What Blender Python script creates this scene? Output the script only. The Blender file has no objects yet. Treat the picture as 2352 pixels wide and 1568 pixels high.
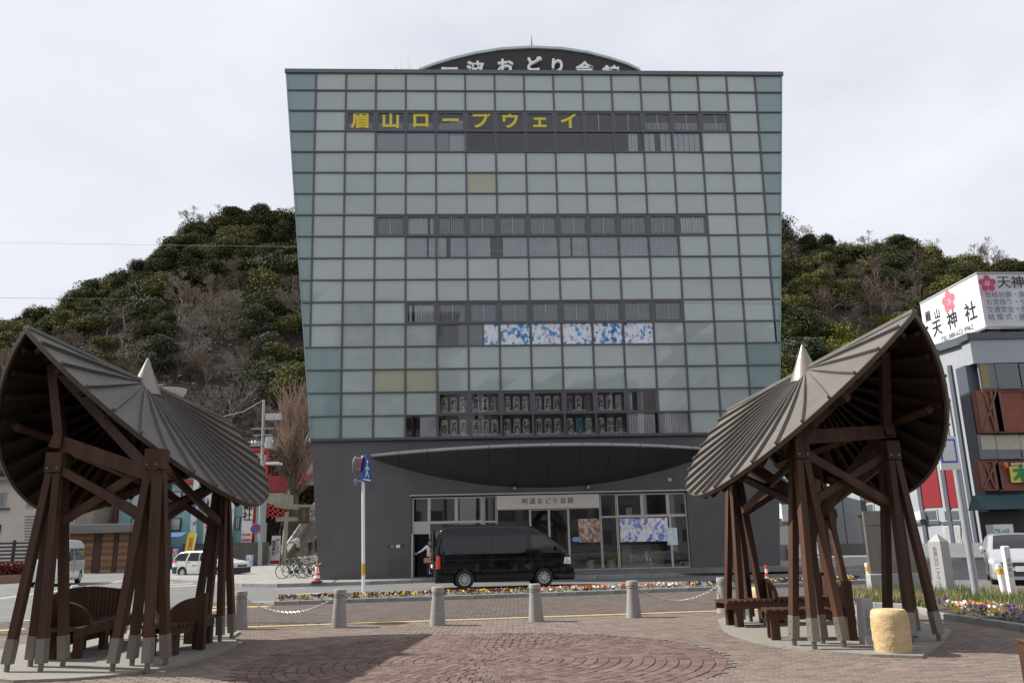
import bpy, bmesh, math, random
from mathutils import Vector, Matrix
from math import sin, cos, pi, radians, sqrt, atan2, floor
random.seed(7)
SC = bpy.context.scene
COL = SC.collection
# ---------------------------------------------------------------- camera
EYE, FPX, CU, CV = 1.65, 1850.0, 1176.0, 784.0          # eye height, focal length in units of a 2352-wide frame
PITCH, ROLL = math.atan(459 / 1850.0), -0.0227
_f = Vector((0, cos(PITCH), sin(PITCH))); _u = Vector((0, -sin(PITCH), cos(PITCH))); _r = Vector((1, 0, 0))
CR = _r * cos(ROLL) + _u * sin(ROLL); CUP = -_r * sin(ROLL) + _u * cos(ROLL); CF = _f
cam = bpy.data.cameras.new('camera'); camo = bpy.data.objects.new('camera', cam); COL.objects.link(camo)
m = Matrix((CR, CUP, -CF)).transposed().to_4x4(); m.translation = (0, 0, EYE); camo.matrix_world = m
cam.sensor_width = 36; cam.lens = 36 * FPX / 2352; cam.clip_end = 3000; cam.clip_start = 0.1
SC.camera = camo
# ---------------------------------------------------------------- sky and sun
SUN_EL, SUN_AZ = radians(43), radians(15)               # the sun stands to the left, a little behind the glass building
TO_SUN = Vector((-cos(SUN_EL) * cos(SUN_AZ), cos(SUN_EL) * sin(SUN_AZ), sin(SUN_EL)))
w = bpy.data.worlds.new('World'); SC.world = w; w.use_nodes = True
nt = w.node_tree; nt.nodes.clear()
out = nt.nodes.new('ShaderNodeOutputWorld'); bg = nt.nodes.new('ShaderNodeBackground')
sky = nt.nodes.new('ShaderNodeTexSky'); sky.sky_type = 'NISHITA'; sky.sun_disc = False
sky.sun_elevation = SUN_EL; sky.sun_rotation = atan2(TO_SUN.x, TO_SUN.y); sky.altitude = 20; sky.dust_density = 3.0; sky.air_density = 1.0
tc = nt.nodes.new('ShaderNodeTexCoord'); mp = nt.nodes.new('ShaderNodeMapping'); mp.inputs['Scale'].default_value = (1, 1, 2.6)
nz = nt.nodes.new('ShaderNodeTexNoise'); nz.inputs['Scale'].default_value = 1.3; nz.inputs['Detail'].default_value = 7; nz.inputs['Roughness'].default_value = .55
rmp = nt.nodes.new('ShaderNodeMapRange'); rmp.inputs['From Min'].default_value = .3; rmp.inputs['From Max'].default_value = .7
rmp.inputs['To Min'].default_value = .58; rmp.inputs['To Max'].default_value = .97
mx = nt.nodes.new('ShaderNodeMix'); mx.data_type = 'RGBA'
nt.links.new(tc.outputs['Generated'], mp.inputs['Vector']); nt.links.new(mp.outputs['Vector'], nz.inputs['Vector'])
nt.links.new(nz.outputs['Fac'], rmp.inputs['Value']); nt.links.new(rmp.outputs['Result'], mx.inputs['Factor'])
nt.links.new(sky.outputs['Color'], mx.inputs[6]); mx.inputs[7].default_value = (10.3, 10.5, 11.2, 1)      # thin high cloud
nt.links.new(mx.outputs[2], bg.inputs['Color']); bg.inputs['Strength'].default_value = 0.07
nt.links.new(bg.outputs[0], out.inputs[0])
sl = bpy.data.lights.new('sun', 'SUN'); sl.energy = 5.0; sl.angle = radians(.6); sl.color = (1, .955, .88)
so = bpy.data.objects.new('sun', sl); COL.objects.link(so); so.rotation_euler = (-TO_SUN).to_track_quat('-Z', 'Y').to_euler()
vs = SC.view_settings; vs.view_transform = 'Standard'; vs.look = 'None'; vs.gamma = 1; vs.exposure = 0.42; vs.use_curve_mapping = False
SC.cycles.max_bounces = 7; SC.cycles.diffuse_bounces = 3; SC.cycles.glossy_bounces = 4; SC.cycles.transparent_max_bounces = 12; SC.cycles.transmission_bounces = 4
SC.cycles.caustics_reflective = False; SC.cycles.caustics_refractive = False; SC.cycles.sample_clamp_indirect = 6
try: SC.cycles.use_denoising = True; SC.cycles.denoiser = 'OPENIMAGEDENOISE'
except Exception: pass
# ---------------------------------------------------------------- where things stand
def ray(u, v): return CR * ((u - CU) / FPX) + CUP * ((CV - v) / FPX) + CF
def at(u, v, Y): d = ray(u, v); return Vector((0, 0, EYE)) + d * (Y / d.y)
def gnd(u, v, z=0.0): d = ray(u, v); return Vector((0, 0, EYE)) + d * ((z - EYE) / d.z)
def pix(p): d = Vector(p) - Vector((0, 0, EYE)); z = d.dot(CF); return CU + FPX * d.dot(CR) / z, CV - FPX * d.dot(CUP) / z, z
PZ = 0.10                                               # plaza level above the road
# ---------------------------------------------------------------- mesh helpers
class MB:
    def __init__(s): s.v = []; s.f = []
    def add(s, vs, fs):
        o = len(s.v); s.v += [tuple(p) for p in vs]; s.f += [tuple(i + o for i in f) for f in fs]; return s
    def hexa(s, b, t): n = len(b); return s.add(list(b) + list(t), [tuple(range(n - 1, -1, -1)), tuple(range(n, 2 * n))] + [(i, (i + 1) % n, n + (i + 1) % n, n + i) for i in range(n)])
    def box(s, c, d, rz=0, M=None):
        x, y, z = d[0] / 2, d[1] / 2, d[2] / 2; R = Matrix.Rotation(rz, 3, 'Z') if M is None else M
        P = [Vector(c) + R @ Vector(p) for p in ((-x, -y, -z), (x, -y, -z), (x, y, -z), (-x, y, -z), (-x, -y, z), (x, -y, z), (x, y, z), (-x, y, z))]
        return s.hexa(P[:4], P[4:])
    def cbox(s, c, d, ch, rz=0):                         # box with a chamfered top
        x, y, z = d[0] / 2, d[1] / 2, d[2] / 2; R = Matrix.Rotation(rz, 3, 'Z'); r = []
        for (a, b, h) in ((x, y, -z), (x, y, z - ch), (x - ch, y - ch, z)):
            r.append([Vector(c) + R @ Vector(p) for p in ((-a, -b, h), (a, -b, h), (a, b, h), (-a, b, h))])
        return s.loft(r, caps=True)
    def bar(s, a, b, w, h, up=(0, 0, 1)):
        a = Vector(a); b = Vector(b); d = (b - a).normalized(); u = Vector(up)
        if abs(d.dot(u)) > .99: u = Vector((0, 1, 0))
        sd = d.cross(u).normalized(); u = sd.cross(d).normalized()
        q = lambda p: [p - sd * w / 2 - u * h / 2, p + sd * w / 2 - u * h / 2, p + sd * w / 2 + u * h / 2, p - sd * w / 2 + u * h / 2]
        return s.hexa(q(a)[::-1], q(b)[::-1])
    def loft(s, rings, closed=True, caps=False):
        n = len(rings[0]); o = len(s.v)
        for r in rings: s.v += [tuple(p) for p in r]
        for k in range(len(rings) - 1):
            for i in range(n if closed else n - 1):
                j = (i + 1) % n; s.f.append((o + k * n + i, o + k * n + j, o + (k + 1) * n + j, o + (k + 1) * n + i))
        if caps: s.f.append(tuple(o + i for i in range(n - 1, -1, -1))); s.f.append(tuple(o + (len(rings) - 1) * n + i for i in range(n)))
        return s
    def tube(s, path, r, n=8, caps=True):
        P = [Vector(p) for p in path]; rr = r if isinstance(r, (list, tuple)) else [r] * len(P); rings = []; last = None
        for i, p in enumerate(P):
            d = (P[min(i + 1, len(P) - 1)] - P[max(i - 1, 0)])
            d = d.normalized() if d.length > 1e-9 else Vector((0, 0, 1))
            if last is None: u = Vector((0, 0, 1)) if abs(d.z) < .95 else Vector((1, 0, 0))
            else: u = last
            sd = d.cross(u).normalized(); u = sd.cross(d).normalized(); last = u
            rings.append([p + (sd * cos(2 * pi * k / n) + u * sin(2 * pi * k / n)) * rr[i] for k in range(n)])
        return s.loft(rings, True, caps)
    def lathe(s, prof, n=20, c=(0, 0, 0), caps=True):
        c = Vector(c); return s.loft([[c + Vector((r * cos(2 * pi * k / n), r * sin(2 * pi * k / n), z)) for k in range(n)] for r, z in prof], True, caps)
    def prism(s, poly, z0, z1): return s.hexa([(p[0], p[1], z0) for p in poly], [(p[0], p[1], z1) for p in poly])
    def disc(s, c, ax, r, th, n=20):
        c = Vector(c); ax = Vector(ax).normalized(); a = ax.orthogonal().normalized(); b = ax.cross(a)
        q = lambda o: [c + ax * o + (a * cos(2 * pi * k / n) + b * sin(2 * pi * k / n)) * r for k in range(n)]
        return s.hexa(q(0), q(th))
    def ball(s, c, r, n=14, m=8, sq=(1, 1, 1)):
        c = Vector(c); rings = []
        for j in range(m + 1):
            a = -pi / 2 + pi * j / m; rr = max(cos(a), .02)
            rings.append([c + Vector((r * sq[0] * rr * cos(2 * pi * k / n), r * sq[1] * rr * sin(2 * pi * k / n), r * sq[2] * sin(a))) for k in range(n)])
        return s.loft(rings, True, True)
    def mesh(s, name, mat, smooth=False):
        me = bpy.data.meshes.new(name); me.from_pydata(s.v, [], s.f)
        for x in (mat if isinstance(mat, (list, tuple)) else [mat]): me.materials.append(x)
        if smooth:
            me.polygons.foreach_set('use_smooth', [True] * len(me.polygons))
            if smooth != 'all':
                try: me.set_sharp_from_angle(angle=radians(38))
                except Exception: pass
        return me
    def build(s, name, mat, parent=None, smooth=False, loc=None):
        return link(bpy.data.objects.new(name, s.mesh(name, mat, smooth)), parent, loc)
WORLD = {}
def link(o, parent=None, loc=None):
    COL.objects.link(o)
    if parent is not None:
        o.parent = parent
        if parent.name in WORLD: o.matrix_parent_inverse = Matrix.Translation(-WORLD[parent.name])
    if loc is not None: o.location = loc
    return o
def tag(o, label, cat, group=None, kind=None):
    if label: o['label'] = label
    if cat: o['category'] = cat
    if group: o['group'] = group
    if kind: o['kind'] = kind
    return o
def empty(name, loc=(0, 0, 0), rz=0, label=None, cat=None, group=None):
    o = bpy.data.objects.new(name, None); COL.objects.link(o); o.location = loc; o.rotation_euler = (0, 0, rz); o.empty_display_size = .2
    return tag(o, label, cat, group)
def wthing(name, loc, label=None, cat=None, group=None):     # an Empty at the thing's base whose parts are given in world coordinates
    o = empty(name, loc, 0, label, cat, group); WORLD[o.name] = Vector(loc); return o
def kids(o): return [c for c in bpy.data.objects if c.parent == o]
def struct(o): o['kind'] = 'structure'; return o
def stuff(o, label=None, cat=None): return tag(o, label, cat, None, 'stuff')
CHILD = {}
def copy_tree(o, parent=None, tree=None):
    c = o.copy(); COL.objects.link(c); c.parent = parent
    for ch in list(o.children): copy_tree(ch, c)
    return c
# ---------------------------------------------------------------- materials
MATS = {}
def mat(name, col, rough=.6, metal=0, var=.12, scale=6, bump=0, bscale=None, spec=.5, coat=0, rnd=0, hue=None, alpha=1, emit=None, objspace=True, stretch=None, island=0):
    if name in MATS: return MATS[name]
    M = bpy.data.materials.new(name); M.use_nodes = True; t = M.node_tree; b = t.nodes['Principled BSDF']; L = t.links.new
    b.inputs['Roughness'].default_value = rough; b.inputs['Metallic'].default_value = metal; b.inputs['Specular IOR Level'].default_value = spec
    if coat: b.inputs['Coat Weight'].default_value = coat; b.inputs['Coat Roughness'].default_value = .04
    c = t.nodes.new('ShaderNodeTexCoord'); src = c.outputs['Object']
    if stretch:
        mpn = t.nodes.new('ShaderNodeMapping'); mpn.inputs['Scale'].default_value = stretch; L(src, mpn.inputs['Vector']); src = mpn.outputs['Vector']
    n = t.nodes.new('ShaderNodeTexNoise'); n.inputs['Scale'].default_value = scale; n.inputs['Detail'].default_value = 6; n.inputs['Roughness'].default_value = .62; L(src, n.inputs['Vector'])
    r = t.nodes.new('ShaderNodeValToRGB'); a = Vector(col[:3]); h = Vector(hue) if hue else a * (1 + var)
    r.color_ramp.elements[0].position = .3; r.color_ramp.elements[1].position = .72
    r.color_ramp.elements[0].color = (*(a * (1 - var)), 1); r.color_ramp.elements[1].color = (*h, 1)
    L(n.outputs['Fac'], r.inputs['Fac']); colout = r.outputs['Color']
    if rnd or island:
        oi = t.nodes.new('ShaderNodeObjectInfo'); v = oi.outputs['Random']; amp = rnd or island
        if island:
            g = t.nodes.new('ShaderNodeNewGeometry'); ad = t.nodes.new('ShaderNodeMath'); ad.operation = 'ADD'; L(v, ad.inputs[0]); L(g.outputs['Random Per Island'], ad.inputs[1])
            fr = t.nodes.new('ShaderNodeMath'); fr.operation = 'FRACT'; L(ad.outputs[0], fr.inputs[0]); v = fr.outputs[0]
        mr = t.nodes.new('ShaderNodeMapRange'); mr.inputs['To Min'].default_value = 1 - amp; mr.inputs['To Max'].default_value = 1 + amp; L(v, mr.inputs['Value'])
        ml = t.nodes.new('ShaderNodeVectorMath'); ml.operation = 'SCALE'; L(colout, ml.inputs[0]); L(mr.outputs[0], ml.inputs['Scale']); colout = ml.outputs[0]
    L(colout, b.inputs['Base Color'])
    if bump:
        n2 = t.nodes.new('ShaderNodeTexNoise'); n2.inputs['Scale'].default_value = bscale or scale * 6; n2.inputs['Detail'].default_value = 5; L(src, n2.inputs['Vector'])
        bp = t.nodes.new('ShaderNodeBump'); bp.inputs['Strength'].default_value = bump; bp.inputs['Distance'].default_value = .02; L(n2.outputs['Fac'], bp.inputs['Height']); L(bp.outputs[0], b.inputs['Normal'])
    if emit: b.inputs['Emission Color'].default_value = (*emit[:3], 1); b.inputs['Emission Strength'].default_value = emit[3]
    MATS[name] = M; return M
def glass(name, tint=(.6, .65, .66), rough=.0, ior=1.5, boost=1.0):
    if name in MATS: return MATS[name]
    M = bpy.data.materials.new(name); M.use_nodes = True; t = M.node_tree; t.nodes.clear(); L = t.links.new
    o = t.nodes.new('ShaderNodeOutputMaterial'); mxs = t.nodes.new('ShaderNodeMixShader'); tr = t.nodes.new('ShaderNodeBsdfTransparent'); gl = t.nodes.new('ShaderNodeBsdfGlossy')
    fr = t.nodes.new('ShaderNodeFresnel'); fr.inputs['IOR'].default_value = ior; tr.inputs[0].default_value = (*tint, 1); gl.inputs['Roughness'].default_value = rough
    k = t.nodes.new('ShaderNodeMath'); k.operation = 'MULTIPLY'; k.use_clamp = True; k.inputs[1].default_value = boost; L(fr.outputs[0], k.inputs[0])
    L(k.outputs[0], mxs.inputs[0]); L(tr.outputs[0], mxs.inputs[1]); L(gl.outputs[0], mxs.inputs[2]); L(mxs.outputs[0], o.inputs[0])
    MATS[name] = M; return M
def brickmat(name, c1, c2, mortar, bw, bh, msize=.01, rough=.7, bump=.4, off=.5, plane='XY', var=.15, spec=.4):
    if name in MATS: return MATS[name]
    M = mat(name, c1, rough, var=var, spec=spec); t = M.node_tree; L = t.links.new; b = t.nodes['Principled BSDF']
    c = t.nodes.new('ShaderNodeTexCoord'); mpn = t.nodes.new('ShaderNodeMapping')
    if plane == 'XZ': mpn.inputs['Rotation'].default_value = (radians(-90), 0, 0)
    if plane == 'YZ': mpn.inputs['Rotation'].default_value = (radians(-90), 0, radians(-90))
    L(c.outputs['Object'], mpn.inputs['Vector']); k = t.nodes.new('ShaderNodeTexBrick'); L(mpn.outputs[0], k.inputs['Vector'])
    k.inputs['Color1'].default_value = (*c1, 1); k.inputs['Color2'].default_value = (*c2, 1); k.inputs['Mortar'].default_value = (*mortar, 1)
    k.inputs['Scale'].default_value = 1; k.inputs['Brick Width'].default_value = bw; k.inputs['Row Height'].default_value = bh; k.inputs['Mortar Size'].default_value = msize; k.offset = off; k.inputs['Mortar Smooth'].default_value = .2
    n = t.nodes.new('ShaderNodeTexNoise'); n.inputs['Scale'].default_value = .9; n.inputs['Detail'].default_value = 6; L(c.outputs['Object'], n.inputs['Vector'])
    mr = t.nodes.new('ShaderNodeMapRange'); mr.inputs['From Min'].default_value = .3; mr.inputs['From Max'].default_value = .7; mr.inputs['To Min'].default_value = 1 - var; mr.inputs['To Max'].default_value = 1 + var; L(n.outputs['Fac'], mr.inputs['Value'])
    ml = t.nodes.new('ShaderNodeVectorMath'); ml.operation = 'SCALE'; L(k.outputs['Color'], ml.inputs[0]); L(mr.outputs[0], ml.inputs['Scale']); L(ml.outputs[0], b.inputs['Base Color'])
    bp = t.nodes.new('ShaderNodeBump'); bp.inputs['Strength'].default_value = bump; bp.inputs['Distance'].default_value = .01; bp.invert = True; L(k.outputs['Fac'], bp.inputs['Height']); L(bp.outputs[0], b.inputs['Normal'])
    return M
# ---------------------------------------------------------------- lettering (flat print), turned into meshes at the end of the script
TEXTS = []
def text(s, name, m_, parent, pos, size, right=(1, 0, 0), up=(0, 0, 1), depth=.0, bold=0.0, align='CENTER', sx=1.0, bend=None, vertical=False, gap=1.05, skew=0):
    body = '\n'.join(s) if vertical else s
    cu = bpy.data.curves.new(name, 'FONT'); cu.body = body; cu.size = size; cu.align_x = align; cu.align_y = 'CENTER'; cu.extrude = depth; cu.offset = bold; cu.space_line = gap; cu.resolution_u = 3; cu.shear = skew
    cu.materials.append(m_)
    o = bpy.data.objects.new(name, cu); COL.objects.link(o)
    X = Vector(right).normalized(); Y = Vector(up).normalized(); Z = X.cross(Y).normalized(); Y = Z.cross(X)
    M = Matrix((X * sx, Y, Z)).transposed().to_4x4(); M.translation = Vector(pos)
    if parent is not None:
        o.parent = parent
        if parent.name in WORLD: o.matrix_parent_inverse = Matrix.Translation(-WORLD[parent.name])
    o.matrix_basis = M; TEXTS.append((o, bend)); return o
def finish_texts():
    dg = bpy.context.evaluated_depsgraph_get(); dg.update()
    for o, bend in TEXTS:
        me = bpy.data.meshes.new_from_object(o.evaluated_get(dg)); nm = o.name; cu = o.data
        if bend:
            for v in me.vertices:
                x = max(-bend * .98, min(bend * .98, v.co.x)); v.co.z -= bend - sqrt(bend * bend - x * x)
        n = bpy.data.objects.new('x', me); COL.objects.link(n); n.parent = o.parent; n.matrix_parent_inverse = o.matrix_parent_inverse.copy(); n.matrix_basis = o.matrix_basis.copy()
        for k in o.keys():
            if k in ('label', 'category', 'group', 'kind'): n[k] = o[k]
        bpy.data.objects.remove(o); n.name = nm; n.data.name = nm
# ================================================================ ground, road, plaza
asphalt = mat('asphalt', (.15, .15, .148), .85, var=.13, scale=.35, bump=.25, bscale=60, spec=.3)
concrete = mat('concrete', (.33, .325, .31), .85, var=.12, scale=1.2, bump=.15, bscale=40, spec=.3)
kerbm = mat('kerb granite', (.26, .26, .255), .8, var=.18, scale=5, bump=.2, bscale=60, rnd=.12)
whitep = mat('road paint white', (.62, .62, .6), .7, var=.22, scale=5)
yellowt = mat('tactile yellow', (.5, .33, .10), .75, var=.12, scale=6, rnd=.12)
paverm = mat('paver clay', (.17, .127, .103), .85, var=.16, scale=5, bump=.3, bscale=50, island=.17, hue=(.215, .175, .15), spec=.3)
paver_ring = mat('ring paver red', (.122, .077, .066), .85, var=.18, scale=5, bump=.3, bscale=50, island=.26, hue=(.172, .122, .106), spec=.3)
paver_walk = mat('walkway paver', (.112, .09, .08), .85, var=.14, scale=5, bump=.25, bscale=50, island=.2, spec=.3)
joint = mat('joint sand', (.07, .056, .048), .95, var=.2, scale=8)
soil = mat('soil', (.06, .042, .03), .95, var=.3, scale=9, bump=.6)
struct(MB().add([(-900, -300, -.06), (900, -300, -.06), (900, 1500, -.06), (-900, 1500, -.06)], [(0, 1, 2, 3)]).build('ground', mat('ground earth', (.16, .15, .13), .95, var=.2, scale=.2)))
struct(MB().add([(-90, -30, 0), (90, -30, 0), (90, 100, 0), (-90, 100, 0)], [(0, 1, 2, 3)]).build('road', asphalt))
G2 = lambda u, v, z=0.: tuple(gnd(u, v, z)[:2])
def marking(pts, name='road_marking', m_=whitep, z=.004, label=None):
    return MB().add([(p[0], p[1], z) for p in pts], [tuple(range(len(pts)))]).build(name, m_, ROAD)
ROAD = bpy.data.objects['road']
def stripe(u0, v0, u1, v1, w):
    a = Vector(G2(u0, v0)); b = Vector(G2(u1, v1)); n = (b - a).normalized().orthogonal() * w / 2
    return marking([a - n, b - n, b + n, a + n])
for s in ((0, 1429, 75, 1423, .15), (487, 1386, 640, 1380, .13), (680, 1364, 738, 1361, .2), (1180, 1361, 1600, 1346, .14), (860, 1361, 895, 1363, .3),
          (2150, 1352, 2352, 1372, .15), (1995, 1345, 2100, 1347, .14), (1925, 1309, 1975, 1307, .2), (1965, 1303, 2030, 1301, .15), (2000, 1297, 2100, 1298, .15),
          (1838, 1322, 1905, 1324, .2), (120, 1358, 300, 1330, .15), (0, 1374, 110, 1358, .15), (330, 1353, 372, 1350, .3), (560, 1347, 620, 1344, .12), (630, 1352, 700, 1350, .12), (780, 1352, 830, 1350, .1)):
    stripe(*s)
for k in range(9):                                       # zebra crossings by the white wagon
    v = 1296 + k * 4.6; stripe(372 + k * 2, v + 14, 560 + (0 if k > 3 else 60), v + 4, .34)
for k in range(6): stripe(560 + 4 * k, 1291 + 3.1 * k, 690 - 6 * k, 1288 + 2.7 * k, .4)
# plaza sheet
kerbline = [G2(635, 1398, 0), G2(1234, 1378, 0), G2(1660, 1362, 0), G2(1990, 1346, 0)]
plaza_edge = [(-40, -9), (-40, 8), (-22, 14.2), G2(0, 1437), G2(120, 1431), G2(300, 1412), G2(470, 1392), G2(560, 1388)] + kerbline + [G2(2110, 1352), G2(2200, 1366), G2(2352, 1388), (20, 14), (34, 2), (40, -9)]
plaza = struct(MB().prism(plaza_edge[::-1], -.04, PZ - .012).build('plaza', joint))
def inside(p, poly):
    x, y = p; c = False; n = len(poly)
    for i in range(n):
        x1, y1 = poly[i][:2]; x2, y2 = poly[i - 1][:2]
        if (y1 > y) != (y2 > y) and x < (x2 - x1) * (y - y1) / (y2 - y1) + x1: c = not c
    return c
def seen(p, pad=70):
    if p[1] < 7: return False
    u, v, z = pix((p[0], p[1], PZ)); return -pad < u < 2352 + pad and v < 1568 + 90
RC = gnd(1111, 1514, PZ); RR = 3.2
tA = Vector(G2(573, 1440, PZ)); tB = Vector(G2(1655, 1403, PZ)); tdir = (tB - tA).normalized(); tn = Vector((-tdir.y, tdir.x))
field = []; PW, PD = .205, .105
rows = int((26 - 7.5) / PD)
for j in range(rows):
    y = 7.5 + j * PD; off = PW / 2 if j % 2 else 0
    for i in range(-75, 80):
        x = i * PW + off; p = Vector((x, y))
        if not seen((x, y)) or (p - RC.xy).length < RR + .06: continue
        d = (p - tA).dot(tn)
        if -.14 < d < .42 : continue
        if not inside((x, y + .04), plaza_edge): continue
        field.append((x, y, d > .4))
random.shuffle(field)
rings = []; r = .11; ring_w = .152
while r < RR - .02:
    n = max(6, int(2 * pi * r / .128)); o = random.random()
    for k in range(n):
        a = 2 * pi * (k + o) / n
        rings.append((r, n, a))
    r += ring_w
# the pavers that show largest stand alone, the rest is one mass
cand = [(pix((x, y, PZ))[1], 'f', (x, y)) for x, y, wk in field if not wk] + [(pix((RC.x + r_ * cos(a), RC.y + r_ * sin(a), PZ))[1], 'r', (r_, n, a)) for r_, n, a in rings]
cand = [c for c in cand if c[0] < 1585]
def inframe(c):
    p = c[2] if c[1] == 'f' else (RC.x + c[2][0] * cos(c[2][2]), RC.y + c[2][0] * sin(c[2][2]))
    u, v, z = pix((p[0], p[1], PZ)); return 5 < u < 2347 and v < 1562
cand = sorted([c for c in cand if inframe(c)], key=lambda c: -c[0])
single = set((c[1], c[2]) for c in cand[:300])
def paver_verts(w, d, h=.03, ch=.006):
    return MB().cbox((0, 0, -h / 2), (w, d, h), ch)
fm = paver_verts(PW - .009, PD - .009).mesh('paver', paverm)
mass = MB(); massw = MB()
for x, y, wk in field:
    dz = random.gauss(0, .0012)
    if ('f', (x, y)) in single:
        o = link(bpy.data.objects.new('paver', fm), plaza); o.location = (x, y, PZ + dz); o.rotation_euler = (random.gauss(0, .004), random.gauss(0, .004), random.gauss(0, .012))
    else: (massw if wk else mass).cbox((x, y, PZ - .01 + dz), (PW - .009, PD - .009, .02), .005, random.gauss(0, .012))
stuff(mass.build('pavers', paverm, plaza)); stuff(massw.build('walkway_pavers', paver_walk, plaza))
rmass = MB(); rmesh = {}
def wedge(r_, n, a, B):
    h = ring_w / 2 - .006; da = pi / n - .006 / max(r_, .1); q = lambda rr, aa, z: (RC.x + rr * cos(aa), RC.y + rr * sin(aa), z)
    dz = random.gauss(0, .0015); e = .007
    lo = [q(r_ - h, a - da, PZ - .02), q(r_ + h, a - da, PZ - .02), q(r_ + h, a + da, PZ - .02), q(r_ - h, a + da, PZ - .02)]
    mi = [(p[0], p[1], PZ - .005 + dz) for p in lo]; f_ = e / max(r_, .1)
    hi = [q(r_ - h + e, a - da + f_, PZ + dz), q(r_ + h - e, a - da + f_, PZ + dz), q(r_ + h - e, a + da - f_, PZ + dz), q(r_ - h + e, a + da - f_, PZ + dz)]
    B.loft([lo, mi, hi], True, True)
for r_, n, a in rings:
    jr = r_ + random.gauss(0, .004)
    if ('r', (r_, n, a)) in single:
        B = MB(); wedge(jr, n, a, B); B.build('paver', paver_ring, plaza)
    else: wedge(jr, n, a, rmass)
stuff(rmass.build('ring_pavers', paver_ring, plaza))
# tactile line and its pale edging
L_ = (tB - tA).length + 3.2; k0 = -.9; nt_ = int(L_ / .3); tile = MB().cbox((0, 0, -.015), (.294, .15, .03), .004).mesh('tactile_tile', yellowt); edg = MB().cbox((0, 0, -.015), (.594, .1, .03), .004).mesh('edging_stone', kerbm)
for k in range(nt_):
    p = tA + tdir * (k0 + .3 * k) + tn * .19
    o = link(bpy.data.objects.new('tactile_tile', tile), plaza); o.location = (p.x, p.y, PZ + .002); o.rotation_euler = (0, 0, atan2(tdir.y, tdir.x))
    if k % 2 == 0:
        p = tA + tdir * (k0 + .3 * k + .15) + tn * .05
        o = link(bpy.data.objects.new('edging_stone', edg), plaza); o.location = (p.x, p.y, PZ + .001); o.rotation_euler = (0, 0, atan2(tdir.y, tdir.x))
for (u0, v0, u1, v1) in ((0, 1447, 90, 1440), (410, 1421, 500, 1397), (492, 1393, 632, 1392)):
    a = gnd(u0, v0, PZ); b = gnd(u1, v1, PZ); n = int((b - a).length / .3); dr = (b - a).normalized()
    for k in range(n):
        o = link(bpy.data.objects.new('tactile_tile', tile), plaza); q = a + dr * .3 * k; o.location = (q.x, q.y, PZ + .003); o.rotation_euler = (0, 0, atan2(dr.y, dr.x)); o.scale = (1, 2, 1)
# pavement in front of the glass building
SWZ = .15
sw_front = [G2(300, 1332), G2(480, 1341), G2(560, 1347), G2(640, 1348), G2(850, 1342), G2(1000, 1336), G2(1371, 1329), G2(1722, 1317), G2(1960, 1306), G2(2010, 1298)]
sw = sw_front + [(25, 47), (25, 60), (-10, 60), (-14, 80), (-32, 80), G2(330, 1308)]
sidewalk = struct(MB().prism(sw, -.04, SWZ).build('sidewalk', brickmat('sidewalk blocks', (.29, .28, .26), (.26, .25, .235), (.2, .19, .18), .4, .2, .008)))
kst = MB().cbox((0, 0, 0), (.592, .15, .19), .015).mesh('kerb_stone', kerbm)
def kerb(pl, parent, top, w=.15):
    for a, b in zip(pl, pl[1:]):
        a = Vector(a[:2]); b = Vector(b[:2]); n = max(1, round((b - a).length / .6)); st = (b - a) / n
        for k in range(n):
            p = a + st * (k + .5); o = link(bpy.data.objects.new('kerb_stone', kst), parent); o.location = (p.x, p.y, top - .095 + .004); o.rotation_euler = (0, 0, atan2(st.y, st.x)); o.scale = (st.length / .6, w / .15, 1)
kerb(sw_front[1:], sidewalk, SWZ)
# ================================================================ the glass building
FS = 38.5 / 36
fX, fY, fZ, fyaw, flean, fw, fr = 2.2825 * FS, 38.5, (6.2117 - 1.7) * FS + EYE, .0508, .0629, 1.4222 * FS, 1.0369 * FS
ex = Vector((cos(fyaw), sin(fyaw), 0)); ez = Vector((0, -sin(flean), cos(flean))); en = ex.cross(ez).normalized()      # en points to the camera side
if en.y > 0: en = -en
FO = Vector((fX, fY, fZ)) - ex * 9 * fw
def fp(c, l, d=0.): return FO + ex * (c * fw) + ez * ((17 - l) * fr) + en * d        # column, line (0 top, 17 bottom), metres proud
def eL(l): return 0.0 + 1.09 * l / 17
def eR(l): return 16.96 - 1.11 * l / 17
tile_d = brickmat('dark wall tile', (.100, .096, .10), (.09, .086, .09), (.122, .118, .12), .145, .06, .006, rough=.45, bump=.25, off=0., plane='XZ', var=.1)
alum = mat('dark aluminium', (.105, .105, .12), .4, metal=.35, var=.05)
alum_l = mat('pale aluminium', (.42, .41, .40), .38, metal=.7, var=.05)
bronze = mat('bronze grey frame', (.5, .46, .42), .45, metal=.15, var=.05)
frit = mat('fritted glass', (.345, .40, .392), .35, var=.045, scale=1.2, coat=1, rnd=.07, spec=.4, bump=.1, bscale=.7)
MATS['fritted glass'].node_tree.nodes['Principled BSDF'].inputs['Coat IOR'].default_value = 1.72
teal = mat('teal corner glass', (.21, .30, .30), .25, var=.06, scale=.8, coat=1, rnd=.06)
yelg = mat('yellowed glass', (.36, .37, .26), .35, var=.04, coat=1)
pane = glass('window glass', (.95, .965, .99), boost=1.3)
blindm = mat('vertical blind fabric', (.7, .7, .71), .8, var=.08, scale=3, rnd=.12)
roomw = mat('room wall', (.17, .17, .19), .9, var=.1, scale=1)
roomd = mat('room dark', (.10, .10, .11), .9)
signy = mat('yellow film', (.72, .58, .04), .5, var=.04)
ink = mat('black ink', (.012, .012, .014), .6)
white = mat('white paint', (.78, .78, .77), .5, var=.04)
base0 = fp(8.5, 17); base0.z = SWZ
bld = wthing('glass_fronted_building', base0, 'tall glass fronted hall with tapering sides, dark tiled base and arched roof sign', 'building')
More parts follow.
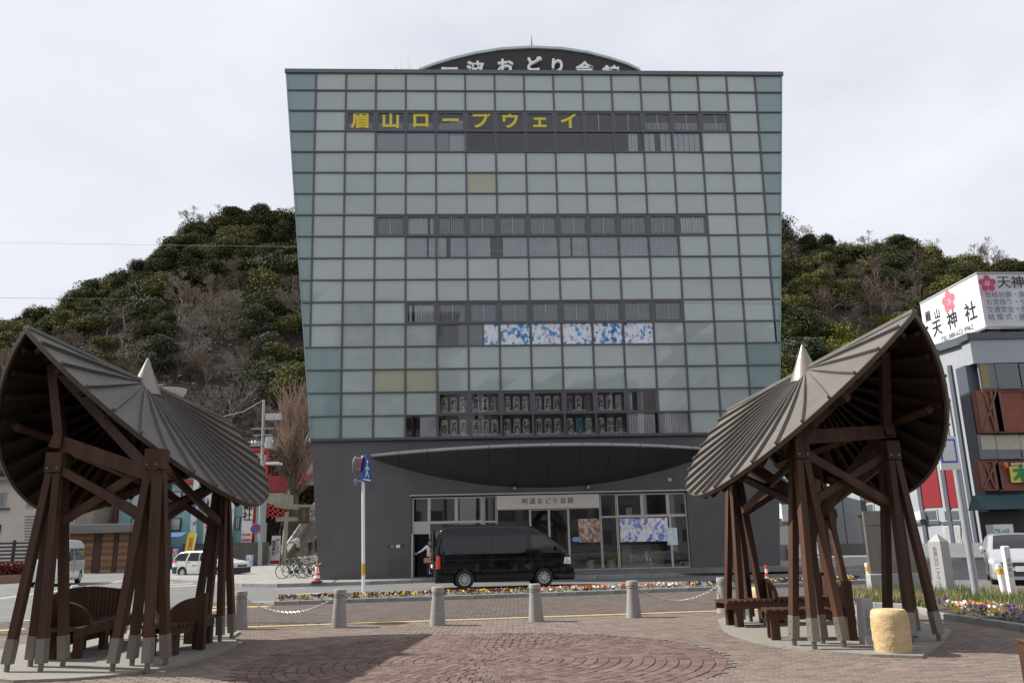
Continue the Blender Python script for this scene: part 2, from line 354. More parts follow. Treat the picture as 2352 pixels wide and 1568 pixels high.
winrows = {2: range(2, 15), 3: range(3, 14), 7: range(3, 14), 8: range(4, 13), 11: range(4, 13), 12: range(5, 12), 15: range(5, 12), 16: range(4, 13)}
framed = (2, 7, 11, 15)
def slab(q, d0, d1, B=None):
    B = B or MB(); return B.hexa([fp(c, l, d0) for c, l in q], [fp(c, l, d1) for c, l in q])
WIN = {}
for l in range(17):
    a, b = (eL(l) + eL(l + 1)) / 2, (eR(l) + eR(l + 1)) / 2
    c0 = floor(a); cols = []
    first = c0 + 1 if (c0 + 1 - a) > .16 else c0 + 2
    last = floor(b) if (b - floor(b)) > .11 else floor(b) - 1
    cols.append(('L', first)); cols += [(c, c + 1) for c in range(first, last)]; cols.append((last, 'R'))
    g = .03; gz = .028; lt = .13 if l == 0 else l
    for c, d in cols:
        if c == 'L': q = [(eL(l + 1), l + 1 - gz), (d - g, l + 1 - gz), (d - g, lt + gz), (eL(lt), lt + gz)]
        elif d == 'R': q = [(c + g, l + 1 - gz), (eR(l + 1), l + 1 - gz), (eR(lt), lt + gz), (c + g, lt + gz)]
        else: q = [(c + g, l + 1 - gz), (d - g, l + 1 - gz), (d - g, lt + gz), (c + g, lt + gz)]
        if c != 'L' and d != 'R' and c in winrows.get(l, ()):
            w_ = slab(q, -.012, 0).build('window', pane, bld); WIN[(l, c)] = w_
            if l in framed:
                B = MB(); t_ = .055
                for (x0, x1, y0, y1) in ((c + g, c + g + t_, l + gz, l + 1 - gz), (d - g - t_, d - g, l + gz, l + 1 - gz), (c + g + t_, d - g - t_, l + gz, l + gz + .09), (c + g + t_, d - g - t_, l + 1 - gz - .06, l + 1 - gz)):
                    slab([(x0, y1), (x1, y1), (x1, y0), (x0, y0)], .003, .045, B)
                B.build('frame', alum, w_)
                if c > 9 or l in (7, 11): slab([(c + .495, l + .92), (c + .51, l + .92), (c + .51, l + .1), (c + .495, l + .1)], .004, .02).build('stay', alum_l, w_)
        else:
            mm = teal if (c == 'L' or d == 'R') else yelg if (l, c) in ((5, 6), (14, 3), (14, 4)) else frit
            o_ = [random.gauss(0, .006) for _ in range(4)]; MB().hexa([fp(a_, b_, -.03) for a_, b_ in q], [fp(a_, b_, z_) for (a_, b_), z_ in zip(q, o_)]).build('glass_panel', mm, bld)
for c in range(1, 17):                                   # mullions
    ls = [l for l in range(18) if eL(l) < c - .12 and eR(l) > c + .12]
    if len(ls) > 1: slab([(c - .03, max(ls) - .0), (c + .03, max(ls) - .0), (c + .03, max(.1, min(ls))), (c - .03, max(.1, min(ls)))], -.05, .05).build('mullion', alum, bld)
for l in range(1, 18):
    slab([(eL(l), l + .028), (eR(l), l + .028), (eR(l), l - .028), (eL(l), l - .028)], -.055, .075).build('transom', alum, bld)
for s_, e in ((-1, eL), (1, eR)):                        # edge trims of the tapering sides
    slab([(e(17) - .02 * (s_ < 0) - .0, 17), (e(17) + .03, 17), (e(.1) + .03, .1), (e(.1) - .03, .1)], -.3, .03).build('edge_trim', teal, bld)
slab([(eL(0) - .04, .15), (eR(0) + .04, .15), (eR(0) + .04, -.03), (eL(0) - .04, -.03)], -.6, .12).build('parapet_cap', mat('parapet metal', (.12, .145, .15), .4, metal=.4), bld)
# the body behind the glass
def fpd(c, l, dep): p = fp(c, l); return Vector((p.x - ex.y * dep, p.y + ex.x * dep, p.z))
B = MB(); B.hexa([fpd(eL(0), .3, .5), fpd(eR(0), .3, .5), fpd(eR(0), .3, 20), fpd(eL(0), .3, 20)], [p + Vector((0, 0, .12)) for p in (fpd(eL(0), .3, .5), fpd(eR(0), .3, .5), fpd(eR(0), .3, 20), fpd(eL(0), .3, 20))]); B.build('roof', concrete, bld)
def lowx(c): return c
zl = (fZ - SWZ) / (fr * cos(flean)) + 17                 # facade line number at the pavement
eLb, eRb = eL(zl), eR(zl)
for e in (eL, eR):
    s_ = -.02 if e is eL else .02
    MB().hexa([fpd(e(zl) - s_, zl, .3), fpd(e(zl) - s_ * 8, zl, .3), fpd(e(zl) - s_ * 8, zl, 20), fpd(e(zl) - s_, zl, 20)], [fpd(e(0) - s_, 0, .3), fpd(e(0) - s_ * 8, 0, .3), fpd(e(0) - s_ * 8, 0, 20), fpd(e(0) - s_, 0, 20)]).build('side_wall', mat('side panel', (.2, .23, .23), .5), bld)
MB().hexa([fpd(eLb, zl, 20), fpd(eRb, zl, 20), fpd(eRb, zl, 20.3), fpd(eLb, zl, 20.3)], [fpd(eL(0), 0, 20), fpd(eR(0), 0, 20), fpd(eR(0), 0, 20.3), fpd(eL(0), 0, 20.3)]).build('back_wall', concrete, bld)
for l0, l1, ca, cb in ((1.98, 4.02, 1.9, 15.1), (6.98, 9.02, 2.9, 14.1), (10.98, 13.02, 3.9, 13.1), (14.98, 17.0, 3.9, 13.1)):   # rooms behind the clear panes
    dp = 3.2 if l0 > 14 else 4.5
    P = [fpd(ca, l1, .12), fpd(cb, l1, .12), fpd(cb, l0, .12), fpd(ca, l0, .12)]; Q = [p + Vector((-ex.y, ex.x, 0)) * dp for p in P]
    MB().add(P + Q, [(4, 5, 6, 7), (0, 1, 5, 4), (3, 2, 6, 7), (0, 4, 7, 3), (1, 2, 6, 5)]).build('room', roomw, bld)
def blind(l, c, x0=0.03, x1=.97, n=11, skip=(), m_=blindm, top=.03, dep=.09, tilt=.6):
    B = MB(); wd = (x1 - x0) / n
    for k in range(n):
        if k in skip: continue
        xa = c + x0 + wd * k; xb = xa + wd * .93
        B.add([fp(xa, l + .97, -dep), fp(xb, l + .97, -dep - .05 * tilt), fp(xb, l + top, -dep - .05 * tilt), fp(xa, l + top, -dep)], [(0, 1, 2, 3)])
    B.build('blind', m_, WIN[(l, c)])
greyb = mat('grey blind', (.40, .40, .43), .85, var=.1, scale=3, rnd=.1); palebl = mat('pale curtain', (.88, .87, .86), .8, var=.1, scale=2, rnd=.08)
for c in (2, 3, 4, 5): blind(2, c, top=.55, m_=greyb)
for c in (3, 4): blind(3, c, m_=blindm)
blind(3, 5, .03, .42); slab([(5.45, 3.97), (5.97, 3.97), (5.97, 3.03), (5.45, 3.03)], -.2, -.17).build('white_panel', white, WIN[(3, 5)]); slab([(5.45, 2.97), (5.97, 2.97), (5.97, 2.4), (5.45, 2.4)], -.2, -.17).build('white_panel', white, WIN[(2, 5)])
blind(3, 11, .5, .82, 3, m_=palebl); blind(3, 12, .03, .97, 5, skip=(2,), m_=palebl); blind(3, 13, .03, .95, 5, m_=palebl)
for c in (12, 13, 14): blind(2, c, top=.5, n=6, m_=greyb)
for c in range(3, 14): blind(7, c, m_=greyb if c not in (4, 13) else palebl, skip=((8,) if c == 4 else (5,) if c == 5 else ()))
for c in range(4, 13): blind(8, c, n=13, m_=palebl, skip={4: (9,), 5: (4, 5), 6: (10, 11, 12), 7: (0, 1), 9: (5,)}.get(c, ()))
for c in range(4, 13): blind(11, c, m_=palebl if c == 4 else greyb, skip=((0, 2) if c == 4 else ()))
blind(12, 5, m_=greyb); blind(12, 6, .03, .45, 5, m_=greyb)
blind(16, 4, .45, .97, 6, m_=palebl); blind(16, 11, .05, .9, 10, m_=palebl); blind(16, 12, .05, .97, 12, m_=palebl); blind(15, 11, .03, .2, 3, m_=palebl)
# ceiling strips glimpsed in the upper rooms
for c in range(2, 15):
    slab([(c + .12, 2.42), (c + .9, 2.42), (c + .9, 2.33), (c + .12, 2.33)], -1.5, -1.45).build('ceiling_light_strip', mat('lamp cover', (.7, .7, .66), .5), WIN[(2, c)])
# film letters on the upper panes
for k, ch in enumerate('眉山ロープウェイ'):
    c = 2 + k; big = .96 if ch != 'ェ' else .9
    text(ch, 'letter', signy, WIN[(2, c)], fp(c + .5, 2.5, .012), big, ex, ez, depth=.002, bold=.03, sx=1.02)
# festival prints behind the panes of one row (generic colour print)
def printmat(name, seed, c=((.06, .18, .5), (.75, .8, .9), (.35, .12, .3), (.12, .3, .6), (.85, .8, .82))):
    M = mat(name, c[0], .6); t = M.node_tree; L = t.links.new; b = t.nodes['Principled BSDF']; tcn = t.nodes.new('ShaderNodeTexCoord')
    mpn = t.nodes.new('ShaderNodeMapping'); mpn.inputs['Location'].default_value = (seed * 3.1, seed * 1.7, seed); mpn.inputs['Scale'].default_value = (1, 1, .8); L(tcn.outputs['Object'], mpn.inputs[0])
    n = t.nodes.new('ShaderNodeTexNoise'); n.inputs['Scale'].default_value = 1.5; n.inputs['Detail'].default_value = 5; n.inputs['Distortion'].default_value = 1.2; L(mpn.outputs[0], n.inputs['Vector'])
    v = t.nodes.new('ShaderNodeTexVoronoi'); v.inputs['Scale'].default_value = 7; L(mpn.outputs[0], v.inputs['Vector'])
    mm = t.nodes.new('ShaderNodeMix'); mm.data_type = 'RGBA'; mm.inputs[0].default_value = .3; L(n.outputs['Color'], mm.inputs[6]); L(v.outputs['Color'], mm.inputs[7])
    sp = t.nodes.new('ShaderNodeSeparateColor'); L(mm.outputs[2], sp.inputs[0]); r = t.nodes.new('ShaderNodeValToRGB'); r.color_ramp.interpolation = 'EASE'
    el = r.color_ramp.elements; el[0].position = .25; el[0].color = (*c[0], 1); el[1].position = .75; el[1].color = (*c[-1], 1)
    for i, cc in enumerate(c[1:-1]): e = el.new(.38 + .1 * i); e.color = (*cc, 1)
    L(sp.outputs[0], r.inputs[0]); L(r.outputs[0], b.inputs['Base Color']); return M
desc = ['narrow half print', 'print with white figures on pale blue', 'blue and rose print', 'pale mauve print', 'deep blue print', 'white and sky blue print']
for k, c in enumerate((6, 7, 8, 9, 10, 11)):
    q = [(c + (.5 if k == 0 else .04), 12.96), (c + .96, 12.96), (c + .96, 12.04), (c + (.5 if k == 0 else .04), 12.04)]
    o = slab(q, .002, .006).build('window_poster', printmat('festival print %d' % k, 3 + k * 2.3, ((.04, .1, .3), (.12, .33, .62), (.70, .76, .86), (.82, .83, .88), (.40 + .1 * (k % 3), .25, .42))), None)
    tag(o, 'blue and white festival print, %s of six from the left in the window row' % ('narrow first', 'second', 'third', 'fourth', 'fifth', 'sixth')[k], 'poster', 'festival prints in the windows')
# ---- paper lanterns in the lowest two glass rows
up_names = ['みやび連', '都連', '悠久連', '藤筆賀連', 'すきょう連', '独楽連', '藝茶楽', 'うきよ連', '英連', '阿波おどり会館', 'のんき連', '天水連', '男連', 'えびす連', '水玉連', '新ばし連', '天保連', '扇連']
lo_names = ['徳島市', 'ほんま連', 'まんじ連', 'よ和連', '殿様連', '新のんき連', '娯茶平', '菊水連', '阿波扇', '阿呆の久', '浮助連', 'うずき連', '阿波鳴', 'さゝ連', '若獅子連', '阿波連', '無双連', '葉月連']
paper = mat('lantern paper', (.9, .85, .72), .8, var=.1, scale=9, rnd=.12); paper_t = mat('teal lantern paper', (.12, .46, .42), .8); paper_p = mat('pink lantern paper', (.55, .3, .27), .8)
lcap = mat('lantern cap', (.03, .03, .03), .4)
R_, H_ = .17, .84
prof = []
for i in range(25):
    t_ = i / 24; z = H_ * t_; e = min(t_, 1 - t_); rr = R_ * (1 - .28 * max(0, 1 - e / .14) ** 2) - (.006 if i % 2 else 0); prof.append((rr, z))
lb = {k: MB().lathe(prof, 18).mesh('lantern_body', mm, True) for k, mm in (('n', paper), ('t', paper_t), ('p', paper_p))}
lc = MB().lathe([(.13, -.03), (.13, .015)], 16).lathe([(.13, H_ - .015), (.13, H_ + .03)], 16).lathe([(.012, H_ + .03), (.012, H_ + .1)], 6).mesh('lantern_ring', lcap)
plate = MB().box((0, 0, .07), (.17, .012, .14)).mesh('name_plate', white)
for row, names in ((15, up_names), (16, lo_names)):
    for k, nm in enumerate(names):
        c = 5 + k // 3 + (.2, .5, .8)[k % 3]; p = fp(c, row + .955, -.45); p.z += .02
        key = 't' if nm == 'さゝ連' else 'p' if nm in ('男連', '水玉連') else 'n'
        place = ('first', 'second', 'third')[k % 3]; wn = ('leftmost', 'second', 'third', 'fourth', 'fifth', 'sixth')[k // 3]
        cl = {'t': 'teal paper lantern', 'p': 'faded pink paper lantern', 'n': 'cream paper lantern'}[key]
        t_ = empty('paper_lantern', p, fyaw, '%s marked %s, %s in the %s pane, %s row' % (cl, nm, place, wn, 'upper' if row == 15 else 'lower'), 'lantern', 'paper lanterns behind the glass')
        link(bpy.data.objects.new('lantern_body', lb[key]), t_); link(bpy.data.objects.new('lantern_ring', lc), t_)
        n = len(nm); sz = min(.24, .66 / n * 1.0); sx = min(1.45, .26 / sz)
        text(nm, 'lettering', ink, t_, (0, -R_ - .004, H_ / 2), sz, (1, 0, 0), (0, 0, 1), bold=.01, vertical=True, gap=1.0 * (.68 / n) / sz * .74, bend=R_ + .002, sx=sx)
        if k % 3 != 2 or row == 16:
            q = fp(c + .15, row + .955, -.3); q.z += .005
            o = link(bpy.data.objects.new('name_card', plate), None, q); o.rotation_euler = (0, 0, fyaw); tag(o, 'small white card right of the %s lantern in the %s pane, %s row' % (place, wn, 'upper' if row == 15 else 'lower'), 'card', 'cards between the lanterns')
# ---- dark tiled base with the entrance opening
ET = lambda u, v: None
def wy(x): return fp(0, 17).y + (x - fp(0, 17).x) * math.tan(fyaw) + .12      # the base wall stands just behind the glass line
XL0, XR0 = fp(eLb, zl).x, fp(eRb, zl).x; XL1, XR1 = fp(eL(17), 17).x, fp(eR(17), 17).x
zt = fZ - .06
# opening corners from the picture
def wallpt(u, v):
    d = ray(u, v); o = Vector((0, 0, EYE)); n = Vector((-sin(fyaw), cos(fyaw), 0)); p0 = Vector((0, wy(0), 0)); return o + d * ((p0 - o).dot(n) / d.dot(n))
oL, oR = wallpt(945, 1230).x, wallpt(1584, 1230).x; oT = wallpt(1264, 1133).z
B = MB()
def wallprism(q, B, d0=0., d1=.35):
    f = lambda x, z, d: (x - sin(fyaw) * d, wy(x) + cos(fyaw) * d, z)
    return B.hexa([f(x, z, d0) for x, z in q], [f(x, z, d1) for x, z in q])
xs = lambda z, s: (XL0 + (XL1 - XL0) * (z - SWZ) / (zt - SWZ)) if s < 0 else (XR0 + (XR1 - XR0) * (z - SWZ) / (zt - SWZ))
wallprism([(XL0, SWZ - .05), (oL, SWZ - .05), (oL, oT), (xs(oT, -1), oT)], B).build('base_wall', tile_d, bld)
wallprism([(oR, SWZ - .05), (XR0, SWZ - .05), (xs(oT, 1), oT), (oR, oT)], MB()).build('base_wall', tile_d, bld)
wallprism([(xs(oT, -1), oT), (xs(oT, 1), oT), (XR1, zt), (XL1, zt)], MB()).build('base_wall', tile_d, bld)
wallprism([(XL1 - .05, zt + .0), (XR1 + .05, zt), (XR1 + .05, zt + .14), (XL1 - .05, zt + .14)], MB(), -.16, .1).build('sill_band', alum, bld)
def W(x, z, d=0.): return Vector((x - sin(fyaw) * d, wy(x) + cos(fyaw) * d, z))
def wbox(x0, x1, z0, z1, d0, d1, name, m_, parent=None): return wallprism([(x0, z0), (x1, z0), (x1, z1), (x0, z1)], MB(), d0, d1).build(name, m_, parent or bld)
# entrance: recess with frames, panes, white fascia
PLZ = .30                                                # raised entrance platform
wbox(oL - .1, oR + .05, oT, oT + .07, -.06, .3, 'lintel_trim', alum_l)
wbox(oL, oR, SWZ - .04, oT, 6.3, 6.4, 'hall_back_wall', mat('hall wall', (.22, .2, .18), .8))
wbox(oL, oR, oT + .02, oT + .3, .36, 6.3, 'hall_ceiling', mat('hall ceiling', (.4, .39, .37), .8))
for x in (oL - .12, oR + .02): wbox(x, x + .1, SWZ, oT, .36, 6.3, 'hall_side_wall', roomw)
wbox(oL + 2.1, oR, SWZ - .02, PLZ, .2, 6.3, 'hall_floor', mat('hall floor', (.16, .14, .125), .3))
wbox(oL, oL + 2.1, SWZ - .02, SWZ + .01, .2, 6.3, 'hall_floor', mat('hall floor'	, (.16, .14, .125), .3))
egl = glass('entrance glass', (.92, .93, .93), boost=2.0)
ux = lambda u, v=1230: wallpt(u, v).x
zv = lambda v, u=1264: wallpt(u, v).z
DF = .16
def frame(x0, x1, z0, z1, t=.07, par=None, m_=bronze, d=DF, gl=True, name='entrance_window'):
    g_ = wbox(x0 + .01, x1 - .01, z0 + .01, z1 - .01, d + .025, d + .035, name, egl if gl else m_)
    for (a, b, c_, e) in ((x0, x0 + t, z0, z1), (x1 - t, x1, z0, z1), (x0 + t, x1 - t, z0, z0 + t), (x0 + t, x1 - t, z1 - t, z1)):
        wallprism([(a, c_), (b, c_), (b, e), (a, e)], MB(), d - .02, d + .08).build('frame', bronze, g_)
    return g_
zf = oT - .06; zm = zv(1194); zn = zv(1184, 1500)
frame(oL + .02, ux(985), zm, zf); frame(ux(985) , ux(1048), zm, zf); frame(ux(1048), ux(1110), zm, zf)
wbox(oL + .02, ux(985), zm - .5, zm, DF - .02, DF + .06, 'door_head_panel', bronze)
frame(ux(1111), ux(1141), zm, zf, .04); frame(ux(1111), ux(1141), PLZ, zm, .04)
frame(ux(985), ux(1110), PLZ, zm, .05)
# dark service doorway with its open leaf
od = wbox(oL + .02, oL + .09, SWZ, zm - .5, DF - .4, DF + .9, 'door_leaf', bronze)
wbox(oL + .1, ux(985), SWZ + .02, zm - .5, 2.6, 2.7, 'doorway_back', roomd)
# white fascia and sliding doors
fz0, fz1 = zv(1167, 1262), oT - .05
fas = wbox(ux(1142), ux(1381), fz0, fz1, DF - .12, DF + .1, 'entrance_fascia', mat('fascia panel', (.66, .61, .55), .5, var=.04))
fc = W((ux(1142) + ux(1381)) / 2, (fz0 + fz1) / 2 + .02, DF - .125)
for k, ch in enumerate('阿波おどり会館'): text(ch, 'letter', mat('sign black', (.05, .05, .05), .5), fas, fc + ex * ((k - 3) * .36 - .02), .30, ex, depth=.008)
frame(ux(1142), ux(1219), PLZ, fz0, .04); frame(ux(1219), ux(1263), PLZ, fz0 - .02, .05, name='sliding_door'); frame(ux(1263), ux(1308), PLZ, fz0 - .02, .05, name='sliding_door'); frame(ux(1308), ux(1382), PLZ, fz0, .04)
frame(ux(1383), ux(1420), PLZ, zn, .04); frame(ux(1383), ux(1420), zn, zf, .04)
frame(ux(1421), ux(1480), zn, zf); frame(ux(1480), ux(1540), zn, zf); frame(ux(1540), oR - .02, zn, zf); frame(ux(1421), ux(1543), PLZ, zn, .05); frame(ux(1543), oR - .02, PLZ, zn, .05)
# raised platform
pl = [W(oL + 3.4, 0, .2), W(XR0 + .5, 0, .2), W(XR0 + .9, 0, -1.9), W(oL + 3.4, 0, -1.5)]
platform = struct(MB().prism([p.xy for p in pl][::-1] if False else [p.xy for p in pl], .1, PLZ - .01).build('entrance_platform', brickmat('platform tile', (.2, .19, .185), (.17, .165, .16), (.12, .115, .11), .3, .3, .008)))
# canopy: lens-shaped plan, soffit rising from the wall to the bowed metal edge
cL, cR = wallpt(852, 1049).x, wallpt(1645, 1036).x; zc0 = wallpt(852, 1050).z
n = 36; fr_, wl_ = [], []
for i in range(n + 1):
    t_ = -1 + 2 * i / n; x = (cL + cR) / 2 + (cR - cL) / 2 * t_; k = 1 - t_ * t_
    q = W(x, zc0 + .02 * k, -3.0 * k - .03); fr_.append(q); wl_.append(W(x, zc0 - 1.52 * (k ** 1.0) - .04, .0 - .004))
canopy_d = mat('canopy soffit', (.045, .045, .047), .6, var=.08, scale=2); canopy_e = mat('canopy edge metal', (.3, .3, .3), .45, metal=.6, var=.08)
can = bpy.data.objects['glass_fronted_building']
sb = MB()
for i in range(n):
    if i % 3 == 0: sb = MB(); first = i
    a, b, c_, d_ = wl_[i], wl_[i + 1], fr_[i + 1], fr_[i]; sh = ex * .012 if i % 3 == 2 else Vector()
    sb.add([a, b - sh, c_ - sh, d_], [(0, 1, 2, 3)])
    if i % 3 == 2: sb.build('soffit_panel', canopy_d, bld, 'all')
up_ = Vector((0, 0, .14))
B = MB(); B.loft([[fr_[i] - en * 0, fr_[i] + Vector((0, -.05, .05)), fr_[i] + up_ + Vector((0, -.03, 0)), fr_[i] + up_ + Vector((0, .25, .05))] for i in range(n + 1)], False).build('canopy_edge', canopy_e, bld, True)
B = MB(); B.add([p + up_ for p in fr_] + [W(p.x, zc0 + .19, 0) for p in fr_], [(i, i + 1, n + 2 + i, n + 1 + i) for i in range(n)]).build('canopy_top', alum, bld)
for i in range(0, n + 1, 3):
    if 2 < i < n - 1: MB().bar(fr_[i] + Vector((0, -.062, .0)), fr_[i] + up_ + Vector((0, -.042, .01)), .02, .02).build('edge_joint', alum, bld)
for u, v in ((1182, 1120), (1350, 1117)):
    p = wallpt(u, v); t_ = wthing('wall_spotlight', p, 'small black spotlight on the tiled wall %s' % ('above the left end of the white entrance fascia' if u < 1200 else 'above the right end of the white entrance fascia'), 'spotlight', 'wall spotlights')
    MB().box(p + Vector((0, -.03, 0)), (.14, .06, .14)).build('bracket', lcap, t_); MB().tube([p + Vector((0, -.05, .02)), p + Vector((.0, -.3, -.03))], .09, 12).build('lamp_head', lcap, t_, True); MB().disc(p + Vector((0, -.301, -.032)), (0, -1, -.15), .075, .006).build('lens', alum_l, t_)
p = wallpt(1538, 1101); tag(MB().disc(p, (0, -1, 0), .09, .05).build('wall_vent', alum_l), 'small round vent high on the dark wall right of the canopy', 'vent')
# wall recess, grille
p = wallpt(909, 1254); wbox(p.x - .38, p.x + .38, p.z - .09, p.z + .09, -.012, .0, 'letter_plate', mat('plate dark', (.05, .05, .05), .4)); wbox(p.x - .25, p.x - .05, p.z - .07, p.z + .07, -.03, -.012, 'intercom', mat('stone plate', (.2, .17, .13), .6)); wbox(p.x + .02, p.x + .2, p.z - .07, p.z + .07, -.04, -.012, 'intercom_cover', white)
p = wallpt(912, 1299); wbox(p.x - .4, p.x + .4, p.z - .33, p.z + .33, -.012, 0, 'vent_grille', mat('grille dark', (.075, .075, .077), .5))
# arched sign wall on the roof
aY = 44.5; apts = [(958, 172), (965, 163), (1000, 150), (1040, 138), (1090, 126), (1150, 116), (1220, 112), (1290, 115), (1350, 124), (1400, 137), (1440, 150), (1468, 163), (1474, 172)]
top = [at(u, v, aY) for u, v in apts]; zb = fp(8, 0).z - 1.4
sg = MB(); n = len(top); sg.hexa([Vector((top[-1].x, aY, zb))] + top[::-1] + [Vector((top[0].x, aY, zb))], [p + Vector((0, .4, 0)) for p in [Vector((top[-1].x, aY, zb))] + top[::-1] + [Vector((top[0].x, aY, zb))]])
arch = sg.build('roof_sign_wall', mat('sign wall dark', (.028, .025, .027), .6, var=.1), bld)
MB().loft([[p + Vector((0, -.12, -.02)), p + Vector((0, -.12, .14)), p + Vector((0, .6, .14)), p + Vector((0, .6, -.02))] for p in top]).build('arch_cap', mat('arch cap', (.42, .5, .5), .4, metal=.3), arch)
for k, (ch, u, v) in enumerate(zip('阿波おどり会館', (1032, 1092, 1160, 1225, 1280, 1343, 1404), (175, 162, 156, 151, 155, 163, 172))):
    p = at(u, v, aY - .25); text(ch, 'letter', white, arch, p, 1.08, depth=.09, bold=.03)
for u in (1045, 1083, 1128, 1172, 1228, 1300, 1340, 1400): 
    p = at(u, 128, aY - .02); MB().bar((p.x, p.y, zb + .5), (p.x, p.y, p.z - (.9 if u in (1045, 1400) else 0)), .025, .012).build('panel_joint', mat('joint line', (.05, .045, .045), .6), arch)
for u, v0, v1 in ((907, 146, 166), (911, 156, 166), (921, 136, 166), (937, 122, 166), (943, 135, 166), (962, 140, 166), (965, 155, 166)):
    a = at(u, v1 + 25, 43); b = at(u, v0, 43); tag(MB().tube([a, b], [.03, .015], 6).build('antenna_rod', alum_l), 'thin grey antenna rod left of the roof arch, tip at %s height' % {907: 'fifth', 911: 'lowest', 921: 'third', 937: 'greatest', 943: 'second', 962: 'fourth', 965: 'sixth'}[u], 'antenna', 'roof antennas')
a = at(1221, 116, 44.7); b = at(1221, 82, 44.7); tag(MB().tube([a, a.lerp(b, .55), b], [.05, .04, .012], 6).build('lightning_rod', alum), 'lightning rod on top of the arched roof sign', 'lightning rod')
# things inside the entrance hall
def hallp(u, v, d): p = wallpt(u, v); return W(p.x, PLZ, d)
for u in (1362, 1411):
    t_ = wthing('plant_pot', hallp(u, 1290, .9), 'white plant pot with %s plant inside the entrance glass' % ('a small leafy' if u < 1400 else 'a tall dark'), 'plant pot', 'white pots in the hall')
    o = WORLD[t_.name]; MB().lathe([(.16, 0), (.22, .38), (.2, .38), (.19, .33)], 18, o).build('pot', white, t_, True)
    B = MB(); rg = random.Random(u)
    for k in range(60):
        a = rg.random() * 6.28; h = .35 + rg.random() * (.5 if u < 1400 else 1.2); q = o + Vector((cos(a) * .16 * rg.random(), sin(a) * .16 * rg.random(), h)); e = Vector((cos(a), sin(a), .6)).normalized() * .22; s_ = e.orthogonal().normalized() * .03
        B.add([q, q + e * .5 + s_, q + e, q + e * .5 - s_], [(0, 1, 2, 3)])
    B.build('leaves', mat('pot plant leaf', (.05, .10, .03), .5, rnd=.2), t_)
def hallposter(u0, u1, v0, v1, d, m_, label, name='hall_poster'):
    a = wallpt(u0, v1); b = wallpt(u1, v0); tag(wallprism([(a.x, a.z), (b.x, a.z), (b.x, b.z), (a.x, b.z)], MB(), d, d + .01).build(name, m_), label, 'poster')
hallposter(1427, 1535, 1188, 1244, .165, printmat('hall festival print', 40, ((.12, .08, .35), (.25, .35, .7), (.78, .8, .86), (.86, .85, .86), (.62, .3, .2))), 'wide colourful print with blue top hung inside the right entrance window')
hallposter(1331, 1378, 1190, 1245, .165, printmat('dance photo print', 51, ((.12, .05, .04), (.5, .3, .22), (.6, .5, .42), (.25, .12, .1), (.75, .66, .58))), 'brown photo print on the glass right of the sliding doors')
hallposter(1535, 1556, 1211, 1251, .12, printmat('notice print', 60, ((.5, .55, .6), (.8, .8, .82), (.7, .72, .78), (.6, .7, .75), (.85, .86, .86))), 'pale notice sheet on the glass of the right entrance window', 'notice_sheet')
p = wallpt(1324, 1238); tag(MB().ball(W(p.x, p.z, .14), .19, 20, 8, (1, .04, .58)).build('oval_sticker', mat('sticker blue', (.2, .4, .75), .5)), 'light blue oval sticker on the glass beside the sliding doors', 'sticker')
c_ = hallp(1492, 1300, 1.6); t_ = wthing('reception_counter', c_, 'pale grey counter seen through the right entrance window', 'counter')
MB().box(c_ + Vector((.1, 0, .52)), (2.2, .6, 1.0)).build('cabinet', mat('counter grey', (.55, .54, .52), .5), t_); MB().box(c_ + Vector((.1, 0, 1.04)), (2.3, .7, .05)).build('worktop', white, t_)
c_ = hallp(1555, 1300, .8); tag(MB().box(c_ + Vector((0, 0, .68)), (.8, .05, 1.3)).build('blue_cloth_banner', mat('indigo cloth', (.03, .07, .2), .8)), 'dark blue cloth banner standing at the right end of the entrance window', 'banner')
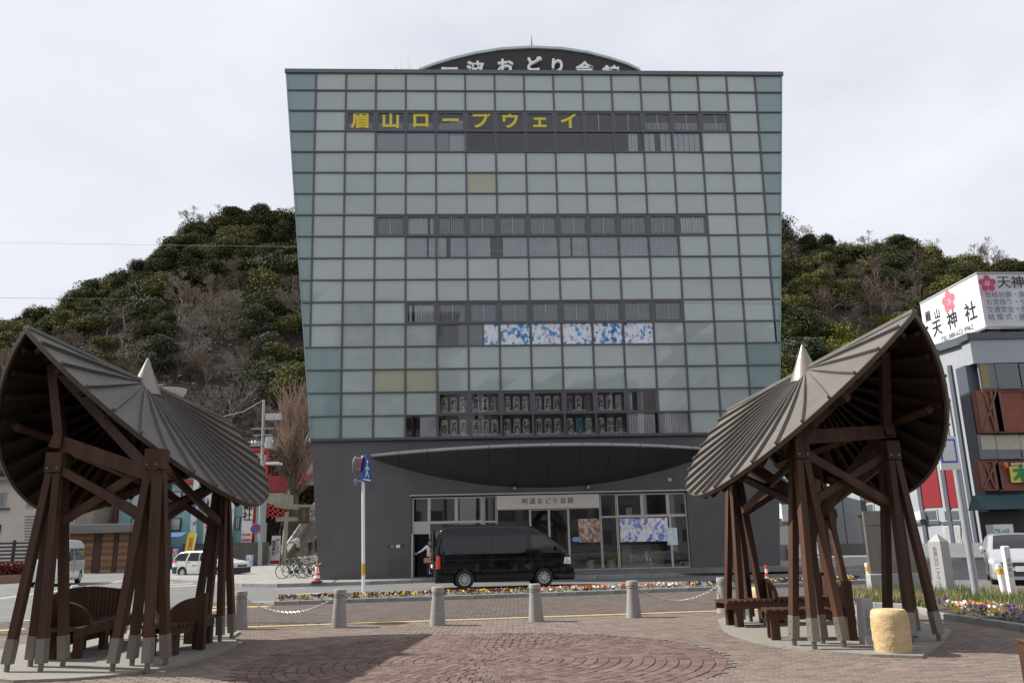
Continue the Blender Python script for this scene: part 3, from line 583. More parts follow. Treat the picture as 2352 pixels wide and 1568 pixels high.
# ================================================================ the two straw-hat pavilions
wood = mat('brown stained wood', (.062, .0265, .0142), .62, var=.45, scale=5, stretch=(1, 1, .1), bump=.2, bscale=40, rnd=.22, spec=.35)
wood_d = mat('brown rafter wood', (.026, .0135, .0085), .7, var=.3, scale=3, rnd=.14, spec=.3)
roofm = mat('bronze roof sheet', (.135, .124, .112), .5, metal=.15, var=.14, scale=2.2, rnd=.08)
seamm = mat('roof seam', (.12, .11, .098), .5, metal=.15, var=.06)
steel = mat('brushed steel', (.23, .205, .18), .42, metal=.5, var=.12, scale=4, stretch=(1, 1, .2))
steel_d = mat('dark steel', (.2, .2, .2), .4, metal=.8)
agg = mat('exposed aggregate', (.24, .225, .20), .9, var=.35, scale=38, bump=.5, bscale=90)
def seg(a, b, t): return Vector(a).lerp(Vector(b), t)
def pavilion(nm_label, Pp, Rr, clusters, inner, wi=(radians(44), 3.06, 1.75), wo=(radians(56), 2.6, 1.72), slabpts=None, sl_label=''):
    P_ = Vector(Pp); R_e = Vector(Rr); A = (P_ + R_e) / 2; rd = (P_ - R_e).normalized(); RAD = (P_ - R_e).length / 2
    base = Vector((A.x, A.y, PZ)); t = wthing('pavilion', base, nm_label, 'pavilion', 'straw hat roofed pavilions')
    hz = Vector((rd.y, -rd.x, 0)).normalized()
    NW = 20
    for s in (-1, 1):
        side = hz * s; wing, BL, NX = wi if (hz * s).x * inner > 0 else wo
        down = (side * cos(wing) + Vector((0, 0, -1)) * sin(wing)); down = (down - rd * down.dot(rd)).normalized()
        nrm = rd.cross(down).normalized()
        if nrm.z < 0: nrm = -nrm
        def pt(th, r, off=0.):
            sag = .05 * sin(pi * min(r / RAD, 1)) * sin(th)            # the sheets dip slightly between apex and rim
            ca, sa = cos(th), max(0., sin(th)); ea = math.copysign(abs(ca) ** (2 / NX), ca); eb = sa ** (2 / NX)
            return A + (rd * ea + down * eb * BL / RAD) * r + nrm * (off - sag)
        for k in range(NW):
            t0, t1 = pi * k / NW, pi * (k + 1) / NW; B = MB(); th = [t0, (t0 + t1) / 2, t1]; rs = [.05, .5, 1.1, 1.8, 2.3, RAD]
            B.loft([[pt(a, r, 0) for a in th] + [pt(a, r, -.03) for a in th[::-1]] for r in rs], True, True)
            B.build('roof_panel', roofm, t)
        for k in range(1, NW):
            a = pi * k / NW; B = MB(); rs = [.12, .6, 1.2, 1.9, RAD + .015]; tg = nrm.cross((pt(a, 2.) - A).normalized()).normalized()
            B.loft([[pt(a, r, -.005) - tg * w_, pt(a, r, -.005) + tg * w_, pt(a, r, .055 * min(1, r)) + tg * w_ * .8, pt(a, r, .055 * min(1, r)) - tg * w_ * .8] for r, w_ in zip(rs, (.006, .014, .018, .02, .02))], True, True)
            B.build('seam', seamm, t)
            B = MB(); rs = [.25, 1.2, RAD - .05]
            B.loft([[pt(a, r, -.035) - tg * .035, pt(a, r, -.035) + tg * .035, pt(a, r, -.035 - .115 * min(1, r)) + tg * .034, pt(a, r, -.035 - .115 * min(1, r)) - tg * .034] for r in rs], True, True)
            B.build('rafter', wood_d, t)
        B = MB(); n = 48
        B.loft([[pt(pi * i / n, RAD - .02, .006), pt(pi * i / n, RAD + .022, .006), pt(pi * i / n, RAD + .022, -.06), pt(pi * i / n, RAD - .02, -.06)] for i in range(n + 1)], True, True).build('rim', mat('rim metal', (.10, .075, .06), .5, metal=.3), t)
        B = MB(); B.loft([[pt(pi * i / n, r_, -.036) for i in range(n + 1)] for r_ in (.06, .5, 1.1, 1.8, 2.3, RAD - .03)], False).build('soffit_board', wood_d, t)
    MB().bar(P_ + rd * .02, R_e - rd * .02, .09, .05).build('ridge_cap', roofm, t)
    # cone on the apex
    MB().lathe([(.26, -.22), (.24, -.14), (.012, .44)], 20, A).build('finial', mat('finial sheet', (.27, .24, .21), .4, metal=.35, var=.04), t, True)
    # ridge beam and structure
    under = Vector((0, 0, -.24)); rb0, rb1 = R_e + rd * .4 + under, P_ - rd * .42 + under
    MB().bar(rb0, rb1, .12, .2).build('ridge_beam', wood, t)
    caps = []; ccs = {k: Vector((x, y, 0)) for k, (x, y, rz) in clusters.items()}
    ztop = 2.72
    def zroof(x, y):
        q = Vector((x, y, 0)) - Vector((A.x, A.y, 0)); rh = Vector((rd.x, rd.y, 0)); al = q.dot(rh) / rh.length_squared; pd = q.dot(hz); wg = wi[0] if (hz * (1 if pd > 0 else -1)).x * inner > 0 else wo[0]; return A.z + rd.z * al - math.tan(wg) * abs(pd)
    for k, (x, y, rz) in clusters.items():
        c = Vector((x, y, 0)); ax = Vector((cos(rz), sin(rz), 0)); ay = Vector((-sin(rz), cos(rz), 0))
        cap = c + Vector((0, 0, ztop + .16)); R3 = Matrix.Rotation(rz, 3, 'Z'); caps.append(cap)
        cb = MB().box(cap, (.24, .24, .28), rz).build('post_cap', wood, t)
        for q in (-.07, .07):
            for d_ in (-1, 1): MB().disc(cap + ax * q - ay * .12 * d_ + Vector((0, 0, -.08)), -ay * d_, .016, .008, 10).build('bolt', steel_d, cb)
        
        for i in (-1, 1):
            for j in (-1, 1):
                b0 = c + ax * i * .235 + ay * j * .235; tp = c + ax * i * .058 + ay * j * .058
                bot = b0 + Vector((0, 0, PZ + .13)); top_ = tp + Vector((0, 0, ztop)); d = (top_ - bot).normalized()
                up = ay
                po = MB().bar(bot + d * .15, top_,   .105, .105, up).build('post', wood, t)
                sh = MB().bar(bot, bot + d * .31, .116, .116, up).build('post_shoe', steel, t)
                MB().tube([Vector((bot.x, bot.y, PZ)), bot + d * .03], .035, 10).build('foot_pin', steel_d, sh)
                for h in (.07, .24):
                    for sd in (-1, 1):
                        MB().ball(bot + d * h + ax * sd * .06, .012, 8, 5).build('bolt', steel, sh)
    keys = list(clusters)
    ring_ = [('B', 'C'), ('C', 'D'), ('D', 'A'), ('A', 'B')]
    cp = dict(zip(keys, caps))
    for a, b in ring_:
        p, q = cp[a] + Vector((0, 0, .29)), cp[b] + Vector((0, 0, .29)); p.z = min(p.z, zroof(p.x, p.y) - .30); q.z = min(q.z, zroof(q.x, q.y) - .30); d = (q - p).normalized()
        
        MB().bar(p - d * .12, q + d * .12, .12, .2).build('tie_beam', wood, t)
        u0, u1 = cp[a] + Vector((0, 0, -.08)), cp[b] + Vector((0, 0, -.08)); lo = Vector((0, 0, -.72)); sd = d.cross(Vector((0, 0, 1))) * .05
        MB().bar(u0 + sd + d * .1, u1 + lo + sd - d * .12, .06, .11).build('cross_brace', wood, t); MB().bar(u0 + lo - sd + d * .12, u1 - sd - d * .1, .06, .11).build('cross_brace', wood, t)
    for k in keys:                                       # struts up to the ridge beam
        c = cp[k] + Vector((0, 0, .32)); c.z = min(c.z, zroof(c.x, c.y) - .32); s_ = max(.06, min(.94, ((c - rb0).dot(rd)) / (rb1 - rb0).length)); q = rb0.lerp(rb1, s_)
        tgt = rb0.lerp(rb1, min(.97, s_ + .16) if k in 'BC' else max(.03, s_ - .12))
        MB().bar(c, tgt + Vector((0, 0, -.12)), .13, .13, Vector((1, 0, 0))).build('strut', wood, t)
    # rafters' purlins between rim and ridge
    for s in (-1, 1):
        wing = (wi if (hz * s).x * inner > 0 else wo)[0]; down = (hz * s * cos(wing) + Vector((0, 0, -1)) * sin(wing)); nrm = rd.cross(down).normalized(); nrm = nrm if nrm.z > 0 else -nrm
        for r_ in (1.35,):
            L2 = sqrt(max(.1, RAD * RAD - r_ * r_)) - .25; m0 = A + down * r_ - nrm * .2
            MB().bar(m0 - rd * L2, m0 + rd * L2, .1, .14, nrm).build('purlin', wood, t)
    sl_ = MB().prism(slabpts, PZ - .02, PZ + .035).build('pavilion_slab', agg); tag(sl_, sl_label, 'slab', 'pavilion slabs')
    return t
def cl(pts, rz):
    ps = [gnd(u, v, PZ + .035) for u, v in pts]; c = sum(ps, Vector()) / len(ps); return (c.x, c.y, rz)
k4 = lambda x, y: ((2700 + x * .5299) / 1.7415, (1900 + y * .53) / 1.7415)
RB_ = cl([k4(933, 1280), k4(1022, 1312), k4(1150, 1265), k4(1247, 1300)], .27); RA_ = cl([k4(425, 1115), k4(483, 1130), k4(597, 1103), k4(657, 1120)], .27)
RC_ = cl([k4(1853, 1220), k4(1970, 1248)], .27); RC_ = (RC_[0] - .235, RC_[1] - .06, .27); RD_ = (RA_[0] + 1.75, RA_[1] + .55, .27)
LB_ = cl([(269, 1540), (300, 1528), (341, 1540), (367, 1526)], -.08); LC_ = cl([(23, 1543), (65, 1529), (97, 1543), (135, 1526)], -.08)
LA_ = cl([(509, 1471), (526, 1465)], -.08); LA_ = (LA_[0] - .22, LA_[1], -.08); LD_ = (LC_[0] - .25, LC_[1] + 3.7, -.08)
def slabpoly(c, a, b, rot, n=44): return [(c[0] + a * cos(2 * pi * i / n) * cos(rot) - b * sin(2 * pi * i / n) * sin(rot), c[1] + a * cos(2 * pi * i / n) * sin(rot) + b * sin(2 * pi * i / n) * cos(rot)) for i in range(n)]
rs_ = [gnd(*k4(x, y), PZ).xy for x, y in ((360, 1165), (420, 1205), (620, 1270), (800, 1302), (1000, 1330), (1240, 1352), (1480, 1370), (1870, 1382), (2025, 1275))]
rs_ = [tuple(p) for p in rs_] + [(6.9, 13.6), (7.05, 15.2), (6.6, 16.7), (5.6, 17.3), (4.5, 17.1), (3.8, 16.2)]
ls_ = [tuple(gnd(u, v, PZ).xy) for u, v in ((30, 1568), (160, 1563), (250, 1556), (330, 1546), (400, 1534), (460, 1517), (510, 1499), (540, 1487), (548, 1478), (530, 1468))] + [(-5.2, 15.9), (-6.0, 16.9), (-7.2, 17.1), (-8.1, 16.2), (-8.5, 14.5), (-8.2, 12.6), (-7.4, 11.2)]
pavR = pavilion('brown timber pavilion with sunlit seamed folded roof beside the cream stone stool', at(2098, 715, 11.1), at(1674, 941, 16.3), {'B': RB_, 'C': RC_, 'D': RD_, 'A': RA_}, -1, slabpts=rs_, sl_label='rounded gravel concrete slab under the sunlit roofed pavilion')
pavL = pavilion('brown timber pavilion with shaded dark roof near the white wagon', at(62, 752, 11.1), at(528, 968, 16.2), {'B': LB_, 'C': LC_, 'D': LD_, 'A': LA_}, 1, slabpts=ls_, sl_label='rounded gravel concrete slab under the dark roofed pavilion')
# ---- slatted benches
def bench(label, a, b, dep, side, back=False, arms=(), legs=3, zt=.44, curve=0.):
    a = Vector((*a, 0)); b = Vector((*b, 0)); d = (b - a).normalized(); n = Vector((-d.y, d.x, 0)) * side; L2 = (b - a).length; z0 = PZ + .035
    t = wthing('slatted_bench', (a + b) / 2 + Vector((0, 0, z0)), label, 'bench', 'slatted benches in the pavilions')
    N = int(L2 / .115); f = lambda s: a + d * s + n * (curve * (4 * (s / L2) * (1 - s / L2)))
    for k in range(N):
        s = (k + .5) * L2 / N; c = f(s) + n * dep / 2 + Vector((0, 0, z0 + zt - .025))
        MB().box(c, (.085, dep, .05), atan2(d.y, d.x)).build('seat_slat', wood, t)
    for o in (.06, dep - .06):
        MB().loft([[f(L2 * i / 8) + n * (o - .03) + Vector((0, 0, z)) if j in (0, 3) else f(L2 * i / 8) + n * (o + .03) + Vector((0, 0, z)) for j, z in enumerate((z0 + zt - .15, z0 + zt - .15, z0 + zt - .052, z0 + zt - .052))] for i in range(9)], True, True).build('rail', wood, t)
    for k in range(legs):
        s = L2 * (.1 + .8 * k / max(1, legs - 1))
        for o in (.08, dep - .08): MB().box(f(s) + n * o + Vector((0, 0, z0 + (zt - .15) / 2)), (.13, .1, zt - .15), atan2(d.y, d.x)).build('leg', wood, t)
    if back:
        for k in range(N):
            s = (k + .5) * L2 / N; h = .42 + .1 * sin(pi * min(1, s / L2 * 1.0))
            MB().box(f(s) + n * (dep + .035) + Vector((0, 0, z0 + .1 + (zt - .1 + h) / 2)), (.1, .05, zt - .1 + h), atan2(d.y, d.x)).build('back_slat', wood, t)
    for s, flip in arms:                                  # quarter-round dividers with their tall post
        prof = [(0, 0)] + [(.48 * (1 - cos(pi / 2 * i / 10)) if False else .50 * sin(pi / 2 * i / 10), .34 * cos(pi / 2 * i / 10)) for i in range(11)]
        c = f(s); q = [(c + n * ((dep - x) if flip else x) + Vector((0, 0, z0 + zt + .002 + z))) for x, z in prof]
        MB().hexa([p - d * .04 for p in q], [p + d * .04 for p in q]).build('arm_panel', wood, t)
        e = c + n * ((dep + .05) if flip else -.05)
        MB().box(e + Vector((0, 0, z0 + .42)), (.12, .11, .84), atan2(d.y, d.x)).build('arm_post', wood, t)
    return t
g4 = lambda u, v: tuple(gnd(u, v, PZ + .035).xy)
bench('slatted bench with high slatted back and rounded divider in the dark roofed pavilion', (-6.35, 12.3), (-6.5, 14.9), .5, 1, True, ((.55, True),), 3, curve=.12)
bench('short backless slatted bench with rounded divider on the plaza side of the dark roofed pavilion', (-5.05, 12.45), (-5.1, 14.3), .5, 1, False, ((.75, False),), 3, curve=-.1)
bench('backless slatted bench with tall rounded end beside the cream stone stool', (3.72, 12.75), (5.0, 12.6), .46, 1, False, ((1.2, False),), 2)
bench('long slatted bench at the rear of the sunlit roofed pavilion', (3.6, 14.6), (6.0, 15.1), .5, 1, False, ((.95, True), (2.2, True)), 3)
# ---- drum stools, small engraved post
stone_c = mat('cream drum stone', (.50, .31, .13), .8, var=.12, scale=3.2, hue=(.64, .53, .33), bump=.55, bscale=22)
def interp2(prof, z):
    for (r0, z0), (r1, z1) in zip(prof, prof[1:]):
        if z <= z1 + 1e-6: return r0 + (r1 - r0) * ((z - z0) / (z1 - z0) if z1 > z0 else 0)
    return prof[-1][0]
def drum(p, r, h, label):
    B = MB(); n = 32; rg = random.Random(3)
    prof = [(r * .95, 0), (r * .985, .05), (r * 1.02, h * .35), (r * 1.01, h * .7), (r * .98, h - .06), (r * .93, h - .02), (r * .84, h), (r * .4, h + .004), (.01, h + .004)]
    N_ = 40
    for j in range(27):
        f = j / 20; z = h * min(1, f); rr_ = interp2(prof, z) if f <= 1 else r * (.84 - .138 * (j - 20)); B.v += [(p.x + max(.01, rr_ + (rg.gauss(0, .0035) if 0 < f < 1 else 0)) * cos(2 * pi * k / N_), p.y + max(.01, rr_ + (rg.gauss(0, .0035) if 0 < f < 1 else 0)) * sin(2 * pi * k / N_), p.z + z) for k in range(N_)]
        if j: B.f += [((j - 1) * N_ + k, (j - 1) * N_ + (k + 1) % N_, j * N_ + (k + 1) % N_, j * N_ + k) for k in range(N_)]
    tag(B.build('drum_stool', stone_c, None, True), label, 'stool', 'drum shaped stone stools')
p = gnd(*k4(1650, 1328), PZ + .035); drum(p, .235, .53, 'large cream stone drum stool at the front edge of the sunlit roofed pavilion')
p = gnd(*k4(728, 1020), PZ + .035); drum(Vector((5.1, 17.6, PZ)), .26, .52, 'cream stone drum stool half hidden behind the rear bench of the sunlit roofed pavilion')
granite = mat('grey granite', (.36, .36, .36), .75, var=.2, scale=45, bump=.15, bscale=80, hue=(.44, .43, .42)); engr = mat('engraving', (.12, .12, .13), .9)
p = gnd(*k4(1462, 1272), PZ + .035); t = wthing('engraved_granite_post', p, 'short grey engraved granite post beside the cream stone stool', 'granite post')
MB().cbox(p + Vector((0, 0, .31)), (.18, .16, .62), .012, .2).build('post_body', granite, t); text('この後青山', 'inscription', engr, t, p + Vector((-.01, -.086, .33)), .085, Vector((cos(.2), sin(.2), 0)), vertical=True, gap=.95)
# ---- granite bollards and chains
bolm = mat('bollard granite', (.29, .28, .262), .8, var=.25, scale=50, bump=.25, bscale=90, hue=(.36, .35, .33))
bp_ = [(550, 1444), (778, 1440), (1005, 1435), (1232, 1426), (1456, 1417), (1664, 1407)]; BP = []
wh = ('leftmost granite bollard, beside the dark roofed pavilion', 'second granite bollard from the left, in front of the sign pole', 'third granite bollard from the left, in front of the rear of the black van', 'fourth granite bollard from the left, in front of the front wheel of the black van', 'fifth granite bollard from the left, below the right entrance window', 'rightmost granite bollard, against the sunlit roofed pavilion')
bm_ = MB().lathe([(.158, 0), (.15, .06), (.112, .58), (.125, .585), (.125, .59), (.108, .60), (.108, .615), (.123, .62), (.121, .70), (.112, .715), (.02, .72)], 20).mesh('granite_bollard', bolm, True)
for k, (u, v) in enumerate(bp_):
    p = gnd(u, v, PZ); BP.append(p); o = link(bpy.data.objects.new('granite_bollard', bm_), None, p); o.rotation_euler = (random.gauss(0, .012), random.gauss(0, .012), k * 1.3); tag(o, wh[k], 'bollard', 'granite bollards along the plaza edge')
chainm = mat('galvanised chain', (.55, .55, .55), .35, metal=.8)
def torus_link(B, c, d, up, L2=.06, W2=.02, r=.006):
    s = d.cross(up).normalized(); path = [c + d * (L2 * .5 * cos(2 * pi * i / 10)) + s * (W2 * sin(2 * pi * i / 10)) for i in range(11)]; B.tube(path, r, 4, False)
for i, j, lb in ((0, 1, 'silver chain slung between the two leftmost granite bollards'), (4, 5, 'silver chain slung between the two rightmost granite bollards')):
    a = BP[i] + Vector((.11, 0, .55)); b = BP[j] + Vector((-.11, 0, .55)); N = 44; B = MB(); ps = [a.lerp(b, k / N) - Vector((0, 0, .26 * 4 * (k / N) * (1 - k / N))) for k in range(N + 1)]
    for k in range(N): d = (ps[k + 1] - ps[k]).normalized(); torus_link(B, (ps[k] + ps[k + 1]) / 2, d, Vector((0, 0, 1)) if k % 2 else d.cross(Vector((0, 0, 1))).normalized())
    tag(B.build('chain', chainm), lb, 'chain', 'bollard chains')
# ---- flower bed
bl0 = Vector((*kerbline[0], 0)); fb = wthing('flower_bed', bl0, 'long low kerbed flower bed between the plaza and the road', 'flower bed')
front = [Vector((*p, 0)) for p in kerbline]
nb = Vector((-.2, 1, 0)).normalized(); WB = .95
kerb([p for p in kerbline], fb, PZ + .11, .14)
backl = [tuple((p + nb * WB).xy) for p in front]; kerb(backl, fb, .13, .14); kerb([kerbline[0], backl[0]], fb, PZ + .11, .14); kerb([kerbline[-1], backl[-1]], fb, PZ + .11, .14)
for o in fb.children: o.matrix_parent_inverse = Matrix.Translation(-bl0)
MB().prism([tuple(p.xy) for p in front] + [q for q in backl[::-1]], -.02, PZ + .07).build('soil', soil, fb)
petal = {n_: mat('pansy ' + n_, c, .7, var=.15, scale=20, island=.2) for n_, c in dict(yellow=(.65, .40, .02), maroon=(.12, .012, .03), white=(.78, .77, .72), orange=(.72, .20, .02), violet=(.05, .02, .16), mauve=(.22, .12, .32)).items()}
leafg = mat('pansy leaf', (.05, .095, .025), .6, island=.3)
def pansies(spots, cols, rg, parent, size=.034, h=.14, dens=7, z=PZ + .07):
    PB = {c: MB() for c in cols}; LB2 = MB()
    for p in spots:
        c = rg.choice(cols)
        for q in range(dens):                             # leaves
            a = rg.random() * 6.28; o = Vector((p.x + rg.gauss(0, .05), p.y + rg.gauss(0, .05), z + rg.random() * h * .7)); e = Vector((cos(a), sin(a), rg.uniform(.1, .9))).normalized() * .07; s = e.cross(Vector((0, 0, 1))).normalized() * .024
            LB2.add([o, o + e * .5 + s, o + e, o + e * .5 - s], [(0, 1, 2, 3)])
        for q in range(3):
            o = Vector((p.x + rg.gauss(0, .045), p.y + rg.gauss(0, .045), z + h * rg.uniform(.75, 1.15))); fc = Vector((rg.gauss(0, .5), -.9 + rg.gauss(0, .3), .7)).normalized(); a = fc.orthogonal().normalized(); b = fc.cross(a); r_ = size * rg.uniform(.8, 1.25); ring2 = []
            for i in range(10): rr = r_ * (1 if i % 2 == 0 else .72); ring2.append(o + (a * cos(.628 * i) + b * sin(.628 * i)) * rr + fc * (.006 if i % 2 else 0))
            PB[c].add([o] + ring2, [(0, i + 1, (i + 1) % 10 + 1) for i in range(10)])
    for c in cols:
        if PB[c].f: stuff(PB[c].build('pansy_flowers', petal[c], parent))
    stuff(LB2.build('pansy_leaves', leafg, parent))
rg = random.Random(5); total = (front[-1] - front[0]).length
def along(s):
    for a, b in zip(front, front[1:]):
        l_ = (b - a).length
        if s <= l_: return a.lerp(b, s / l_)
        s -= l_
    return front[-1]
for s0, s1, cols in ((0, .40, ['maroon', 'yellow', 'maroon']), (.40, .66, ['white', 'orange', 'orange']), (.66, 1.0, ['violet', 'yellow', 'violet'])):
    sp = []
    for k in range(int((s1 - s0) * total / .03)):
        s = (s0 + (s1 - s0) * rg.random()) * total; sp.append(along(s) + nb * rg.uniform(.12, .75))
    pansies(sp, cols, rg, fb)
# ================================================================ vehicles
rubber = mat('tyre rubber', (.018, .018, .018), .8); rimm = mat('wheel silver', (.6, .6, .6), .32, metal=.85); darkgl = mat('dark car glass', (.006, .007, .008), .4, spec=.0, coat=1)
cargl = glass('car window', (.62, .66, .66), boost=1.8); trim = mat('black trim', (.02, .02, .02), .55); hl = mat('headlamp', (.75, .76, .78), .12, metal=.3, coat=1); tl = mat('tail lamp red', (.65, .03, .02), .15, coat=1); platem = mat('plate white', (.7, .7, .68), .5)
def interp(T, x):
    if x <= T[0][0]: return T[0][1]
    for (a, za), (b, zb) in zip(T, T[1:]):
        if x <= b:
            t = (x - a) / (b - a); return za + (zb - za) * t
    return T[-1][1]
class Car:
    def __init__(s, name, label, loc, rz, L, W, top, belt, tumble, paint, zb=.22, rr=.16, wheels=(), wr=.33, group=None, endr=.35):
        s.L, s.W, s.T, s.belt, s.tumble, s.zb, s.rr, s.endr = L, W, top, belt, tumble, zb, rr, endr; s.zmax = max(z for x, z in top); s.paint = paint
        s.o = empty(name, loc, rz, label, 'car' if 'van' not in name else 'van', group)
        N = 60; xs_ = sorted(set([L * i / N for i in range(N + 1)] + [.01, .03, .06, .1, L - .01, L - .03, L - .06, L - .1])); B = MB(); B.loft([s.ring(x) for x in xs_], True, True)
        b = B.build('body', [paint, trim], s.o, True); s.body = b
        for x in wheels:
            cu = MB().tube([(x, -W, wr * 1.0), (x, W, wr * 1.0)], wr * 1.16, 28).build('cutter', trim); cu.parent = s.o; m_ = b.modifiers.new('arch', 'BOOLEAN'); m_.object = cu; m_.operation = 'DIFFERENCE'; m_.solver = 'EXACT'; m_.material_mode = 'TRANSFER'; CUT.append(cu)
        for me_ in [b.data] + [c_.data for c_ in CUT[-len(wheels):]]:
            bm = bmesh.new(); bm.from_mesh(me_); bmesh.ops.recalc_face_normals(bm, faces=bm.faces); bm.to_mesh(me_); bm.free()
        BOOL.append(b)
        for x in wheels:
            for sd in (-1, 1):
                wl = MB(); y = sd * (W / 2 - .11); prof = [(wr * .62, -.1), (wr * .92, -.105), (wr, -.08), (wr, .08), (wr * .92, .105), (wr * .62, .1)]
                wl.loft([[Vector((x + r * cos(2 * pi * k / 28), y + o, wr + r * sin(2 * pi * k / 28))) for k in range(28)] for r, o in prof]); w_ = wl.build('wheel', rubber, s.o, True)
                rb = MB(); rb.disc((x, y + sd * .03, wr), (0, sd, 0), wr * .63, .01, 28); rb.build('rim_well', trim, w_)
                sp = MB(); ring2 = lambda r, o: [Vector((x + r * cos(2 * pi * k / 28), y + sd * o, wr + r * sin(2 * pi * k / 28))) for k in range(28)]
                sp.loft([ring2(wr * .64, .09), ring2(wr * .60, .1), ring2(wr * .55, .09), ring2(wr * .55, .04)])
                for k in range(10):
                    a = 2 * pi * k / 10 + .15; d = Vector((cos(a), 0, sin(a))); c = Vector((x, y + sd * .085, wr)); sp.bar(c + d * wr * .12, c + d * wr * .57, wr * .13, .02, (0, sd, 0))
                sp.disc((x, y + sd * .075, wr), (0, sd, 0), wr * .17, .025, 16); sp.build('rim', rimm, w_)
    def half(s, x):
        e = s.endr; d = min(x, s.L - x); k = 1 if d >= e else sqrt(max(0, 1 - ((e - d) / e) ** 2)); return s.W / 2 * (.80 + .20 * k)
    def hw(s, x, z):
        w_ = s.half(x); zt = interp(s.T, x)
        if z > s.belt: w_ -= s.tumble * ((z - s.belt) / (s.zmax - s.belt)) ** 1.25
        if z < s.zb + .12: w_ -= .05 * ((s.zb + .12 - z) / .12) ** 2
        r = min(s.rr, (zt - s.zb) * .3); d = zt - z
        if d < r: w_ -= r - sqrt(max(0, r * r - (r - max(d, 0)) ** 2))
        return w_
    def ring(s, x, top_only=False):
        zt = interp(s.T, x); H = zt - s.zb; zs = [s.zb + H * f for f in (0, .04, .1, .2, .35, .5, .62, .74, .84, .91, .95, .975, .99, 1.0)]
        R = [Vector((x, -s.hw(x, z), z)) for z in zs]; yt = s.hw(x, zt); R += [Vector((x, -yt * .66, zt + .012)), Vector((x, -yt * .33, zt + .02)), Vector((x, 0, zt + .022))]
        Lf = [Vector((p.x, -p.y, p.z)) for p in R[:-1]][::-1]
        return (R[13:] + Lf[:4]) if top_only else R + Lf
    def patch(s, name, poly, m_, off=.005, sides=(-1, 1), par=None, nx=10, nz=6):
        xs_ = [p[0] for p in poly]; zs = [p[1] for p in poly]; out = []
        for sd in sides:
            bm = bmesh.new(); bm.faces.new([bm.verts.new((x, 0, z)) for x, z in poly])
            for i in range(1, nx): bmesh.ops.bisect_plane(bm, geom=bm.verts[:] + bm.edges[:] + bm.faces[:], plane_co=(min(xs_) + (max(xs_) - min(xs_)) * i / nx, 0, 0), plane_no=(1, 0, 0))
            for i in range(1, nz): bmesh.ops.bisect_plane(bm, geom=bm.verts[:] + bm.edges[:] + bm.faces[:], plane_co=(0, 0, min(zs) + (max(zs) - min(zs)) * i / nz), plane_no=(0, 0, 1))
            for v in bm.verts: v.co.y = sd * (s.hw(v.co.x, v.co.z) + off)
            me = bpy.data.meshes.new(name); bm.to_mesh(me); bm.free(); me.materials.append(m_); o = link(bpy.data.objects.new(name, me), par or s.o); out.append(o)
            me.polygons.foreach_set('use_smooth', [True] * len(me.polygons))
        return out
    def screen(s, name, xa, xb, m_, off=.006, inset=1.0, n=8):
        B = MB(); rows = []
        for i in range(n + 1):
            x = xa + (xb - xa) * i / n; e = .02; dz = (interp(s.T, x + e) - interp(s.T, x - e)) / (2 * e); nn = Vector((-dz, 0, 1)).normalized(); rows.append([Vector((p.x, p.y * inset, p.z)) + nn * off for p in s.ring(x, True)])
        return B.loft(rows, False).build(name, m_, s.o, True)
    def line(s, pts, w=.008, m_=None, name='panel_gap', sides=(-1, 1), off=.002):
        for sd in sides:
            P = []
            for (x0, z0), (x1, z1) in zip(pts, pts[1:]):
                for i in range(7): x, z = x0 + (x1 - x0) * i / 6, z0 + (z1 - z0) * i / 6; P.append((x, sd * (s.hw(x, z) + off), z))
            MB().tube(P, w, 4).build(name, m_ or trim, s.o)
    def mirror(s, x, z, m_=None, sides=(-1, 1)):
        for sd in sides:
            y = sd * (s.hw(x, z) + .1); MB().ball((x, y, z), .11, 12, 8, (.5, .75, 1.15)).build('wing_mirror', m_ or s.paint, s.o, True); MB().bar((x, sd * s.hw(x, z) * .98, z - .05), (x, y, z - .05), .05, .03).build('mirror_arm', trim, s.o)
BOOL, CUT = [], []
def flush_bool():
    dg = bpy.context.evaluated_depsgraph_get(); dg.update()
    for b in BOOL:
        me = bpy.data.meshes.new_from_object(b.evaluated_get(dg)); b.modifiers.clear(); b.data = me
    for c in CUT: bpy.data.objects.remove(c)
    BOOL.clear(); CUT.clear()
paintk = mat('black car paint', (.004, .004, .005), .4, spec=.0, coat=.9, var=.02); paintw = mat('white car paint', (.74, .74, .73), .3, coat=.8, var=.02); paints = mat('silver car paint', (.52, .53, .55), .3, metal=.55, coat=.8, var=.02)
# black high-roof van
ra, rb_ = gnd(1065, 1353), gnd(1254, 1347); hd = (rb_ - ra); rz = atan2(hd.y, hd.x); vz = Matrix.Rotation(rz, 3, 'Z')
VT = [(0, .5), (.02, 1.1), (.06, 1.55), (.13, 1.95), (.2, 2.14), (.32, 2.24), (.6, 2.28), (2.2, 2.29), (3.2, 2.275), (3.55, 2.235), (3.85, 2.12), (4.3, 1.82), (4.75, 1.47), (4.92, 1.31), (5.04, 1.16), (5.13, .95), (5.19, .75), (5.23, .45)]
org = ra - vz @ Vector((1.05, -.8, 0)); org.z = 0
van = Car('black_van', 'shiny black high roof van parked in front of the entrance doors', org, rz, 5.23, 1.76, VT, 1.15, .16, paintk, zb=.24, rr=.2, wheels=(1.08, 4.03), wr=.345)
van.patch('side_window', [(.28, 1.84), (.2, 1.28), (.35, 1.23), (3.2, 1.23), (3.38, 1.32), (3.4, 1.78), (3.3, 1.86)], darkgl, .004, nx=14)
van.patch('cab_window', [(3.58, 1.86), (3.62, 1.42), (4.6, 1.40), (4.62, 1.44), (4.14, 1.83), (4.0, 1.86)], mat('cab glass', (.03, .034, .034), .3, spec=.0, coat=1), .005)
van.screen('windscreen', 3.82, 4.72, darkgl)
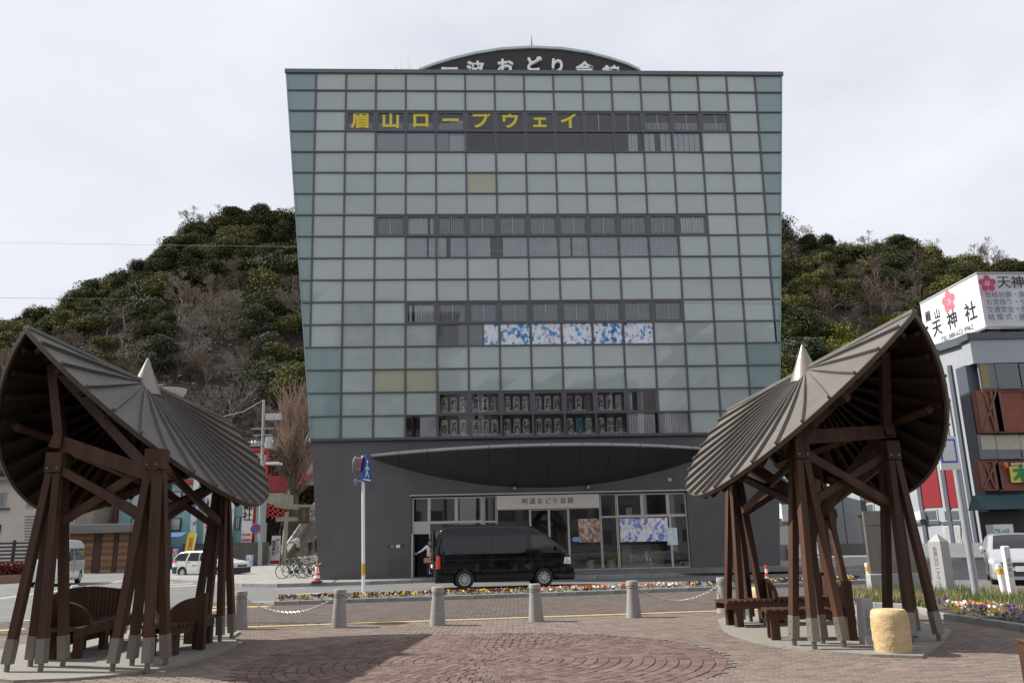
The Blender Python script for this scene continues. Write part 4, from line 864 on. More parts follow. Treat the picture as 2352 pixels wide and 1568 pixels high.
for pts in ([(3.52, .36), (3.52, 1.2), (3.5, 1.95), (3.9, 1.97), (4.72, 1.38), (4.7, .8)], [(2.12, .34), (2.12, 1.95)], [(.25, 1.95), (3.45, 1.95)], [(.9, 2.08), (3.7, 2.08)]): van.line(pts)
van.line([(.3, 1.05), (4.7, 1.0)], .006)
van.patch('tail_lamp', [(.03, .74), (.2, .74), (.18, 1.2), (.06, 1.2)], tl, .01); van.patch('headlamp', [(4.78, .82), (5.06, .80), (5.05, 1.04), (4.82, 1.06)], hl, .01); van.patch('indicator', [(4.9, .86), (5.0, .86), (5.0, .92), (4.9, .92)], mat('amber lens', (.8, .25, .03), .2), .015)
van.patch('door_handle', [(3.62, 1.12), (3.8, 1.12), (3.8, 1.16), (3.62, 1.16)], paintk, .03, nx=3, nz=2); van.patch('sill', [(1.55, .26), (3.55, .26), (3.55, .34), (1.55, .34)], trim, .006)
van.mirror(4.5, 1.42, paintk); van.patch('bumper_trim', [(4.62, .3), (5.15, .3), (5.15, .42), (4.55, .42)], trim, .008)
MB().box((-.03, 0, 1.55), (.05, 1.3, 1.1)).build('rear_door', paintk, van.o); MB().bar((-.05, -.4, .82), (-.05, .4, .82), .04, .12).build('number_plate', platem, van.o)
drv = None
# white estate wagon
ra, rb_ = gnd(420, 1326), gnd(534, 1325); hd = rb_ - ra; rz = atan2(hd.y, hd.x); vz = Matrix.Rotation(rz, 3, 'Z')
WT = [(0, .55), (.03, .95), (.12, 1.08), (.35, 1.36), (.52, 1.46), (.8, 1.51), (1.6, 1.53), (2.3, 1.51), (2.65, 1.44), (3.0, 1.24), (3.32, 1.03), (3.5, .98), (3.95, .93), (4.25, .86), (4.38, .78), (4.45, .66), (4.48, .5)]
org = ra - vz @ Vector((.86, -.74, 0)); org.z = 0
wag = Car('white_wagon_car', 'white estate wagon with black bumpers on the zebra crossing', org, rz, 4.48, 1.7, WT, .93, .14, paintw, zb=.2, rr=.1, wheels=(.86, 3.55), wr=.3)
wag.patch('side_window', [(.42, 1.34), (.2, 1.06), (.25, .98), (1.05, .96), (1.2, 1.42), (.6, 1.42)], darkgl); wag.patch('side_window', [(1.16, .96), (1.98, .95), (1.98, 1.43), (1.3, 1.43)], darkgl); wag.patch('side_window', [(2.06, .95), (3.05, .95), (3.1, .99), (2.55, 1.41), (2.06, 1.43)], darkgl)
wag.screen('windscreen', 2.68, 3.3, darkgl); wag.patch('tail_lamp', [(.03, .86), (.42, .9), (.44, .98), (.1, 1.04), (.06, .98)], tl, .008); wag.patch('headlamp', [(3.98, .64), (4.36, .6), (4.3, .72), (4.0, .8)], hl, .008)
wag.patch('rear_bumper', [(.0, .24), (.42, .24), (.48, .56), (.55, .62), (.0, .62)], trim, .012); wag.patch('front_bumper', [(4.0, .24), (4.46, .24), (4.46, .55), (4.2, .55), (4.0, .5)], trim, .012)
wag.line([(1.1, .3), (1.1, .95)]); wag.line([(2.02, .28), (2.02, 1.45)]); wag.line([(3.05, .3), (3.12, .95)]); wag.patch('door_handle', [(1.2, .84), (1.4, .84), (1.4, .88), (1.2, .88)], trim, .02, nx=3, nz=2); wag.mirror(2.95, 1.0, paintw)
MB().box((4.45, 0, .37), (.12, 1.52, .32)).build('bumper_front_face', trim, wag.o); MB().box((4.47, 0, .63), (.06, .8, .1)).build('grille', trim, wag.o)
for y_ in (-.58, .58): MB().box((4.44, y_, .66), (.08, .3, .14)).build('headlamp_front', hl, wag.o)
wag.patch('logo', [(1.55, .66), (1.68, .66), (1.68, .73), (1.55, .73)], mat('logo green', (.05, .35, .15), .5), .006, nx=2, nz=2); wag.patch('logo_text', [(1.7, .66), (1.9, .66), (1.9, .71), (1.7, .71)], mat('logo blue', (.05, .15, .5), .5), .006, nx=2, nz=2)
# white minibus at the left
fa, rr_ = gnd(149, 1344), gnd(183, 1338); hd = fa - rr_; rz = atan2(hd.y, hd.x); vz = Matrix.Rotation(rz, 3, 'Z')
HT = [(0, .5), (.02, 1.2), (.1, 1.9), (.25, 2.15), (.6, 2.24), (2.8, 2.26), (3.4, 2.2), (3.7, 2.05), (4.15, 1.65), (4.5, 1.25), (4.62, 1.05), (4.72, .75), (4.76, .4)]
org = fa - vz @ Vector((3.75, .78, 0)); org.z = 0
mini = Car('white_minibus_van', 'white high roof minibus van half hidden behind the left pavilion posts', org, rz, 4.76, 1.72, HT, 1.1, .15, mat('pale van paint', (.66, .67, .66), .3, coat=.8), zb=.24, rr=.2, wheels=(1.0, 3.72), wr=.33)
mini.patch('side_window', [(.3, 1.78), (.25, 1.22), (2.5, 1.22), (2.5, 1.82), (.5, 1.82)], darkgl); mini.patch('cab_window', [(2.72, 1.82), (2.72, 1.22), (3.95, 1.22), (3.5, 1.76), (3.3, 1.82)], darkgl); mini.screen('windscreen', 3.72, 4.45, darkgl)
mini.patch('headlamp', [(4.35, .72), (4.7, .7), (4.66, 1.0), (4.4, 1.02)], hl, .01); mini.line([(.1, 1.0), (4.3, 1.0)], .02, mat('van stripe', (.3, .33, .33), .5)); mini.line([(2.6, .3), (2.6, 1.9)]); mini.mirror(4.15, 1.28, trim); mini.patch('front_bumper', [(4.2, .28), (4.74, .28), (4.74, .5), (4.2, .5)], mat('bumper white', (.6, .6, .6), .4), .01)
# silver hatchback at the right edge
fa, rr_ = gnd(2287, 1341), gnd(2267, 1322); hd = fa - rr_; rz = atan2(hd.y, hd.x); vz = Matrix.Rotation(rz, 3, 'Z')
ST = [(0, .55), (.04, 1.0), (.2, 1.3), (.45, 1.46), (.9, 1.54), (1.7, 1.55), (2.2, 1.50), (2.7, 1.28), (3.12, 1.05), (3.3, .99), (3.65, .9), (3.85, .75), (3.92, .5)]
org = fa - vz @ Vector((3.1, -.73, 0)); org.z = 0
sil = Car('silver_hatchback_car', 'silver hatchback car facing the camera at the right edge of the photo', org, rz, 3.94, 1.7, ST, .95, .16, paints, zb=.18, rr=.12, wheels=(.6, 3.1), wr=.3)
sil.patch('side_window', [(.5, 1.3), (.55, 1.0), (1.55, .99), (1.55, 1.42), (.8, 1.42)], darkgl); sil.patch('side_window', [(1.65, 1.42), (1.65, .99), (2.75, .99), (2.35, 1.33), (2.1, 1.42)], darkgl); sil.screen('windscreen', 2.22, 3.08, darkgl, inset=.93)
sil.patch('headlamp', [(3.25, .74), (3.55, .68), (3.86, .64), (3.8, .76), (3.4, .86)], hl, .01); sil.mirror(2.6, 1.05, paints); sil.line([(1.6, .3), (1.6, 1.4)]); sil.line([(2.7, .35), (2.75, .95)])
for y, w_, z, h in ((0, 1.1, .64, .1), (0, .9, .36, .16), (-.62, .26, .42, .2), (.62, .26, .42, .2)): MB().box((3.905 + (.02 if abs(y) < .1 else -.06), y, z), (.06, w_, h)).build('grille', trim, sil.o)
MB().box((3.95, 0, .5), (.02, .34, .16)).build('number_plate', platem, sil.o); MB().box((3.945, 0, .645), (.02, 1.0, .02)).build('chrome_strip', rimm, sil.o)
flush_bool()
# ================================================================ bicycles, scooter, cones
def bike_proto(fm_, basket=True):
    t = empty('bicycle'); R3 = .33
    def wheel(x):
        B = MB(); B.tube([(x + R3 * cos(2 * pi * k / 24), 0, R3 + R3 * sin(2 * pi * k / 24)) for k in range(25)], .019, 6, False); w_ = B.build('wheel', rubber, t); S = MB()
        for k in range(14): a = 2 * pi * k / 14; S.tube([(x, 0, R3), (x + R3 * .97 * cos(a), 0, R3 + R3 * .97 * sin(a))], .0025, 3, False)
        S.tube([(x, -.05, R3), (x, .05, R3)], .022, 8); S.build('spokes', rimm, w_)
        B = MB(); B.tube([(x + (R3 + .03) * cos(a), 0, R3 + (R3 + .03) * sin(a)) for a in [pi * (.1 + .8 * i / 12) for i in range(13)]], .018, 5); B.build('mudguard', mat('bike chrome', (.5, .5, .5), .3, metal=.8), t)
    wheel(0); wheel(1.06)
    B = MB(); bb = (.42, 0, .29); st = (.3, 0, .72); hd_ = (.86, 0, .80); hb = (.89, 0, .66)
    for a, b in ((st, bb), (bb, hb), ((.34, 0, .6), (.84, 0, .74)), ((0, .03, R3), bb), ((0, -.03, R3), bb), ((0, .03, R3), (.31, 0, .68)), ((0, -.03, R3), (.31, 0, .68)), (hd_, (.93, 0, .5)), ((.93, .04, .52), (1.06, .05, R3)), ((.93, -.04, .52), (1.06, -.05, R3))): B.tube([a, b], .016, 7)
    B.build('frame', fm_, t)
    MB().tube([(.3, 0, .7), (.28, 0, .86)], .013, 6).build('seat_post', rimm, t); MB().ball((.25, 0, .9), .13, 12, 6, (1.05, .65, .35)).build('saddle', mat('saddle brown', (.12, .06, .035), .6), t, True)
    MB().tube([(.72, -.27, 1.0), (.84, -.2, .97), (.87, 0, .95), (.84, .2, .97), (.72, .27, 1.0)], .012, 6).build('handlebar', rimm, t); MB().tube([(.86, 0, .8), (.87, 0, .95)], .014, 6).build('stem', rimm, t)
    if basket:
        B = MB()
        for z, e in ((.74, .85), (.84, .93), (.95, 1.0)): w_, l_ = .17 * e, .15 * e; B.tube([(1.06 - l_, -w_, z), (1.06 + l_, -w_, z), (1.06 + l_, w_, z), (1.06 - l_, w_, z), (1.06 - l_, -w_, z)], .006, 4)
        for k in range(8): a = 2 * pi * k / 8; B.tube([(1.06 + .12 * cos(a), .14 * sin(a), .74), (1.06 + .15 * cos(a), .17 * sin(a), .95)], .005, 4)
        B.build('basket', rimm, t)
    B = MB(); B.tube([(.0, 0, .7), (-.2, 0, .7)], .012, 5); B.tube([(-.16, .06, .69), (-.02, .06, R3)], .008, 5); B.tube([(-.16, -.06, .69), (-.02, -.06, R3)], .008, 5); B.box((-.06, 0, .71), (.3, .12, .02)); B.build('carrier', trim, t)
    B = MB(); B.disc((.42, .05, .29), (0, 1, 0), .09, .006, 16); B.bar((.42, .07, .29), (.52, .07, .18), .02, .012); B.bar((.42, -.07, .29), (.32, -.07, .40), .02, .012); B.box((.53, .1, .17), (.08, .08, .02)); B.box((.31, -.1, .41), (.08, .08, .02)); B.build('crank', trim, t)
    MB().bar((0, .06, .3), (-.12, .14, .01), .015, .01).build('kickstand', rimm, t)
    return t
bc = [('blue', (.05, .11, .17)), ('black', (.02, .02, .022)), ('red', (.28, .03, .03)), ('silver', (.4, .4, .4)), ('dark green', (.02, .06, .04)), ('white', (.6, .6, .6))]
spots = [((648, 1328), .15, 'blue', 'blue city bicycle nearest the road at the left end of the bike cluster'), ((663, 1325), .3, 'black', 'black city bicycle standing right behind the blue one'), ((676, 1322), .42, 'silver', 'silver bicycle with wire basket in the middle of the bike cluster'), ((692, 1327), .5, 'red', 'dark red bicycle just behind the front traffic cone'), ((688, 1317), .55, 'dark green', 'dark green bicycle at the back of the bike cluster'), ((704, 1319), .62, 'white', 'pale framed bicycle closest to the tiled wall')]
for (u, v), rz, cn, lb in spots:
    t = bike_proto(mat('bike ' + cn, dict(bc)[cn], .35, coat=.5, metal=.2), cn != 'black'); p = gnd(u, v, SWZ); t.location = p; t.rotation_euler = (radians(-6), 0, rz); tag(t, lb, 'bicycle', 'bicycles parked by the tiled wall')
conr = mat('cone red', (.72, .07, .025), .5, var=.05)
for (u, v), lb in (((728, 1337), 'red and white traffic cone nearest the road by the bicycles'), ((743, 1327), 'red and white traffic cone against the tiled wall')):
    p = gnd(u, v, SWZ); t = wthing('traffic_cone', p, lb, 'traffic cone', 'traffic cones'); MB().cbox(p + Vector((0, 0, .03)), (.42, .42, .06), .015, .1).build('base', trim, t)
    f = lambda a, b: [(.15 - .12 * a, .06 + .66 * a), (.15 - .12 * b, .06 + .66 * b)]
    MB().lathe(f(0, .18), 16, p).build('cone_band', conr, t); MB().lathe(f(.18, .36), 16, p).build('cone_band', white, t); MB().lathe(f(.36, .5), 16, p).build('cone_band', conr, t); MB().lathe(f(.5, .86), 16, p).build('cone_band', white, t); MB().lathe(f(.86, 1.0), 16, p).build('cone_band', conr, t); MB().ball(p + Vector((0, 0, .74)), .045, 10, 6).build('cone_tip', conr, t)
    text('駐輪禁止', 'lettering', conr, t, p + Vector((0, -.085, .5)), .055, vertical=True, gap=.9, bold=.003)
a = gnd(728, 1337, SWZ) + Vector((0, 0, .7)); b = gnd(743, 1327, SWZ) + Vector((0, 0, .75)); tag(MB().bar(a, b, .05, .05).build('cone_bar', mat('hazard bar', (.5, .4, .03), .5, var=.6, scale=14)), 'yellow and black bar linking the two traffic cones', 'barrier bar')
# yellow scooter by the shrine road
p = gnd(566, 1301); t = empty('scooter', p, 2.2, 'yellow scooter parked beside the dark stone wall', 'scooter'); ys = mat('scooter yellow', (.72, .42, .02), .35, coat=.5)
for x in (-.6, .6):
    B = MB(); B.loft([[Vector((x + r * cos(2 * pi * k / 20), o, .24 + r * sin(2 * pi * k / 20))) for k in range(20)] for r, o in ((.1, -.05), (.24, -.06), (.24, .06), (.1, .05))], True, True); B.build('wheel', rubber, t)
MB().loft([[(-.85, y * .6, z) for y, z in ((-.12, .62), (.12, .62), (.1, .78), (-.1, .78))], [(-.5, y, z) for y, z in ((-.2, .4), (.2, .4), (.15, .76), (-.15, .76))], [(-.05, y, z) for y, z in ((-.18, .32), (.18, .32), (.14, .7), (-.14, .7))], [(.02, y, z) for y, z in ((-.15, .3), (.15, .3), (.12, .4), (-.12, .4))]], True, True).build('rear_body', ys, t, True)
MB().box((.22, 0, .3), (.5, .3, .06)).build('footboard', trim, t); MB().loft([[(.45, -.2, .3), (.45, .2, .3), (.5, .2, .3), (.5, -.2, .3)], [(.55, -.2, .6), (.55, .2, .6), (.68, .16, .6), (.68, -.16, .6)], [(.42, -.12, .98), (.42, .12, .98), (.56, .1, .98), (.56, -.1, .98)]], True, True).build('front_shield', ys, t, True)
MB().box((-.42, 0, .81), (.65, .26, .08)).build('seat', trim, t); MB().tube([(.38, -.33, 1.06), (.46, 0, 1.03), (.38, .33, 1.06)], .02, 8).build('handlebar', trim, t); MB().tube([(.6, 0, .55), (.62, 0, .24)], .03, 8).build('fork', trim, t); MB().ball((.56, 0, .9), .08, 12, 8).build('headlamp', hl, t); MB().tube([(.42, .25, 1.05), (.38, .32, 1.28)], .008, 5).build('mirror_stem', rimm, t); MB().disc((.38, .32, 1.3), (-1, 0, 0), .06, .015).build('mirror', trim, t)
# road sign pole in front of the base
p = gnd(835, 1372); t = wthing('road_sign_pole', p, 'white pole with yellow band and edge-on road signs left of the black van', 'sign pole'); tp = at(834, 1046, p.y); H = tp.z
MB().tube([p, Vector((tp.x, p.y, H))], .055, 14).build('pole', white, t, True); MB().tube([seg(p, tp, (1372 - 1322) / 326.), seg(p, tp, (1372 - 1296) / 326.)], .058, 14).build('yellow_band', mat('band yellow', (.62, .38, .03), .5), t)
sb = mat('sign back steel', (.5, .5, .49), .4, metal=.6); sblue = mat('sign blue', (.02, .1, .42), .45)
c = seg(p, tp, .9); d = Vector((.35, -.94, 0)).normalized()
n1 = Vector((.93, -.37, 0)).normalized(); MB().disc(c + Vector((-.22, 0, .12)), Vector((-.97, .22, 0)), .33, .012, 28).build('round_sign', sb, t); MB().disc(c + Vector((.04, .0, .1)), Vector((.97, -.22, 0)), .34, .012, 28).build('round_sign', mat('sign maroon', (.2, .03, .08), .5), t)
tri = [c + Vector((.12, 0, 0)) + x * Vector((.24, .97, 0)) + Vector((0, 0, z)) for x, z in ((-.42, -.42), (.42, -.42), (.42, -.3), (.05, .52), (-.05, .52), (-.42, -.3))]
cs = MB().hexa([q + Vector((.97, -.24, 0)) * .012 for q in tri], tri).build('crossing_sign', sblue, t)
cc = c + Vector((.12, 0, 0)) + Vector((.97, -.24, 0)) * .015; ax_ = Vector((.24, .97, 0))
B = MB(); 
for (x0, z0, x1, z1) in ((0, .18, 0, -.05), (0, -.05, -.12, -.26), (0, -.05, .13, -.26), (0, .1, -.14, -.02), (0, .1, .14, .0)): B.bar(cc + ax_ * x0 + Vector((0, 0, z0)), cc + ax_ * x1 + Vector((0, 0, z1)), .06, .006, Vector((.97, -.24, 0)))
B.disc(cc + Vector((0, 0, .26)), (.97, -.24, 0), .06, .004, 14); B.box(cc + Vector((0, 0, -.35)), (.006, .6, .05), atan2(-.24, .97)); B.build('walker_symbol', white, cs)
MB().disc(c + Vector((-.22, 0, -.42)), Vector((-.97, .22, 0)), .12, .012).build('small_plate', sb, t)
for z in (.38, .02, -.38): MB().bar(c + Vector((-.24, 0, z)), c + Vector((.12, -.01, z)), .04, .04).build('sign_clamp', sb, t)
# ================================================================ people
skin = mat('skin', (.46, .27, .19), .6, var=.06); hairm = mat('black hair', (.015, .012, .011), .5)
def person(label, loc, rz, H, J, mats_, group=None, hair=.5, held=()):
    """J: joint positions for H = 1.7 m; mats_: list of (material, test(co) ) in order, first hit wins"""
    t = empty('person', loc, rz, label, 'person', group); s = H / 1.7
    V = []; E_ = []; R2 = []; idx = {}
    def jv(n_, r): idx[n_] = len(V); V.append(Vector(J[n_]) * s); R2.append(r * s)
    for n_, r in (('pelvis', .145), ('waist', .125), ('chest', .15), ('neck', .055), ('head', .088), ('crown', .075)): jv(n_, r)
    for sd in 'LR':
        for n_, r in (('sh', .07), ('el', .045), ('wr', .033), ('ha', .028), ('hip', .095), ('kn', .062), ('an', .045), ('to', .036)): jv(n_ + sd, r)
    ed = [('pelvis', 'waist'), ('waist', 'chest'), ('chest', 'neck'), ('neck', 'head'), ('head', 'crown')]
    for sd in 'LR': ed += [('chest', 'sh' + sd), ('sh' + sd, 'el' + sd), ('el' + sd, 'wr' + sd), ('wr' + sd, 'ha' + sd), ('pelvis', 'hip' + sd), ('hip' + sd, 'kn' + sd), ('kn' + sd, 'an' + sd), ('an' + sd, 'to' + sd)]
    me = bpy.data.meshes.new('body'); me.from_pydata(V, [(idx[a], idx[b]) for a, b in ed], []); o = bpy.data.objects.new('body', me); COL.objects.link(o)
    m_ = o.modifiers.new('skin', 'SKIN'); m_.use_smooth_shade = True
    for i, sv in enumerate(me.skin_vertices[0].data): sv.radius = (R2[i], R2[i]); sv.use_root = (i == 0)
    o.modifiers.new('sub', 'SUBSURF').levels = 1
    dg = bpy.context.evaluated_depsgraph_get(); dg.update(); nm = bpy.data.meshes.new_from_object(o.evaluated_get(dg)); bpy.data.objects.remove(o)
    # fingers and a nose belong to the same skin
    B = MB()
    for sd in 'LR':
        w_, h = Vector(J['wr' + sd]) * s, Vector(J['ha' + sd]) * s; d = (h - w_).normalized(); sv = d.cross(Vector((0, 1, 0))); sv = (sv if sv.length > .2 else d.cross(Vector((1, 0, 0)))).normalized(); pn = d.cross(sv)
        for k, ln in enumerate((.06, .075, .08, .07)): q = h + sv * (.024 - .016 * k) * s; B.tube([q - d * .01 * s, q + d * ln * .55 * s, q + (d * ln * .9 + pn * .02) * s], [.010 * s, .009 * s, .006 * s], 6)
        q = h - d * .03 * s + sv * .03 * s; B.tube([q, q + (sv * .035 + d * .02) * s, q + (sv * .04 + d * .055) * s], [.011 * s, .01 * s, .007 * s], 6)
    hd_ = Vector(J['head']) * s; fw_ = Vector(J.get('face', (0, -1, 0))).normalized(); B.tube([hd_ + fw_ * .075 * s + Vector((0, 0, .02 * s)), hd_ + fw_ * .105 * s + Vector((0, 0, -.012 * s))], [.008 * s, .014 * s], 6)
    sdv = fw_.cross(Vector((0, 0, 1)))
    for q in (-1, 1): B.ball(hd_ + sdv * q * .088 * s, .024 * s, 6, 5, (.5, .6, 1.1))
    bm = bmesh.new(); bm.from_mesh(nm); x = bpy.data.meshes.new('x'); x.from_pydata(B.v, [], B.f); bm.from_mesh(x); bm.to_mesh(nm); bm.free()
    ml = []
    for mm, fn in mats_:
        if mm not in ml: ml.append(mm)
    nm.materials.clear()
    for mm in ml: nm.materials.append(mm)
    for p_ in nm.polygons:
        p_.use_smooth = True; c_ = p_.center / s
        for mm, fn in mats_:
            if fn(c_): p_.material_index = ml.index(mm); break
    link(bpy.data.objects.new('body', nm), t)
    B = MB(); hc = hd_.lerp(Vector(J['crown']) * s, .5) - fw_ * .018 * s; B.ball(hc + Vector((0, 0, .02 * s)), .108 * s, 14, 8, (.92, 1.0, .98)); hv = B.build('hair', hairm, t, True)
    # trim the hair ball away from the face
    bm = bmesh.new(); bm.from_mesh(hv.data); bmesh.ops.bisect_plane(bm, geom=bm.verts[:] + bm.edges[:] + bm.faces[:], plane_co=hd_ + fw_ * .045 * s + Vector((0, 0, .05 * s)), plane_no=(fw_ * .75 + Vector((0, 0, -.65))), clear_outer=True); bm.to_mesh(hv.data); bm.free()
    E2 = MB()
    for q in (-1, 1): E2.ball(hd_ + fw_ * .082 * s + sdv * q * .032 * s + Vector((0, 0, .028 * s)), .009 * s, 6, 4)
    E2.build('eyes', ink, t)
    if hair > .8: MB().tube([hd_ - fw_ * .06 * s + Vector((0, 0, .05 * s)), hd_ - fw_ * .08 * s + Vector((0, 0, -.1 * s)), hd_ - fw_ * .07 * s + Vector((0, 0, -.2 * s))], [.09 * s, .085 * s, .05 * s], 10).build('long_hair', hairm, t, True)
    return t
stand = dict(pelvis=(0, 0, .92), waist=(0, 0, 1.08), chest=(0, 0, 1.29), neck=(0, 0, 1.43), head=(0, -.01, 1.53), crown=(0, 0, 1.62), shL=(.17, 0, 1.36), shR=(-.17, 0, 1.36), elL=(.22, .02, 1.1), elR=(-.22, .02, 1.1), wrL=(.23, -.06, .87), wrR=(-.23, -.06, .87), haL=(.23, -.08, .80), haR=(-.23, -.08, .80), hipL=(.09, 0, .86), hipR=(-.09, 0, .86), knL=(.1, -.01, .47), knR=(-.1, -.01, .47), anL=(.1, .02, .07), anR=(-.1, .02, .07), toL=(.11, -.13, .035), toR=(-.11, -.13, .035))
shirt = mat('white shirt', (.72, .74, .80), .8, var=.06); vest = mat('knit vest', (.66, .65, .62), .9, var=.08); navy = mat('navy trousers', (.015, .017, .03), .8); shoe = mat('black shoe', (.02, .015, .012), .4); tie = mat('navy tie', (.02, .025, .07), .6)
Jm = dict(stand); Jm.update(elR=(-.36, -.1, 1.2), wrR=(-.55, -.22, 1.1), haR=(-.62, -.25, 1.08), elL=(.2, -.03, 1.1), wrL=(.16, -.24, 1.0), haL=(.13, -.3, .98), face=(.15, -1, -.1))
handz = lambda J, r=.13: (lambda c: any((c - Vector(J[k])).length < r for k in ('haL', 'haR')))
man = person('man in a white shirt, pale knit vest and dark trousers behind the black van', gnd(988, 1327, SWZ), .1, 1.70, Jm, [(shoe, lambda c: c.z < .1), (navy, lambda c: c.z < .93), (skin, lambda c: c.z > 1.425), (skin, handz(Jm, .11)), (tie, lambda c: abs(c.x) < .025 and 1.3 < c.z < 1.43 and c.y < -.05), (vest, lambda c: abs(c.x) < .165 and c.z < 1.36), (shirt, lambda c: True)])
mp_ = gnd(988, 1327, SWZ); cb = mat('cardboard', (.42, .23, .12), .8)
tag(MB().box(mp_ + Vector((.02, -.5, .78)), (.5, .3, .2), .1).build('cardboard_box', cb), 'brown cardboard box with red print beside the man behind the black van', 'box')
tag(MB().box(mp_ + Vector((.12, -.36, 1.16)), (.26, .06, .16), .1).build('wooden_tray', cb), 'small brown tray held by the man in the knit vest', 'tray')
# driver seen through the cab window is hidden by the dark glass; stairs visitors come with the shrine
# ================================================================ left background: shrine road
redp = mat('vermilion paint', (.50, .035, .03), .5, var=.1); redd = mat('red band', (.40, .03, .045), .55, var=.06); tealw = mat('turquoise stucco', (.24, .42, .42), .85, var=.08, scale=1.5, bump=.1); stone = mat('weathered stone', (.36, .33, .27), .9, var=.2, scale=2, bump=.4, bscale=25)
darkst = mat('dark stone wall', (.10, .095, .088), .9, var=.35, scale=1.2, bump=.5, bscale=8); cloth = mat('banner cloth', (.72, .72, .74), .8, var=.05); purp = mat('purple ink', (.10, .05, .30), .7); redi = mat('red ink', (.55, .03, .03), .7); winf = mat('black window frame', (.02, .02, .02), .5); hglass = mat('house window', (.10, .12, .13), .08, var=.1, coat=.5); corr = mat('corrugated sheet', (.5, .52, .53), .45, metal=.3, var=.08)
def yrect(u0, u1, v0, v1, Y): a = at(u0, v1, Y); b = at(u1, v0, Y); return a.x, b.x, a.z, b.z
def ybox(u0, u1, v0, v1, Y, th, name, m_, par, back=True):
    x0, x1, z0, z1 = yrect(u0, u1, v0, v1, Y); return MB().box(((x0 + x1) / 2, Y + th / 2 * (1 if back else -1), (z0 + z1) / 2), (abs(x1 - x0), th, abs(z1 - z0))).build(name, m_, par)
def window(u0, u1, v0, v1, Y, par, fm_=winf, gm=hglass, mull=1, curtain=None):
    f = ybox(u0, u1, v0, v1, Y, .12, 'window', fm_, par, False); x0, x1, z0, z1 = yrect(u0, u1, v0, v1, Y); t_ = min(.08, abs(x1 - x0) * .1)
    n = mull + 1
    for k in range(n):
        a = x0 + t_ + (x1 - x0 - 2 * t_) * k / n; b = x0 + t_ + (x1 - x0 - 2 * t_) * (k + 1) / n; MB().box(((a + b) / 2, Y - .125, (z0 + z1) / 2), ((b - a) - .05, .02, z1 - z0 - 2 * t_)).build('pane', gm, f)
    return f
TY = 72.
x0, x1, z0, z1 = yrect(262, 592, 1090, 1300, TY)
tb = wthing('turquoise_building', ((x0 + x1) / 2, TY, 0), 'turquoise stucco building with red trim behind the white banners', 'building')
MB().box(((x0 + x1) / 2, TY + 1.5, z1 / 2), (x1 - x0, 3, z1)).build('wall', tealw, tb); ybox(261, 276, 1098, 1262, TY - .003, .25, 'red_pilaster', redd, tb, False); ybox(572, 593, 1098, 1262, TY - .003, .25, 'red_pilaster', redd, tb, False); ybox(277, 571, 1098, 1114, TY - .003, .3, 'red_cornice', redd, tb, False)
a = at(262, 1092, TY); MB().box((x0 + (x1 - x0) * .35, TY + 1.5, z1 + .7), ((x1 - x0) * .6, 2.6, 1.4)).build('roof_screen', corr, tb)
for z in (.2, .7, 1.2): MB().tube([(x0, TY - .2, z1 + z), (x0 + (x1 - x0) * .62, TY - .2, z1 + z)], .04, 6).build('railing', redp, tb)
for q in ((378, 420, 1128, 1166), (376, 418, 1189, 1219), (300, 345, 1128, 1166), (300, 345, 1189, 1219), (488, 512, 1186, 1215), (540, 553, 1186, 1215)): window(*q, TY, tb, gm=mat('curtained pane', (.35, .36, .34), .2, var=.2, scale=3, coat=.4))
cm = (a.x, TY)
# banners on the building front
def banner(u0, u1, v0, v1, label, lines, rod=True):
    Yb = TY - .5; x0, x1, z0, z1 = yrect(u0, u1, v0, v1, Yb); t = wthing('hanging_banner', ((x0 + x1) / 2, Yb, z0), label, 'banner', 'white banners on the turquoise building'); B = MB(); n = 14
    B.loft([[Vector((x0 + (x1 - x0) * i / 5, Yb + .05 * sin(k * 1.1 + i), z0 + (z1 - z0) * k / n)) for i in range(6)] for k in range(n + 1)], False).build('cloth', cloth, t, True)
    MB().bar((x0 - .05, Yb, z1 + .03), (x1 + .05, Yb, z1 + .03), .05, .05).build('rod', winf, t); w_ = x1 - x0
    for s_, m_, fz, sz, vert in lines: text(s_, 'lettering', m_, t, ((x0 + x1) / 2, Yb - .07, z1 + (z0 - z1) * fz), sz * w_, vertical=vert, gap=.82, bold=.012)
    return t
b1 = banner(434, 459, 1096, 1246, 'tall white banner with purple lettering and a blue P on the turquoise building', [('知恵の', purp, .42, .8, True)]); x0, x1, z0, z1 = yrect(434, 459, 1096, 1246, TY - .6)
MB().disc(((x0 + x1) / 2, TY - .6, z0 + (z1 - z0) * .31), (0, -1, 0), (x1 - x0) * .32, .02, 24).build('parking_mark', sblue, b1); text('P', 'lettering', white, b1, ((x0 + x1) / 2, TY - .63, z0 + (z1 - z0) * .31), .5, bold=.02)
banner(465, 488, 1100, 1248, 'white banner with black lettering half hidden by the pavilion posts', [('家内安全', ink, .38, .55, True), ('除', redi, .75, .4, True)]); banner(515, 539, 1150, 1246, 'white banner with red and purple lettering beside the pavilion roof edge', [('願', redi, .3, .8, True), ('予約', purp, .72, .75, True)])
banner(553, 584, 1126, 1247, 'rightmost white banner with a red phone number', [('神社', ink, .42, .95, True), ('TEL (088)', redi, .84, .2, False), ('622-9962', redi, .94, .23, False)])
# retaining wall and forecourt
x0, x1, z0, z1 = yrect(415, 602, 1244, 1296, TY - 2); rw = tag(MB().box(((x0 + x1) / 2, TY - 1.0, z1 / 2), (x1 - x0, 2, z1)).build('retaining_wall', darkst), 'dark weathered retaining wall below the turquoise building', 'wall')
